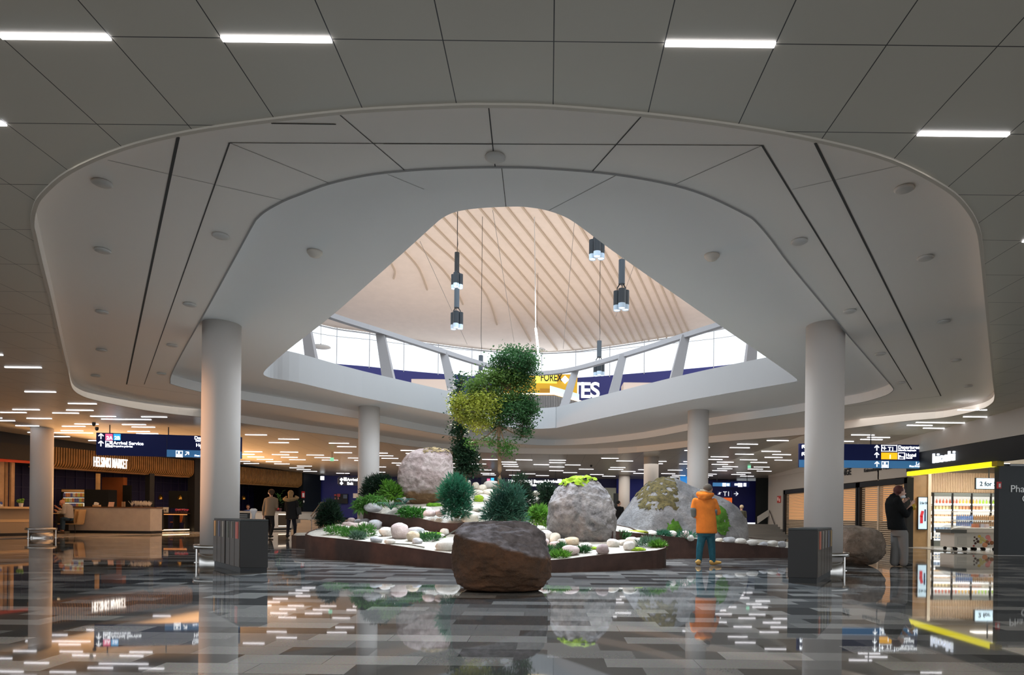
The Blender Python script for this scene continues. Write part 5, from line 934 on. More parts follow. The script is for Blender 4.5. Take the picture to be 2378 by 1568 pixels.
zmin = min(v.co.z for v in me.vertices)
b0 = FLR(1165, 1378); boulder('boulder', 'big rusty brown boulder with a sloping grey top on the floor in front', 'boulder', me, (P(xc_, 1378, 8.95).x, 9.0, -zmin - .012))
# 2: standing grey boulder
M_gb = stone_mat('grey_gneiss', (.075, .072, .08), (.30, .275, .27), (.52, .48, .46), 2.6, 9, 1.0)
me, xc_, yc_, H_ = profile_rock('boulder', [(1108, 1328, 1366), (1113, 1316, 1380), (1121, 1306, 1391), (1133, 1295, 1402), (1150, 1283, 1414), (1170, 1275, 1423), (1200, 1272, 1430), (1235, 1273, 1431), (1255, 1282, 1429), (1272, 1296, 1422)], 15.0, M_gb, 9, .8, 6, .09, .035, None, 5)
g = boulder('boulder', 'tall standing grey boulder with a bright green moss cap in the front planter', 'boulder', me, P(xc_, yc_, 15.0))
moss_part('moss_cap', g, M_moss, g, lambda c, n: c.z > .63 + .10 * noise.noise(c * 6) + .5 * max(0, c.x - .05) and n.z > .2 and c.y < .3 and c.x < .36 and c.x > -.50, .025, .05)
# 3: pinkish boulder upper left
M_pk = stone_mat('pink_granite', (.44, .34, .325), (.68, .58, .56), (.27, .20, .19), 2.2, 11, .9)
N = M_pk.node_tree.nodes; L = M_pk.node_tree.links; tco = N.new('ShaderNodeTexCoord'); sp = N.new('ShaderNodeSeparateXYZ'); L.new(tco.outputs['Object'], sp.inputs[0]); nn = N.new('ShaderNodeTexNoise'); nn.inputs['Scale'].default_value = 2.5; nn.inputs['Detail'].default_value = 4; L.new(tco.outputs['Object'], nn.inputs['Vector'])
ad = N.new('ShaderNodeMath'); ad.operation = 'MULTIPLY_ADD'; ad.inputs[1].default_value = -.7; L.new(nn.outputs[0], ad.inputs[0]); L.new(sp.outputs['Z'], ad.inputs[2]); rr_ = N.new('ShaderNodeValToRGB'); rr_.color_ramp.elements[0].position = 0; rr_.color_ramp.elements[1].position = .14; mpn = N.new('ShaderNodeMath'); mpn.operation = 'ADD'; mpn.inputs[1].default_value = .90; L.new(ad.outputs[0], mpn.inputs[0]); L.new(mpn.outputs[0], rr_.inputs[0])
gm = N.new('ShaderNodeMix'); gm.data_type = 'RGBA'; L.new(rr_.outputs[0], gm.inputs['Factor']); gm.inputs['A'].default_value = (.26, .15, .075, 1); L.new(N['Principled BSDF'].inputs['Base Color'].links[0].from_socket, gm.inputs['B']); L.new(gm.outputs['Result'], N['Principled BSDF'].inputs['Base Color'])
me, xc_, yc_, H_ = profile_rock('boulder', [(1042, 990, 1028), (1045, 972, 1040), (1053, 955, 1046), (1068, 938, 1049), (1088, 928, 1051), (1112, 926, 1051), (1135, 930, 1046), (1150, 938, 1036), (1163, 950, 1018), (1173, 962, 1000)], 19.2, M_pk, 12, .85, 6, .07, .03, None, 3)
g = boulder('boulder', 'rounded pinkish boulder with an earthy top on the upper planter', 'boulder', me, P(xc_, yc_, 19.2))
moss_part('dry_moss', g, mat('dry_moss', (.36, .27, .14), .95, col2=(.12, .09, .05), nscale=12, bump=.8), g, lambda c, n: c.z > .66 + .08 * noise.noise(c * 7) and n.z > .5 and c.x > -.05 and c.y < .3, .015, .04)
# 4: big grey rock on the right
M_gr = stone_mat('grey_rock', (.20, .197, .20), (.40, .39, .39), (.12, .115, .12), 1.6, 14, .9)
N = M_gr.node_tree.nodes; L = M_gr.node_tree.links; tco = N.new('ShaderNodeTexCoord'); sp = N.new('ShaderNodeSeparateXYZ'); L.new(tco.outputs['Object'], sp.inputs[0]); nn = N.new('ShaderNodeTexNoise'); nn.inputs['Scale'].default_value = 2.2; nn.inputs['Detail'].default_value = 5; L.new(tco.outputs['Object'], nn.inputs['Vector'])
def mth(op, a, b_):
    k = N.new('ShaderNodeMath'); k.operation = op
    for s_, i in ((a, 0), (b_, 1)):
        if isinstance(s_, (int, float)): k.inputs[i].default_value = s_
        else: L.new(s_, k.inputs[i])
    return k.outputs[0]
f_ = mth('SUBTRACT', mth('MULTIPLY', sp.outputs['X'], .55), mth('MULTIPLY', sp.outputs['Z'], 1.0)); f_ = mth('ADD', f_, mth('MULTIPLY', nn.outputs[0], .5)); rr_ = N.new('ShaderNodeValToRGB'); rr_.color_ramp.elements[0].position = .62; rr_.color_ramp.elements[1].position = .72; L.new(mth('SUBTRACT', f_, .72), rr_.inputs[0])
gm = N.new('ShaderNodeMix'); gm.data_type = 'RGBA'; L.new(rr_.outputs[0], gm.inputs['Factor']); gm.inputs['B'].default_value = (.14, .095, .055, 1); L.new(N['Principled BSDF'].inputs['Base Color'].links[0].from_socket, gm.inputs['A']); L.new(gm.outputs['Result'], N['Principled BSDF'].inputs['Base Color'])
prof = [(1418, 1232), (1440, 1205), (1475, 1152), (1508, 1118), (1540, 1108), (1572, 1113), (1604, 1128), (1640, 1143), (1690, 1160), (1714, 1176), (1734, 1205), (1737, 1225), (1722, 1250)]
YR = 18.4; pp = [P(x, y, YR) for x, y in prof]; cx = (pp[0].x + pp[-1].x) / 2; zb = .35
bm = bmesh.new(); bmesh.ops.create_icosphere(bm, subdivisions=6, radius=1); xl, xr = pp[0].x - .15, max(q.x for q in pp) + .02; half = (xr - xl) / 2; mid = (xr + xl) / 2
xsr = [q.x for q in pp[:-2]]; zsr = [q.z for q in pp[:-2]]
for v in bm.verts:
    d = v.co.normalized(); k = 1 / (sum(abs(a) ** 2.5 for a in d) ** .4); c = d * k; X = mid + c.x * half; top = lerp1(X, xsr, zsr); s = math.sqrt(max(0, 1 - min(1, c.x * c.x)))
    Hh = max(.06, top - zb); z = zb + Hh * max(-.25, c.z / max(.15, (1 - abs(c.x) ** 2.5) ** .4 if abs(c.x) < 1 else .15)); y = c.y * 1.35 * (1 - .35 * max(0, c.z))
    n_ = .10 * noise.fractal(Vector((X, y, z)) * .9, 1, 2, 3) + .05 * noise.fractal(Vector((X, y, z)) * 4, .8, 2.1, 4)
    v.co = Vector((X - mid, y + n_ * d.y, z - zb + n_ * .5))
for f in bm.faces: f.smooth = True
me = bpy.data.meshes.new('boulder'); bm.to_mesh(me); bm.free(); me.materials.append(M_gr)
g = boulder('boulder', 'huge grey rock with olive moss on its left shoulder in the right planter', 'boulder', me, (mid, YR + .25, zb))
g.data.update()
moss_part('olive_moss', g, M_moss2, g, lambda c, n: -1.15 < c.x < -.1 and c.y < .3 and c.z > .62 + .5 * (c.x + .75) + .16 * noise.noise(c * 5) and noise.noise(c * 9) > -.25 and c.z > .9, .015, .05)
moss_part('green_moss', g, M_moss3, g, lambda c, n: c.y < .1 and ((c.x - 1.05) / .20) ** 2 + ((c.z - .62) / .42) ** 2 < 1 + .5 * noise.noise(c * 7), .03, .06)
moss_part('green_moss', g, M_moss3, g, lambda c, n: c.y < .1 and ((c.x + .26) / .20) ** 2 + ((c.z - .30) / .30) ** 2 < 1 + .4 * noise.noise(c * 7), .03, .06)
# 5: round boulder by the shops
M_rb = stone_mat('mottled_brown_stone', (.13, .10, .075), (.26, .20, .155), (.36, .31, .26), 3.0, 8, .9, speck=(.45, .75))
p = FLR(2005, 1316); me = rock_mesh('boulder', (1.28, 1.2, .92), 33, M_rb, 5, .06, 3, .82, 1.2, .03); boulder('boulder', 'round mottled brown boulder on the floor behind the right column', 'boulder', me, (p.x, p.y + .5, .44))
# ------------------------------------------------------------------ loose stones
SMATS = {'w': stone_mat('stone_white', (.62, .58, .52), (.76, .72, .66), (.48, .45, .42), 4, 18, .4), 'g': stone_mat('stone_grey', (.30, .30, .32), (.42, .42, .44), (.56, .55, .55), 4, 18, .4), 'p': stone_mat('stone_pink', (.50, .38, .35), (.64, .53, .49), (.36, .28, .27), 4, 16, .4), 't': stone_mat('stone_tan', (.55, .42, .28), (.68, .58, .44), (.40, .30, .2), 4, 16, .4), 'c': stone_mat('stone_cream', (.70, .62, .50), (.82, .76, .66), (.52, .45, .36), 4, 16, .4), 'v': stone_mat('stone_mauve', (.24, .17, .17), (.36, .27, .26), (.5, .42, .4), 4, 14, .5)}
CN = {'w': 'white', 'g': 'grey', 'p': 'pinkish', 't': 'tan', 'c': 'cream', 'v': 'mauve'}
def stone(x, y0, y1, wpx, c, label, zf, Yg=None):
    # x centre, y0 top, y1 bottom pixel, bed function gives the depth
    lo, hi = BED[zf]
    if Yg is None:
        for k in range(40):
            m_ = (lo + hi) / 2; q = P(x, y1, m_)
            if q.z > zf(q.x, q.y): lo = m_
            else: hi = m_
        Yg = lo
    q = P(x, y1, Yg); k = Yg / FPX; W, H = wpx * k, max(.05, (y1 - y0) * k * 1.12); rr = random.Random(int(x * 7 + y1))
    me = rock_mesh('stone', (W, W * rr.uniform(.8, 1.0), H), int(x * 3 + y1), SMATS[c], 3 if wpx < 60 else 4, .10, 4, .86, 1.2, .012)
    o = link('stone', me); o.location = (q.x, q.y + W * .38, q.z + H * .42); o.rotation_euler = (0, rr.uniform(-.1, .1), 0); return tag(o, label, 'stone')
ST_A = [(785, 1217, 1232, 26, 'p', 'pinkish stone, leftmost of the row behind the left ground plants'), (806, 1212, 1226, 30, 'p', 'pinkish stone second in the row behind the left ground plants'), (822, 1215, 1230, 40, 'p', 'wide pinkish stone in the middle of the row behind the left plants'), (814, 1203, 1214, 20, 'p', 'small pinkish stone at the top of the left heap'), (829, 1206, 1217, 18, 'g', 'small grey stone at the top of the left heap'), (845, 1205, 1220, 27, 'g', 'grey stone at the back of the left heap by the upper planter'), (842, 1212, 1226, 24, 'w', 'white veined stone in the left heap'), (868, 1208, 1229, 34, 'g', 'smooth grey egg shaped stone at the right end of the left heap'), (803, 1222, 1233, 18, 'w', 'small white stone among the leaves of the left heap'),
    (924, 1216, 1253, 43, 'p', 'large pink topped round stone in the middle of the front planter'), (872, 1247, 1260, 30, 'g', 'flat grey striped stone near the left front rim'), (903, 1252, 1264, 26, 'w', 'small pale stone right of the flat striped stone'), (957, 1234, 1258, 32, 't', 'cream stone with a tan patch right of the large round stone'), (963, 1225, 1246, 42, 'g', 'pale grey stone behind the cream and tan stone'), (985, 1233, 1246, 22, 'w', 'white stone at the right of the pale grey one'), (893, 1225, 1246, 34, 'w', 'white stone left of the large round stone'), (1031, 1228, 1243, 23, 'w', 'white stone on the moss below the upper planter'), (1025, 1240, 1249, 14, 'w', 'little white stone in front of the one on the moss'), (1036, 1254, 1281, 58, 'w', 'wide pale stone half hidden behind the brown boulder'), (968, 1250, 1264, 26, 'g', 'flat grey stone left of the small leafy plants'),
    (1221, 1203, 1219, 30, 'p', 'pinkish stone right of the dark shrubs, behind the brown boulder'), (1222, 1213, 1225, 34, 'w', 'flat white stone under the pinkish one right of the shrubs'), (1250, 1221, 1236, 40, 'w', 'long white stone left of the standing boulder'), (1268, 1232, 1263, 36, 'w', 'round white stone at the foot of the standing boulder'), (1289, 1238, 1265, 26, 'c', 'cream stone close to the left edge of the standing boulder'), (1265, 1250, 1275, 22, 'p', 'pinkish stone at the right edge of the brown boulder'), (1290, 1258, 1278, 30, 'p', 'pale pink stone in front of the white heap'), (1306, 1252, 1269, 26, 'w', 'white stone behind the pale pink one'), (1327, 1248, 1268, 38, 't', 'tan stone at the base of the standing boulder'), (1325, 1268, 1291, 45, 'p', 'egg shaped pink stone near the front rim'), (1359, 1261, 1277, 34, 'w', 'smooth white stone right of the tan one'), (1400, 1265, 1288, 32, 'v', 'square mauve stone on the front rim'), (1425, 1252, 1272, 31, 'w', 'greyish white stone right of the standing boulder'), (1447, 1255, 1267, 22, 'w', 'small white stone between the two right heaps'), (1462, 1258, 1279, 28, 'w', 'white stone in front of the right heap'), (1469, 1248, 1270, 34, 'w', 'leaning white stone at the back of the right heap'), (1252, 1199, 1222, 28, 'c', 'cream stone beside the green bush left of the standing boulder')]
for s in ST_A: stone(*s, zA)
ST_B = [(862, 1168, 1188, 42, 'g', 'angular grey stone at the left tip of the upper planter'), (884, 1154, 1165, 22, 'c', 'cream stone between the dark bush and the leafy plants'), (922, 1156, 1170, 20, 'p', 'small brown pink stone left of the pinkish boulder'), (989, 1177, 1189, 26, 'w', 'white stone in front of the pinkish boulder'), (995, 1184, 1200, 30, 'p', 'pinkish stone at the rim below the white one'), (1020, 1183, 1200, 20, 'p', 'small pinkish stone left of the round dark shrub'), (1091, 1188, 1214, 50, 'c', 'large smooth cream stone lying on the upper rim'), (1118, 1190, 1210, 22, 'w', 'white stone right of the large cream stone'), (1108, 1172, 1190, 44, 'w', 'long white stone behind the large cream stone'),
    (1088, 1116, 1132, 12, 'c', 'little cream stone at the left of the stone pile'), (1104, 1120, 1136, 18, 'c', 'cream stone on the left shoulder of the stone pile'), (1140, 1116, 1137, 40, 'w', 'big pale stone on top of the pile at the tree foot'), (1119, 1126, 1142, 22, 'c', 'cream stone in the middle of the pile'), (1112, 1138, 1150, 30, 'c', 'flat cream stone low in the pile'), (1134, 1136, 1152, 30, 'c', 'cream stone right in the pile'), (1098, 1137, 1148, 20, 'c', 'small cream stone low at the left of the pile'), (1120, 1148, 1160, 36, 'w', 'long pale stone at the foot of the pile'), (1132, 1154, 1166, 22, 'w', 'white stone right of the square of moss'), (1134, 1166, 1180, 26, 'w', 'white stone below the square of moss'), (1250, 1140, 1156, 40, 'c', 'cream stone on the brown tier right of the shrubs', 21.3), (1228, 1139, 1152, 16, 'c', 'small cream stone left end of the brown tier', 21.2), (1163, 1148, 1160, 14, 'w', 'white stone between the shrubs')]
for s in ST_B: stone(*s[:6], zB2, *s[6:])
ST_D = [(1515, 1232, 1246, 32, 'w', 'white stone left of the green moss patch under the big rock'), (1561, 1233, 1249, 28, 'w', 'white stone right of the green moss patch under the big rock'), (1593, 1233, 1251, 22, 'p', 'pinkish white stone beside the person in orange'), (1605, 1243, 1256, 18, 'w', 'small white stone just left of the person in orange'), (1697, 1247, 1261, 30, 'g', 'grey stone at the right foot of the big rock'), (1722, 1251, 1264, 30, 'w', 'white stone right of the grey one in the right planter'), (1750, 1254, 1267, 28, 'w', 'white stone in the middle of the right rim'), (1776, 1259, 1269, 20, 'g', 'small grey stone near the right bin'), (1797, 1256, 1271, 24, 'w', 'white stone near the right end of the right planter'), (1818, 1257, 1273, 20, 'g', 'grey stone at the far right of the right planter'), (1672, 1250, 1259, 18, 'c', 'small cream stone right of the person in orange')]
for s in ST_D: stone(*s, zD)
# moss mats
def mossmat(x, y, w_, h_, m, label, zf, Y=None):
    lo, hi = BED[zf]
    for k in range(40):
        mm = (lo + hi) / 2; q = P(x, y, mm)
        if q.z > zf(q.x, q.y): lo = mm
        else: hi = mm
    q = P(x, y, Y or lo); k = q.y / FPX; me = rock_mesh('moss_mat', (w_ * k, max(.3, w_ * k * .7), h_ * k), int(x), m, 4, .15, 0, .9, 2.5, .06); o = link('moss_mat', me); o.location = q; tag(o, label, 'moss')
mossmat(1006, 1247, 56, 22, mat('grass_moss', (.13, .30, .02), .9, col2=(.05, .15, .01), nscale=14, bump=.8, bscale=60), 'patch of green moss below the curved upper planter', zA); mossmat(1112, 1163, 24, 26, M_moss, 'bright square of moss in the stone pile', zB2); mossmat(1478, 1277, 44, 12, M_moss, 'bright moss strip along the right front rim', zA); mossmat(1236, 1222, 24, 12, M_moss, 'bright moss between the white stones left of the standing boulder', zA); mossmat(1262, 1216, 24, 14, M_moss, 'bright moss beside the cream stone and green bush', zA); mossmat(1380, 1275, 16, 10, M_moss, 'tiny bright moss spot beside the mauve stone', zA); mossmat(1470, 1236, 70, 9, mat('gold_moss', (.32, .34, .04), .9, col2=(.18, .2, .02), nscale=16, bump=.8), 'thin yellow green moss line on the rim of the right planter', zD); mossmat(1010, 1175, 40, 14, MATS['grass_moss'], 'green moss in the shadow under the pinkish boulder', zB2)
# ------------------------------------------------------------------ plants
def leaf_mat(name, c, c2, tr=.25): return mat(name, c, .5, col2=c2, nscale=2.2, transl=tr)
def blades(name, label, base, blobs, n, ln, wd, m, seed, cat='shrub', stems=True, droop=0.0, up=.4, kids=None, fold=True):
    rr = random.Random(seed); t = thing(name, label, cat, base); mb = MB()
    tot = sum(b[3] * b[4] * b[5] for b in blobs) or 1
    for (bx, by, bz, rx, ry, rz) in blobs:
        for k in range(max(1, int(n * rx * ry * rz / tot))):
            d = Vector((rr.gauss(0, 1), rr.gauss(0, 1), rr.gauss(0, 1))).normalized(); r_ = rr.random() ** .45
            c = Vector((bx + d.x * rx * r_, by + d.y * ry * r_, bz + d.z * rz * r_)); dr = Vector((d.x + rr.gauss(0, .5), d.y + rr.gauss(0, .5), d.z + up + rr.gauss(0, .5) - droop)).normalized()
            s = dr.cross(Vector((rr.gauss(0, 1), rr.gauss(0, 1), rr.gauss(0, 1)))).normalized() * wd * rr.uniform(.7, 1.2); l = ln * rr.uniform(.6, 1.3); tip = c + dr * l + Vector((0, 0, -droop * l * .4))
            mb.add([c, c + dr * l * .5 + s, tip, c + dr * l * .5 - s], [(0, 1, 2, 3)])
    o = mb.build('foliage', m, t); 
    if stems:
        ms = MB()
        for (bx, by, bz, rx, ry, rz) in blobs: ms.tube([(bx * .15, by * .15, 0), (bx * .7, by * .7, bz * .55), (bx, by, bz + rz * .3)], [.022, .016, .007], 5)
        ms.build('stem', mat('stem_brown', (.10, .065, .035), .8), t)
    return t
L_dk = leaf_mat('leaf_bluegreen', (.035, .125, .075), (.012, .05, .03)); L_md = leaf_mat('leaf_green', (.055, .16, .05), (.02, .07, .025)); L_br = leaf_mat('leaf_bright', (.15, .34, .035), (.05, .15, .02)); L_bk = leaf_mat('leaf_dark', (.018, .048, .022), (.008, .022, .012)); L_fern = leaf_mat('leaf_fern', (.06, .20, .11), (.02, .085, .05)); L_gr = leaf_mat('leaf_grass', (.08, .24, .035), (.025, .10, .02))
def at_bed(x, y, zf):
    lo, hi = BED[zf]
    for k in range(40):
        mm = (lo + hi) / 2; q = P(x, y, mm)
        if q.z > zf(q.x, q.y): lo = mm
        else: hi = mm
    return P(x, y, lo)
def shrub(name, label, x, yb, px, n, ln, wd, m, seed, zf=None, Y=None, **kw):
    # px: list of (cx,cy,rx,ry) in photo pixels -> blobs in metres around the base
    b = at_bed(x, yb, zf) if Y is None else P(x, yb, Y); k = b.y / FPX; bl = []
    for cx_, cy_, rx, ry in px: bl.append(((cx_ - x) * k, (random.Random(int(cx_ * 3 + cy_)).uniform(-.25, .25)) * rx * k, (yb - cy_) * k, rx * k, rx * k * .85, ry * k))
    return blades(name, label, b, bl, n, ln, wd, m, seed, **kw)
shrub('conifer_shrub', 'round blue green needle shrub right of the pinkish boulder', 1060, 1204, [(1055, 1140, 30, 36), (1040, 1150, 22, 22), (1078, 1148, 20, 24), (1060, 1175, 30, 20), (1048, 1192, 22, 10), (1075, 1188, 18, 12)], 4200, .16, .010, leaf_mat('leaf_teal', (.025, .15, .075), (.01, .06, .035)), 11, zB2)
shrub('conifer_shrub', 'wide blue green needle shrub behind the brown boulder', 1165, 1216, [(1150, 1190, 28, 20), (1180, 1185, 34, 30), (1165, 1165, 26, 24), (1195, 1160, 22, 30), (1140, 1205, 20, 10), (1205, 1205, 20, 12), (1168, 1140, 18, 20)], 4600, .17, .011, leaf_mat('leaf_slate', (.045, .13, .075), (.015, .055, .04)), 12, None, Y=14.9)
shrub('conifer_shrub', 'dark upright needle shrub on the right of the tree trunk', 1212, 1190, [(1208, 1120, 16, 18), (1205, 1145, 24, 24), (1222, 1165, 20, 26), (1214, 1185, 20, 14)], 2800, .16, .012, L_bk, 13, None, Y=18.6)
shrub('conifer_shrub', 'dark bush between the brown tier and the standing boulder', 1272, 1186, [(1268, 1140, 18, 16), (1276, 1160, 20, 22), (1264, 1178, 18, 12)], 1900, .15, .013, L_bk, 14, None, Y=17.6)
shrub('conifer_shrub', 'very dark bush at the left of the upper planter before the slim column', 872, 1158, [(872, 1130, 26, 24), (856, 1145, 18, 18), (888, 1120, 18, 16), (862, 1155, 18, 10)], 2900, .16, .012, L_bk, 15, None, Y=19.2)
shrub('conifer_shrub', 'dark bush beside the handrail behind the front planter', 765, 1226, [(765, 1195, 22, 28), (750, 1208, 14, 20), (782, 1212, 14, 16), (766, 1175, 12, 12)], 2800, .15, .012, L_bk, 16, None, Y=17.9)
shrub('leafy_bush', 'bright green leafy bush left of the pinkish boulder', 908, 1158, [(905, 1135, 18, 14), (918, 1146, 18, 16), (898, 1150, 16, 10)], 900, .17, .022, L_br, 17, None, Y=18.9, cat='bush')
shrub('leafy_bush', 'bright green bush left of the standing boulder', 1250, 1213, [(1252, 1192, 16, 12), (1240, 1204, 14, 10), (1264, 1202, 10, 12)], 800, .17, .018, L_br, 18, None, Y=15.9, cat='bush')
shrub('leafy_bush', 'green trailing plants spilling over the left tip of the upper planter', 845, 1186, [(842, 1170, 20, 12), (862, 1162, 18, 8), (836, 1180, 12, 10), (880, 1162, 14, 8)], 900, .15, .017, leaf_mat('leaf_spill', (.10, .26, .045), (.04, .13, .02)), 19, None, Y=17.6, cat='bush', droop=.5)
shrub('ground_ivy', 'low green ivy on the rim in front of the pinkish boulder', 965, 1198, [(955, 1190, 22, 9), (975, 1192, 14, 9), (938, 1192, 14, 7)], 800, .10, .02, leaf_mat('leaf_ivy', (.06, .22, .03), (.02, .1, .015)), 20, None, Y=16.7, cat='ground cover', stems=False)
for i, (x, y, w_, h_, l, m, z, Y) in enumerate(((785, 1241, 26, 12, 'dark green strappy plant at the left end of the front planter', L_gr, zA, None), (815, 1246, 22, 12, 'bright green spiky plant in the left front planter', L_gr, zA, None), (848, 1244, 22, 16, 'tall green spiky plant below the grey egg shaped stone', L_gr, zA, None), (832, 1252, 14, 9, 'silvery leafed plant near the left front rim', leaf_mat('leaf_silver', (.12, .20, .13), (.05, .1, .06)), zA, None), (995, 1255, 26, 9, 'small leafy plants in front of the green moss patch', L_md, zA, None), (1274, 1284, 9, 6, 'low green sprigs beside the brown boulder', L_md, zA, None), (1304, 1277, 12, 6, 'low green sprigs below the tan stone', L_md, zA, None), (1356, 1284, 10, 7, 'small dark green sprigs right of the pink egg stone', L_md, zA, None), (1300, 1295, 22, 5, 'bright green trailing sprigs at the front rim', L_br, zA, None), (1443, 1252, 18, 9, 'green sprigs right of the standing boulder', L_md, zA, None), (1504, 1268, 30, 12, 'silvery green sprigs at the right end of the front planter', MATS['leaf_silver'], zA, None), (1528, 1271, 14, 5, 'thin grass tuft at the right tip of the front planter', L_br, zA, None), (1585, 1249, 26, 7, 'low blue green sprigs left of the person in orange', L_fern, zD, None), (1540, 1245, 16, 5, 'low blue green sprigs under the green moss patch', L_fern, zD, None))):
    shrub('ground_plant', l, x, y, [(x, y - h_ * .5, w_, h_ * .8)], 420 if w_ > 13 else 230, .13, .011, m, 40 + i, z, Y, cat='ground plant', stems=False, up=.9)
def fern(label, x, y, wpx, Y, n, seed, m):
    b = P(x, y, Y); R = wpx * Y / FPX / 2; t = thing('fern', label, 'fern', b); rr = random.Random(seed)
    for k in range(n):
        a = 2 * PI * k / n + rr.uniform(-.2, .2); L_ = R * rr.uniform(.8, 1.15); mb = MB(); pts = []
        for j in range(9): s = j / 8; pts.append(Vector((math.cos(a) * L_ * s, math.sin(a) * L_ * s, .32 * R * math.sin(PI * s * .95) + .1 * s)))
        mb.tube(pts, [.008 - .0007 * j for j in range(9)], 4)
        for j in range(1, 9):
            for sd in (-1, 1):
                p = pts[j]; d = Vector((-math.sin(a), math.cos(a), -.15)) * sd + Vector((math.cos(a), math.sin(a), 0)) * .35; l = R * .34 * math.sin(PI * (j / 9) ** .7) + .02; s = Vector((math.cos(a), math.sin(a), 0)) * .022
                mb.add([p, p + d * l * .4 + s, p + d * l, p + d * l * .4 - s], [(0, 1, 2, 3)])
        mb.build('frond', m, t)
fern('wide blue green fern at the rim left of the pinkish boulder', 908, 1184, 70, 17.1, 13, 1, L_fern); fern('smaller blue fern at the left foot of the pinkish boulder', 940, 1170, 42, 17.7, 10, 2, leaf_mat('leaf_bluefern', (.06, .18, .15), (.03, .09, .08))); fern('green fern above the dark steel rim on the left', 930, 1189, 52, 16.95, 11, 3, leaf_mat('leaf_fern2', (.07, .22, .06), (.03, .1, .03)))
for i, (a, b, l) in enumerate(((((895, 1232), (912, 1231), (922, 1246)), 0, 'dark bent twig left of the large round stone'), (((912, 1266), (950, 1268), (985, 1275)), 0, 'thin dark twig lying along the front rim'), (((1004, 1259), (1030, 1250), (1062, 1228)), 0, 'long thin grey branch leaning against the brown boulder'), (((735, 1233), (750, 1231), (765, 1230)), 0, 'pale thin branch at the left end of the gravel'))):
    base = [at_bed(x, y + (0), zA) + Vector((0, 0, .03)) for x, y in a]; 
    if i == 2: base[2] = P(1062, 1230, base[1].y - .3); 
    o = MB().tube(base, .014, 6).build('twig', mat('twig_grey', (.12, .12, .10), .8)); tag(o, l, 'twig')
# ------------------------------------------------------------------ trees
def tree(label, base, trunk, pads, n, ln, wd, mats, seed, r0=.07):
    rr = random.Random(seed); t = thing('tree', label, 'tree', base); tp = [Vector(p) for p in trunk]
    MB().tube(catmull(tp, 4, False), [r0 * (1 - .7 * i / (4 * (len(tp) - 1))) for i in range(4 * (len(tp) - 1) + 1)], 10).build('trunk', mat('trunk_bark', (.24, .15, .085), .8, noise_amt=.2, nscale=12), t, True)
    br = MB()
    for (c, r, k) in pads:
        c = Vector(c); s = min(tp, key=lambda p: (p - Vector((0, 0, .5)) - c).length); br.tube([s, s.lerp(c, .5) + Vector((0, 0, -.05)), c + Vector((0, 0, -r[2] * .2))], [.03, .02, .01], 6)
        for q in range(10):
            d = Vector((rr.gauss(0, 1), rr.gauss(0, 1), rr.gauss(0, .6))).normalized(); br.tube([c - Vector((0, 0, r[2] * .3)), c + Vector((d.x * r[0], d.y * r[1], d.z * r[2])) * .85], [.010, .004], 4)
    br.build('branch', MATS['trunk_bark'], t)
    for mi in range(len(mats)):
        mb = MB(); sel = [p for p in pads if p[2] == mi]; tot = sum(p[1][0] * p[1][1] * p[1][2] for p in pads) ** 1
        for c, r, k in sel:
            m_ = int(n * (r[0] * r[1] * r[2]) / tot)
            nc = max(14, int(26 * r[0] * r[2] / .16)); cl = []
            for q in range(nc):
                d = Vector((rr.gauss(0, 1), rr.gauss(0, 1), rr.gauss(.25, 1))).normalized(); s = rr.uniform(.55, 1.0); cl.append(Vector((c[0] + d.x * r[0] * s, c[1] + d.y * r[1] * s, c[2] + d.z * r[2] * s)))
            for q in range(m_):
                o = rr.choice(cl); sg = .16 if r[0] > .5 else .11; p = o + Vector((rr.gauss(0, sg), rr.gauss(0, sg), rr.gauss(0, sg * .7))); d = Vector((rr.gauss(0, 1), rr.gauss(0, 1), rr.gauss(0, .6))).normalized(); s = d.cross(Vector((rr.gauss(0, 1), rr.gauss(0, 1), 1))).normalized() * wd * rr.uniform(.7, 1.3); l = ln * rr.uniform(.7, 1.3)
                mb.add([p, p + d * l * .5 + s, p + d * l, p + d * l * .5 - s], [(0, 1, 2, 3)])
        if mb.v: mb.build('foliage', mats[mi], t)
    return t
YT = 21.0; kT = YT / FPX; bx, by = 1160, 1121
def tp(x, y, dy=0.0): return Vector(((x - bx) * kT, dy, (by - y) * kT))
pads = []
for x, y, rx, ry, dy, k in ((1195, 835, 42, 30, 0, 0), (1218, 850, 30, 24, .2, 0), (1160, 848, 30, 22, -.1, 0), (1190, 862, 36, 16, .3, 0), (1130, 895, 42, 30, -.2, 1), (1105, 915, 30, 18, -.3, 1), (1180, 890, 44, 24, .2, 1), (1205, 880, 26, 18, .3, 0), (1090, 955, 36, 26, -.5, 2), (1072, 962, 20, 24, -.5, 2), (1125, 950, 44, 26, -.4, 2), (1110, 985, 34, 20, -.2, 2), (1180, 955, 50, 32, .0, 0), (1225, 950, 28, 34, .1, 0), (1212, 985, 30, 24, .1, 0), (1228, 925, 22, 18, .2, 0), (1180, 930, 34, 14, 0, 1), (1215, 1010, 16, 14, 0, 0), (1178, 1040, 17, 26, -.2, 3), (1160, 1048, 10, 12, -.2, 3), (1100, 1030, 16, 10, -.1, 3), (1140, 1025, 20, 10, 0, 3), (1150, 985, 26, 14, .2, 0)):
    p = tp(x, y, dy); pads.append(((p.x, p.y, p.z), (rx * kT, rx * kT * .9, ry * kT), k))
L_t = leaf_mat('tree_leaf', (.055, .15, .045), (.022, .075, .025), .35); L_ty = leaf_mat('tree_leaf_lamplit', (.42, .43, .06), (.20, .26, .035), .4); L_t1 = leaf_mat('tree_leaf_mid', (.16, .26, .05), (.06, .13, .03), .35); L_t2 = leaf_mat('tree_leaf_low', (.09, .24, .04), (.035, .12, .02), .35)  # yellow leaf copy carries warm lamp light on one tier in its colour
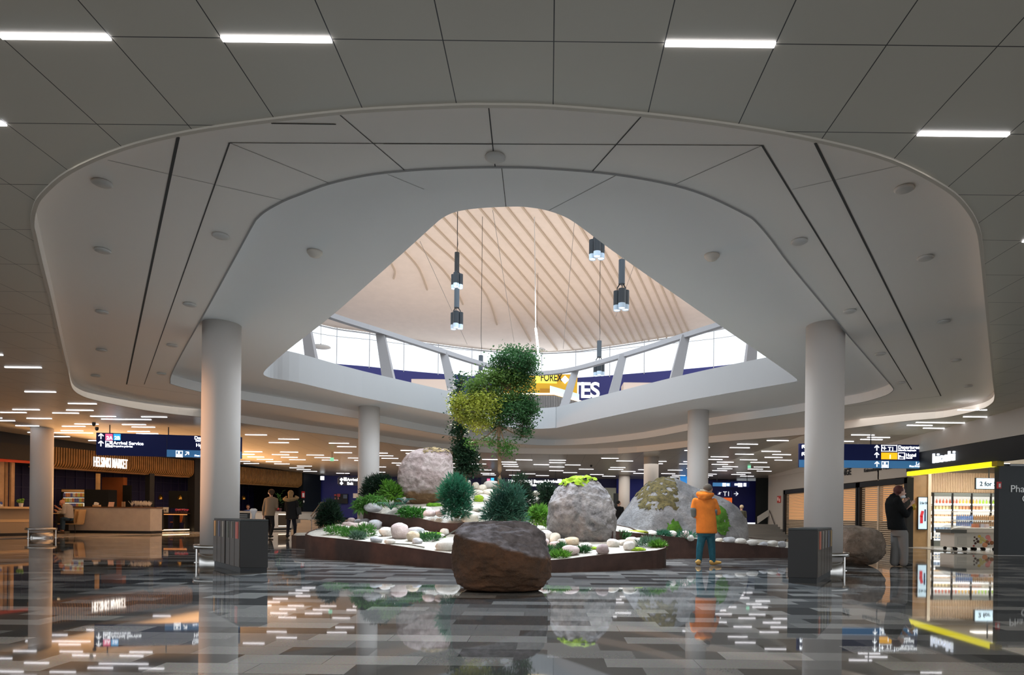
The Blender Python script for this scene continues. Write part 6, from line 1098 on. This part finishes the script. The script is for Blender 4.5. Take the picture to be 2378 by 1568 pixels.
tree('slender layered tree with a bright yellow green tier, rising through the roof opening', P(bx, by, YT), [tp(1160, 1135), tp(1160, 1080), tp(1157, 1030), tp(1158, 990), tp(1160, 940), tp(1163, 890), tp(1172, 850)], pads, 27000, .084, .024, [L_t, L_t1, L_ty, L_t2], 3, .072)
YT2 = 21.6; k2 = YT2 / FPX
def tq(x, y, dy=0.0): return Vector(((x - 1080) * k2, dy, (1122 - y) * k2))
pads = []
for x, y, rx, ry in ((1067, 885, 14, 16), (1060, 920, 14, 14), (1066, 900, 10, 14), (1058, 945, 12, 16), (1062, 985, 14, 18), (1066, 1010, 18, 18), (1072, 1040, 22, 22), (1080, 1070, 26, 22), (1092, 1085, 22, 20), (1064, 1060, 16, 20), (1088, 1055, 18, 16), (1075, 1098, 20, 14)):
    p = tq(x, y); pads.append(((p.x, p.y, p.z), (rx * k2, rx * k2, ry * k2), 0))
tree('narrow dark green tree behind the pinkish boulder, left of the layered tree', P(1080, 1122, YT2), [tq(1082, 1135), tq(1080, 1090), tq(1076, 1040), tq(1070, 990), tq(1064, 930), tq(1067, 880)], pads, 5200, .11, .026, [leaf_mat('dark_tree_leaf', (.022, .075, .03), (.010, .035, .018), .2)], 8, .05)
# ================================================================== recycling bins
M_bin = mat('bin_bronze', (.085, .068, .055), .35, .4); M_bside = mat('bin_side', (.022, .020, .019), .5)
def bins(label, c0, c1, c3, H, stripes, gap=None):
    # c0 front corner, c1 end of the side face, c3 far end of the chute face
    t = thing('recycling_bin', label, 'recycling bin', (c0.x, c0.y, 0)); a = c1 - c0; b = c3 - c0; Z = Vector((0, 0, 1)); o = Vector((0, 0, 0))
    sh = .03
    MB().hexa([o + Z * .09, a + Z * .09, a + b + Z * .09, b + Z * .09], Z * (H - .12)).build('cabinet', M_bside, t, bevel=.004)
    MB().hexa([o + a * .02 + b * .01, a * .98 + b * .01, a * .98 + b * .99, a * .02 + b * .99], Z * .09).build('plinth', M_black, t)
    MB().hexa([o + Z * (H - .03), a + Z * (H - .03), a + b + Z * (H - .03), b + Z * (H - .03)], Z * .03).build('lid', mat('bin_lid', (.03, .035, .035), .45), t, bevel=.004)
    n = Vector((b.y, -b.x, 0)).normalized(); n = n if n.dot(a) < 0 else -n; k = len(stripes)
    for i, c in enumerate(stripes):
        s0, s1 = (i + .04) / k, (i + .96) / k
        if gap is not None and i == gap: s1 -= .025
        if gap is not None and i == gap + 1: s0 += .025
        p = MB().hexa([b * s0 + n * .001 + Z * .10, b * s1 + n * .001 + Z * .10, b * s1 + n * .014 + Z * .10, b * s0 + n * .014 + Z * .10], Z * (H - .14)).build('chute_panel', M_bin, t)
        m_ = (s0 + s1) / 2; w_ = .05 / b.length * (1.6 if c[0] > .5 and c[1] < .3 else 1)
        MB().hexa([b * (m_ - w_) + n * .014 + Z * (H - .34), b * (m_ + w_) + n * .014 + Z * (H - .34), b * (m_ + w_) + n * .022 + Z * (H - .34), b * (m_ - w_) + n * .022 + Z * (H - .34)], Z * .29).build('colour_strip', mat('strip_%d_%d' % (int(c[0] * 99), int(c[2] * 99)), c, .4), p)
c0, c1, c3 = FLR(557, 1331), FLR(622, 1331), FLR(496, 1313.5)
bins('bronze six chute recycling bin beside the tall left column', c0, c1, c3, 1.05 - 0 + P(557, 1206, c0.y).z - 1.05, [(.62, .10, .06), (.16, .13, .09), (.10, .11, .07), (.38, .34, .28), (.12, .13, .20), (.60, .34, .10)], 2)
c0, c1, c3 = FLR(1897.5, 1356), FLR(1829, 1354), FLR(1930, 1336)
bins('dark recycling bin with coloured chute strips in front of the right column', c0, c1, c3, P(1897, 1228, c0.y).z, [(.55, .14, .08), (.30, .28, .25), (.34, .32, .29), (.20, .22, .30), (.45, .30, .14)])
# ================================================================== people
M_skin = mat('skin', (.50, .28, .20), .55); M_skin2 = mat('skin_fair', (.58, .36, .28), .55)
def bake(mb, name, m, parent, voxel, smooth=2):
    me = mb.mesh(name, m); o = bpy.data.objects.new(name, me); COL.objects.link(o); r = o.modifiers.new('r', 'REMESH'); r.mode = 'VOXEL'; r.voxel_size = voxel; r.use_smooth_shade = True
    s = o.modifiers.new('s', 'SMOOTH'); s.iterations = smooth; s.factor = .5
    dg = bpy.context.evaluated_depsgraph_get(); nm = bpy.data.meshes.new_from_object(o.evaluated_get(dg)); bpy.data.objects.remove(o); nm.materials.clear(); nm.materials.append(m); nm.name = name
    nm.polygons.foreach_set('use_smooth', [True] * len(nm.polygons)); return link(name, nm, parent)
class Fig:
    def __init__(s, label, xb, yb, Y, cat='person'):
        s.Y = Y; s.o = P(xb, yb, Y); s.o.z = max(s.o.z, 0) if s.o.z < .05 else s.o.z; s.t = thing('person', label, cat, s.o); s.k = Y / FPX
    def J(s, x, y, dy=0.0): q = P(x, y, s.Y); return Vector((q.x, s.Y + dy, q.z)) - s.o
    def cap(s, mb, pts, n=12):      # pts: (x, y, dy, r)
        q = [(s.J(x, y, dy), r) for x, y, dy, r in pts]
        for (a, ra), (b, rb) in zip(q, q[1:]): mb.tube([a, b], [ra, rb], n)
        for a, r in q: mb.ball(a, r, n)
    def loft(s, mb, rings, n=20):   # (x, y, halfwidth px, depth m, dy)
        vs = []
        for x, y, hw, d, dy in rings:
            c = s.J(x, y, dy); vs += [c + Vector((hw * s.k * math.cos(2 * PI * j / n), d * math.sin(2 * PI * j / n), 0)) for j in range(n)]
        k = len(rings); mb.add(vs, [(i * n + j, (i + 1) * n + j, (i + 1) * n + (j + 1) % n, i * n + (j + 1) % n) for i in range(k - 1) for j in range(n)] + [tuple(range(n)), tuple(range(k * n - 1, (k - 1) * n - 1, -1))])
    def hand(s, mb, wrist, palm, side=1, r=.011):   # five bent fingers from the palm
        a, b = s.J(*wrist), s.J(*palm); d = (b - a).normalized(); u = d.cross(Vector((0, 1, .2))).normalized(); w_ = d.cross(u).normalized()
        mb.tube([a, b], [.027, .034], 8); mb.ball(b, (.036, .026, .036), 8)
        for i, l in enumerate((.070, .082, .076, .060)):
            p = b + u * (.026 - .0175 * i) + d * .02; q = p + d * l * .5 + w_ * .008 * side; mb.tube([p, q, q + (d * .6 + w_ * .8 * side) * l * .5], [r, r * .9, r * .75], 6)
        p = a.lerp(b, .6) + u * .025; mb.tube([p, p + u * .035 + d * .03, p + u * .035 + d * .065 + w_ * .01], [r * 1.15, r, r * .8], 6)
    def head(s, mb, x, y, r, face, dy=0.0, neck=None):   # face: unit direction (X,Y,Z)
        c = s.J(x, y, dy); f = Vector(face).normalized(); sd = f.cross(Vector((0, 0, 1))).normalized(); mb.ball(c, (r * .80 + abs(f.x) * r * .12, r * .80 + abs(f.y) * r * .12, r), 16)
        mb.ball(c + f * r * .28 - Vector((0, 0, r * .48)), r * .58, 12); mb.tube([c + f * r * .82 + Vector((0, 0, r * .10)), c + f * r * 1.12 - Vector((0, 0, r * .22))], [r * .10, r * .17], 8)
        for k in (-1, 1): mb.ball(c + sd * r * .82 * k - Vector((0, 0, r * .08)), (r * .14, r * .14, r * .24), 8)
        mb.ball(c + f * r * .80 - Vector((0, 0, r * .5)), r * .17, 8)
        if neck: mb.tube([c - Vector((0, 0, r * .5)), s.J(*neck)], [r * .5, r * .55], 12)
        return c, f, sd
    def eyes(s, c, f, sd, r):
        mb = MB(); [mb.ball(c + f * r * .84 + sd * r * .34 * k + Vector((0, 0, r * .06)), r * .11, 8) for k in (-1, 1)]; mb.build('eyes', mat('eye_dark', (.03, .02, .02), .2), s.t, True)
def shoe(f, x, y, dy, dirv, m, L_=.27, name='shoe', hw=.045, hh=.05):
    c = f.J(x, y, dy); c.z = -f.o.z + hh if f.o.z < .3 else c.z; d = Vector(dirv).normalized(); mb = MB(); mb.ball(c - d * L_ * .28 + Vector((0, 0, .012)), (hw, hw, hh), 10)
    for k in range(6): mb.ball(c + d * L_ * (-.2 + .12 * k), (hw * (1.0 if k < 4 else .85), hw, hh * (1 - .09 * k)), 10)
    v = mb.v; mb.v = [(a[0], a[1], max(a[2], c.z - hh * .9)) for a in v]; return bake(mb, name, m, f.t, .012, 1)
# --- person in the orange parka, seen from behind
f = Fig('person in orange parka, teal trousers and tan boots standing with back turned', 1640, 1313, FLR(1640, 1313).y)
mb = MB(); c, fd_, sd_ = f.head(mb, 1644, 1137, .115, (.55, .75, -.35), 0, (1640, 1158, .0, 0)[:3]); f.loft(mb, [(1638, 1160, 12, .09, 0), (1638, 1175, 16, .10, 0), (1639, 1200, 14, .10, 0), (1640, 1225, 16, .11, 0), (1640, 1240, 15, .11, 0)])
f.cap(mb, [(1633, 1232, 0, .08), (1625, 1273, 0, .055), (1622, 1306, 0, .04)]); f.cap(mb, [(1648, 1232, 0, .08), (1652, 1273, 0, .055), (1654, 1306, 0, .04)])
f.cap(mb, [(1614, 1163, 0, .05), (1611, 1192, .0, .042), (1626, 1196, .28, .032)]); f.cap(mb, [(1659, 1163, 0, .05), (1667, 1190, .02, .042), (1655, 1186, .30, .032)])
f.hand(mb, (1626, 1196, .28), (1632, 1193, .34)); f.hand(mb, (1655, 1186, .30), (1649, 1183, .36)); bake(mb, 'body', M_skin, f.t, .011); f.eyes(c, fd_, sd_, .115)
mb = MB(); mb.ball(c + Vector((-.01, -.02, .03)), (.098, .108, .098), 14); bake(mb, 'hair', mat('hair_short_grey', (.10, .085, .07), .8), f.t, .012)
M_or = mat('orange_cloth', (.60, .165, .018), .75, noise_amt=.12, nscale=5, bump=.35, bscale=9); mb = MB()
f.loft(mb, [(1637, 1157, 12, .10, 0), (1636, 1160, 24, .13, 0), (1636, 1166, 27, .14, 0), (1637, 1180, 25, .15, .0), (1639, 1196, 23, .145, .0), (1640, 1210, 23.5, .155, 0), (1641, 1236, 24.5, .17, 0), (1641, 1239, 24, .165, 0)])
f.cap(mb, [(1615, 1164, 0, .075), (1610.5, 1181, -.01, .068)]); f.cap(mb, [(1613, 1197, .02, .06), (1625, 1200, .24, .05)]); f.cap(mb, [(1658, 1165, 0, .075), (1663.5, 1179, 0, .070), (1668, 1190, .02, .066), (1656, 1187, .26, .05)]); f.cap(mb, [(1610.5, 1181, -.01, .064), (1613, 1197, .02, .058)]); jk = bake(mb, 'parka', M_or, f.t, .013)
mb = MB(); f.cap(mb, [(1610.3, 1183, -.012, .072), (1612.5, 1196, .018, .066)]); bake(mb, 'sleeve_patch', mat('grey_cloth', (.13, .15, .15), .8), f.t, .012); mb = MB(); f.cap(mb, [(1660, 1187, -.03, .052), (1660, 1194, -.0, .045)]); bake(mb, 'sleeve_patch', MATS['grey_cloth'], f.t, .012)
mb = MB(); f.cap(mb, [(1621, 1148, -.03, .055), (1628, 1152, -.10, .065), (1637, 1153, -.12, .065), (1646, 1151, -.09, .06), (1653, 1149, -.02, .05)]); f.cap(mb, [(1624, 1156, -.08, .05), (1633, 1157, -.13, .055), (1642, 1155, -.11, .05)]); f.loft(mb, [(1634, 1142, 16, .08, -.01), (1636, 1150, 19, .12, -.02), (1637, 1160, 15, .11, -.02)]); bake(mb, 'hood', M_or, f.t, .012)
mb = MB(); f.cap(mb, [(1628, 1140, .0, .028), (1638, 1141, -.07, .03), (1648, 1144, -.06, .03), (1656, 1148, .0, .026)]); bake(mb, 'fur_trim', mat('fur_beige', (.42, .36, .25), .9, noise_amt=.3, nscale=40, bump=.8, bscale=80), f.t, .010)
M_te = mat('teal_cloth', (.012, .085, .115), .75, noise_amt=.25, nscale=9, bump=.5, bscale=12); mb = MB(); f.loft(mb, [(1640, 1228, 21, .13, 0), (1640, 1240, 21.5, .14, 0), (1640, 1246, 20, .13, 0)]); f.cap(mb, [(1631, 1243, 0, .098), (1625, 1274, .0, .078), (1623, 1304, 0, .062)]); f.cap(mb, [(1650, 1243, 0, .098), (1653, 1274, 0, .08), (1655, 1304, 0, .064)]); bake(mb, 'trousers', M_te, f.t, .012)
M_bt = mat('tan_suede', (.48, .27, .075), .8); shoe(f, 1621.5, 1309, .02, (.1, 1, 0), M_bt, .27, 'boot', .058, .06); shoe(f, 1660, 1309, .0, (1, .25, 0), M_bt, .29, 'boot', .05, .06)
mb = MB(); q = f.J(1660, 1200, .12); mb.box(q, (.04, .05, .07), .5); mb.build('paper_cup', mat('cup_white', (.7, .7, .68), .5), f.t)
# --- person in the black jacket by the shutters, in profile
f = Fig('person in black puffer jacket and grey trousers looking at a phone by the shutters', 2090, 1316, FLR(2090, 1316).y)
mb = MB(); c, fd_, sd_ = f.head(mb, 2090, 1142, .112, (1, -.12, -.22), 0, (2081, 1160, 0)); f.loft(mb, [(2080, 1160, 9, .10, 0), (2078, 1180, 13, .13, 0), (2082, 1210, 12, .12, 0), (2085, 1235, 12, .13, 0)])
f.cap(mb, [(2085, 1228, .06, .085), (2084, 1270, .06, .058), (2081, 1308, .06, .042)]); f.cap(mb, [(2090, 1228, -.06, .085), (2094, 1270, -.06, .058), (2095, 1308, -.06, .042)])
f.cap(mb, [(2076, 1164, -.17, .05), (2092, 1192, -.2, .044), (2107, 1174, -.16, .032)]); f.cap(mb, [(2080, 1164, .17, .05), (2092, 1180, .2, .044), (2101, 1166, .06, .032)]); f.hand(mb, (2107, 1174, -.16), (2110, 1170, -.14)); f.hand(mb, (2101, 1166, .06), (2105, 1161, .02)); bake(mb, 'body', M_skin2, f.t, .011); f.eyes(c, fd_, sd_, .112)
mb = MB(); mb.ball(c + Vector((-.035, .0, .03)), (.105, .112, .112), 14); mb.ball(c + Vector((-.09, 0, -.07)), (.06, .07, .09), 10); bake(mb, 'hair', mat('hair_auburn', (.065, .016, .014), .6), f.t, .012)
mb = MB(); mb.ball(c + fd_ * .045 + Vector((0, 0, -.105)), (.07, .075, .045), 12); mb.build('lowered_mask', mat('mask_white', (.68, .72, .76), .8), f.t, True)
M_jk = mat('black_nylon', (.005, .006, .007), .75, bump=.4, bscale=14, spec=.2); mb = MB(); f.loft(mb, [(2078, 1151, 9, .10, 0), (2075, 1158, 14, .17, 0), (2073, 1170, 15, .20, 0), (2076, 1188, 17, .21, 0), (2079, 1205, 17, .20, 0), (2082, 1222, 19, .20, 0), (2085, 1231, 21, .20, 0)])
f.cap(mb, [(2073, 1164, -.2, .085), (2080, 1182, -.23, .08), (2092, 1196, -.22, .072), (2105, 1180, -.17, .05)]); f.cap(mb, [(2076, 1166, .19, .08), (2090, 1184, .2, .07), (2099, 1170, .08, .05)]); f.cap(mb, [(2070, 1154, -.02, .06), (2076, 1151, .0, .06)]); bake(mb, 'puffer_jacket', M_jk, f.t, .013)
M_gt = mat('grey_jersey', (.20, .195, .19), .85, bump=.3, bscale=8); mb = MB(); f.loft(mb, [(2086, 1224, 15, .17, 0), (2087, 1236, 16, .18, 0), (2087, 1246, 14, .16, 0)]); f.cap(mb, [(2085, 1240, .07, .115), (2084, 1272, .07, .10), (2081, 1306, .07, .095)]); f.cap(mb, [(2092, 1240, -.07, .115), (2094, 1272, -.07, .10), (2094, 1306, -.07, .09)]); bake(mb, 'trousers', M_gt, f.t, .013)
shoe(f, 2090, 1311, .07, (1, -.05, 0), M_black, .28); shoe(f, 2099, 1313, -.07, (1, -.1, 0), M_black, .28)
mb = MB(); mb.box(f.J(2103, 1155.5, .0), (.15, .07, .02), 0, 0, .25); mb.build('phone', M_black, f.t); mb = MB(); mb.ball(f.J(2110.5, 1178, -.16), (.075, .05, .07), 10); mb.build('snack_bag', mat('snack_yellow', (.50, .32, .02), .4, bump=.4, bscale=30), f.t, True)
# --- walking couple seen from behind
f = Fig('person in beige shirt and black jeans walking away past the white counter', 630, 1250, FLR(630, 1250).y)
mb = MB(); c, fd_, sd_ = f.head(mb, 629.5, 1144, .112, (-.75, .65, 0), 0, (630, 1156, 0)); f.loft(mb, [(630, 1157, 8, .09, 0), (630, 1172, 11, .10, 0), (627, 1190, 9, .10, 0), (626, 1202, 10, .11, 0)]); f.cap(mb, [(622, 1198, 0, .085), (623, 1222, .1, .055), (625, 1244, .1, .04)]); f.cap(mb, [(631, 1198, 0, .085), (634, 1220, 0, .055), (630, 1246, -.05, .04)])
f.cap(mb, [(617, 1160, 0, .048), (612, 1180, 0, .042), (610, 1198, .08, .032)]); f.cap(mb, [(641, 1160, 0, .048), (641, 1178, .05, .042), (634, 1182, .22, .032)]); f.hand(mb, (610, 1197, .08), (610, 1202, .09)); f.hand(mb, (634, 1182, .22), (631, 1180, .26)); bake(mb, 'body', M_skin2, f.t, .014); f.eyes(c, fd_, sd_, .112)
mb = MB(); mb.ball(c + Vector((.03, -.03, .035)), (.125, .12, .11), 14); mb.ball(c + Vector((.06, -.06, -.03)), (.08, .07, .09), 10); bake(mb, 'hair', mat('hair_brown', (.075, .042, .022), .7), f.t, .014); mb = MB(); mb.ball(c + Vector((-.10, .02, -.02)), (.03, .045, .05), 10); mb.build('headphone', mat('cup_white', (.7, .7, .68), .5), f.t, True)
M_be = mat('beige_cotton', (.29, .23, .165), .85, bump=.3, bscale=10); mb = MB(); f.loft(mb, [(630, 1154, 6, .09, 0), (630, 1158, 14, .13, 0), (630, 1166, 13.5, .14, 0), (628, 1182, 11.5, .14, 0), (626, 1196, 12, .15, 0), (626, 1198, 11.5, .145, 0)]); f.cap(mb, [(617.5, 1160.5, 0, .07), (612.5, 1180, 0, .062), (610, 1195, .07, .05)]); f.cap(mb, [(642, 1161, 0, .07), (642, 1178, .04, .062), (635, 1182, .20, .05)]); bake(mb, 'shirt', M_be, f.t, .014)
M_bj = mat('black_denim', (.007, .007, .009), .8); mb = MB(); f.loft(mb, [(626, 1194, 11, .12, 0), (626, 1202, 11, .13, 0)]); f.cap(mb, [(621, 1200, 0, .10), (623, 1222, .1, .068), (625, 1242, .1, .055)]); f.cap(mb, [(631, 1200, 0, .10), (634, 1220, 0, .07), (630, 1242, -.05, .058)]); bake(mb, 'jeans', M_bj, f.t, .014); shoe(f, 625, 1246, .1, (0, 1, 0), M_black, .27, 'boot', .05, .07); shoe(f, 630, 1247, -.05, (.2, 1, 0), M_black, .28, 'boot', .05, .07)
f = Fig('person in long black coat with beige fur hood walking away with a shoulder bag', 676, 1250, FLR(676, 1250).y + .1)
mb = MB(); c, fd_, sd_ = f.head(mb, 676, 1147, .112, (-.3, .95, 0), 0, (677, 1160, 0)); f.loft(mb, [(677, 1162, 8, .09, 0), (678, 1178, 10, .10, 0), (677, 1200, 10, .11, 0), (676, 1207, 9, .1, 0)]); f.cap(mb, [(671, 1203, 0, .08), (669, 1226, .0, .055), (668.5, 1246, -.02, .04)]); f.cap(mb, [(682, 1203, 0, .08), (683, 1224, .1, .055), (681, 1242, .18, .04)])
f.cap(mb, [(667, 1166, 0, .048), (664, 1184, .02, .042), (668, 1194, .2, .032)]); f.cap(mb, [(688, 1166, 0, .048), (691, 1184, 0, .042), (690, 1196, .12, .032)]); f.hand(mb, (668, 1194, .2), (671, 1194, .25)); f.hand(mb, (690, 1196, .12), (689, 1201, .14)); bake(mb, 'body', M_skin2, f.t, .014); f.eyes(c, fd_, sd_, .112)
M_hb = mat('hair_blonde', (.36, .24, .11), .75, noise_amt=.25, nscale=14); mb = MB(); mb.ball(c + Vector((.0, -.035, .03)), (.118, .12, .122), 14); mb.tube([c + Vector((0, -.06, 0)), f.J(677, 1160, -.1)], [.10, .09], 12); bake(mb, 'hair', M_hb, f.t, .014)
M_fu = mat('fur_tan', (.42, .31, .165), .95, noise_amt=.35, nscale=30, bump=.9, bscale=60); mb = MB(); f.cap(mb, [(659.5, 1159, .02, .055), (665, 1160.5, -.12, .075), (675, 1162, -.20, .08), (685, 1160, -.13, .075), (691, 1157, .0, .055)]); f.cap(mb, [(664, 1154, .02, .04), (661, 1157, .06, .045)]); f.cap(mb, [(686, 1153, .02, .04), (691, 1156, .05, .045)]); bake(mb, 'fur_hood', M_fu, f.t, .014)
M_co = mat('black_wool', (.006, .007, .010), .8); mb = MB(); f.loft(mb, [(677, 1158, 8, .10, 0), (677, 1162, 14, .15, 0), (677.5, 1172, 14, .16, 0), (677.5, 1186, 12.5, .15, 0), (677.5, 1198, 13.5, .16, 0), (678, 1206, 15, .18, 0)]); f.cap(mb, [(666, 1166, 0, .075), (663.5, 1184, .02, .068), (668, 1194, .18, .055)]); f.cap(mb, [(689, 1166, 0, .075), (691.5, 1184, 0, .068), (690, 1195, .1, .055)]); bake(mb, 'coat', M_co, f.t, .014)
M_nj = mat('navy_denim', (.008, .010, .022), .8); mb = MB(); f.loft(mb, [(676.5, 1198, 10, .12, 0), (676.5, 1206, 10, .13, 0)]); f.cap(mb, [(671, 1204, 0, .092), (669, 1226, 0, .068), (668.5, 1240, -.02, .056)]); f.cap(mb, [(682, 1204, 0, .092), (683, 1224, .1, .068), (681, 1238, .17, .056)]); bake(mb, 'jeans', M_nj, f.t, .014); shoe(f, 668.5, 1247, -.02, (0, 1, 0), M_black, .27, 'boot', .05, .09); shoe(f, 681, 1243, .18, (.1, 1, 0), M_black, .26, 'boot', .05, .09)
mb = MB(); q = f.J(695, 1187, -.02); mb.box(q, (.16, .12, .30), .2, 0, -.12); mb.tube([f.J(688, 1162, -.08), q + Vector((0, 0, .14))], .012, 6); mb.build('shoulder_bag', mat('bag_grey', (.025, .028, .03), .6), f.t, bevel=.02)
# --- seated person at the market
f = Fig('bald person in grey sweater and jeans seated bent over a small table', 151, 1238, 28.4)
mb = MB(); c, fd_, sd_ = f.head(mb, 144.5, 1167, .118, (-.85, -.15, -.5), 0, (153, 1174, 0)); f.loft(mb, [(156, 1172, 6, .12, 0), (158, 1185, 7, .13, 0), (160, 1203, 8, .14, 0)]); f.cap(mb, [(159, 1205, -.1, .09), (151.5, 1204, -.12, .065), (151, 1232, -.12, .045)]); f.cap(mb, [(159, 1205, .12, .09), (138, 1204, .14, .065), (137, 1232, .14, .045)])
f.cap(mb, [(157, 1176, -.18, .05), (154, 1190, -.2, .045), (140, 1188, -.16, .033)]); f.cap(mb, [(156, 1176, .18, .05), (146, 1188, .2, .045), (131, 1180, .1, .033)]); f.hand(mb, (140, 1188, -.16), (136, 1186, -.14)); f.hand(mb, (131, 1180, .1), (128, 1176, .05)); bake(mb, 'body', mat('skin_ruddy', (.52, .24, .16), .5), f.t, .013); f.eyes(c, fd_, sd_, .118)
mb = MB(); f.loft(mb, [(153, 1170, 5, .11, 0), (157, 1174, 8.5, .2, 0), (159, 1186, 9, .2, 0), (160, 1198, 9, .19, 0), (160, 1204, 8.5, .18, 0)]); f.cap(mb, [(157, 1177, -.19, .075), (156, 1191, -.21, .07), (143, 1190, -.17, .055)]); f.cap(mb, [(156, 1177, .19, .075), (147, 1190, .2, .065), (134, 1183, .12, .05)]); bake(mb, 'sweater', mat('grey_knit', (.38, .36, .34), .9, bump=.3, bscale=20), f.t, .014)
mb = MB(); f.cap(mb, [(160, 1205, -.1, .105), (152, 1205, -.12, .085), (151.5, 1229, -.12, .062)]); f.cap(mb, [(160, 1205, .12, .105), (139, 1205, .14, .08), (138, 1229, .14, .06)]); bake(mb, 'jeans', mat('blue_denim', (.02, .055, .10), .85), f.t, .014); shoe(f, 149, 1236, -.12, (-1, -.1, 0), mat('brown_leather', (.07, .04, .025), .5), .28); shoe(f, 135, 1236, .14, (-1, -.1, 0), MATS['brown_leather'], .28)
MB().hexa([f.J(165, 1206, -.25), f.J(165, 1206, .3), f.J(154, 1206, .3), f.J(154, 1206, -.25)], Vector((0, 0, -.001))).build('seat_pad', M_black, f.t)
q = FLR(128, 1240); t = thing('bistro_table', 'small round pale table in front of the seated person', 'table', (P(132, 1200, 28.4).x, 28.4, 0)); zt = P(132, 1192, 28.4).z; MB().lathe([(.36, zt - .03), (.36, zt)], n=28).build('top', M_cream, t); MB().lathe([(.22, 0), (.22, .02), (.03, .04), (.03, zt - .03)], n=16).build('pedestal', M_black, t)
t = thing('napkin', 'crumpled white napkin on the small round table', 'napkin', (P(141, 1190, 28.4).x, 28.3, zt)); mb = MB(); mb.ball((0, 0, .03), (.09, .07, .035), 8); mb.build('paper', mat('paper_white', (.85, .84, .8), .7), t)
# --- smaller far figures, all standing
def far_person(label, x, ytop, Y, hpx, face, hair, top, legs, shoes, skin=M_skin2, hood=None, base=None):
    yb = ytop + hpx; f = Fig(label, x, yb, Y); u = hpx / 100.0; v = 9.0 / 25 * u * 0 + 1; mb = MB(); r = .062 * hpx * f.k
    c, fd_, sd_ = f.head(mb, x, ytop + 7 * u, r, face, 0, (x, ytop + 17 * u, 0)); hw = 11.5 * u
    f.loft(mb, [(x, ytop + 18 * u, hw * .6, .09, 0), (x, ytop + 30 * u, hw * .7, .1, 0), (x, ytop + 50 * u, hw * .6, .1, 0)])
    for s in (-1, 1):
        f.cap(mb, [(x + s * 4.5 * u, ytop + 50 * u, 0, .08), (x + s * 4.5 * u, ytop + 73 * u, 0, .055), (x + s * 4.5 * u, ytop + 96 * u, 0, .04)]); f.cap(mb, [(x + s * hw * .9, ytop + 21 * u, 0, .046), (x + s * hw * 1.1, ytop + 36 * u, 0, .04), (x + s * hw * 1.0, ytop + 49 * u, .1, .03)]); f.hand(mb, (x + s * hw, ytop + 49 * u, .1), (x + s * hw, ytop + 52 * u, .12))
    bake(mb, 'body', skin, f.t, .018, 1); f.eyes(c, fd_, sd_, r); mb = MB(); mb.ball(c - fd_ * r * .22 + Vector((0, 0, r * .28)), (r * .98, r * .98, r * .95), 12); bake(mb, 'hat' if hood else 'hair', hair, f.t, .018, 1)
    mb = MB(); f.loft(mb, [(x, ytop + 16 * u, hw * .5, .1, 0), (x, ytop + 19 * u, hw, .14, 0), (x, ytop + 35 * u, hw * .95, .15, 0), (x, ytop + 52 * u, hw, .16, 0), (x, ytop + 55 * u, hw * .95, .15, 0)]); [f.cap(mb, [(x + s * hw * .92, ytop + 21 * u, 0, .07), (x + s * hw * 1.12, ytop + 36 * u, 0, .06), (x + s * hw * 1.02, ytop + 48 * u, .09, .05)]) for s in (-1, 1)]; bake(mb, 'jacket', top, f.t, .018, 1)
    mb = MB(); [f.cap(mb, [(x + s * 4.5 * u, ytop + 52 * u, 0, .10), (x + s * 4.6 * u, ytop + 73 * u, 0, .075), (x + s * 4.6 * u, ytop + 95 * u, 0, .06)]) for s in (-1, 1)]; bake(mb, 'trousers', legs, f.t, .018, 1); [shoe(f, x + s * 4.6 * u, yb - 1.2 * u, .05, (face[0] * .5, face[1], 0), shoes, .27) for s in (-1, 1)]; return f
far_person('fair haired person in olive jacket behind the right end of the big rock', 1722, 1173, 32.5, 79, (-.1, 1, 0), mat('hair_fair', (.45, .36, .24), .8), mat('olive_cloth', (.07, .068, .045), .85), mat('khaki_cloth', (.28, .21, .13), .85), M_black)
far_person('person in black hat and coat between the standing boulder and the big rock', 1437, 1163, 33.0, 82, (1, .3, 0), M_black, mat('black_wool', (.006, .007, .010), .8), M_bj, M_black, hood=True)
far_person('person in blue shirt behind the white counter beside the tall left column', 576, 1173, 36.2, 69, (.4, -.9, -.2), mat('hair_brown', (.075, .042, .022), .7), mat('blue_shirt', (.035, .07, .22), .8), M_bj, M_black, skin=mat('skin_tan', (.33, .17, .12), .55))
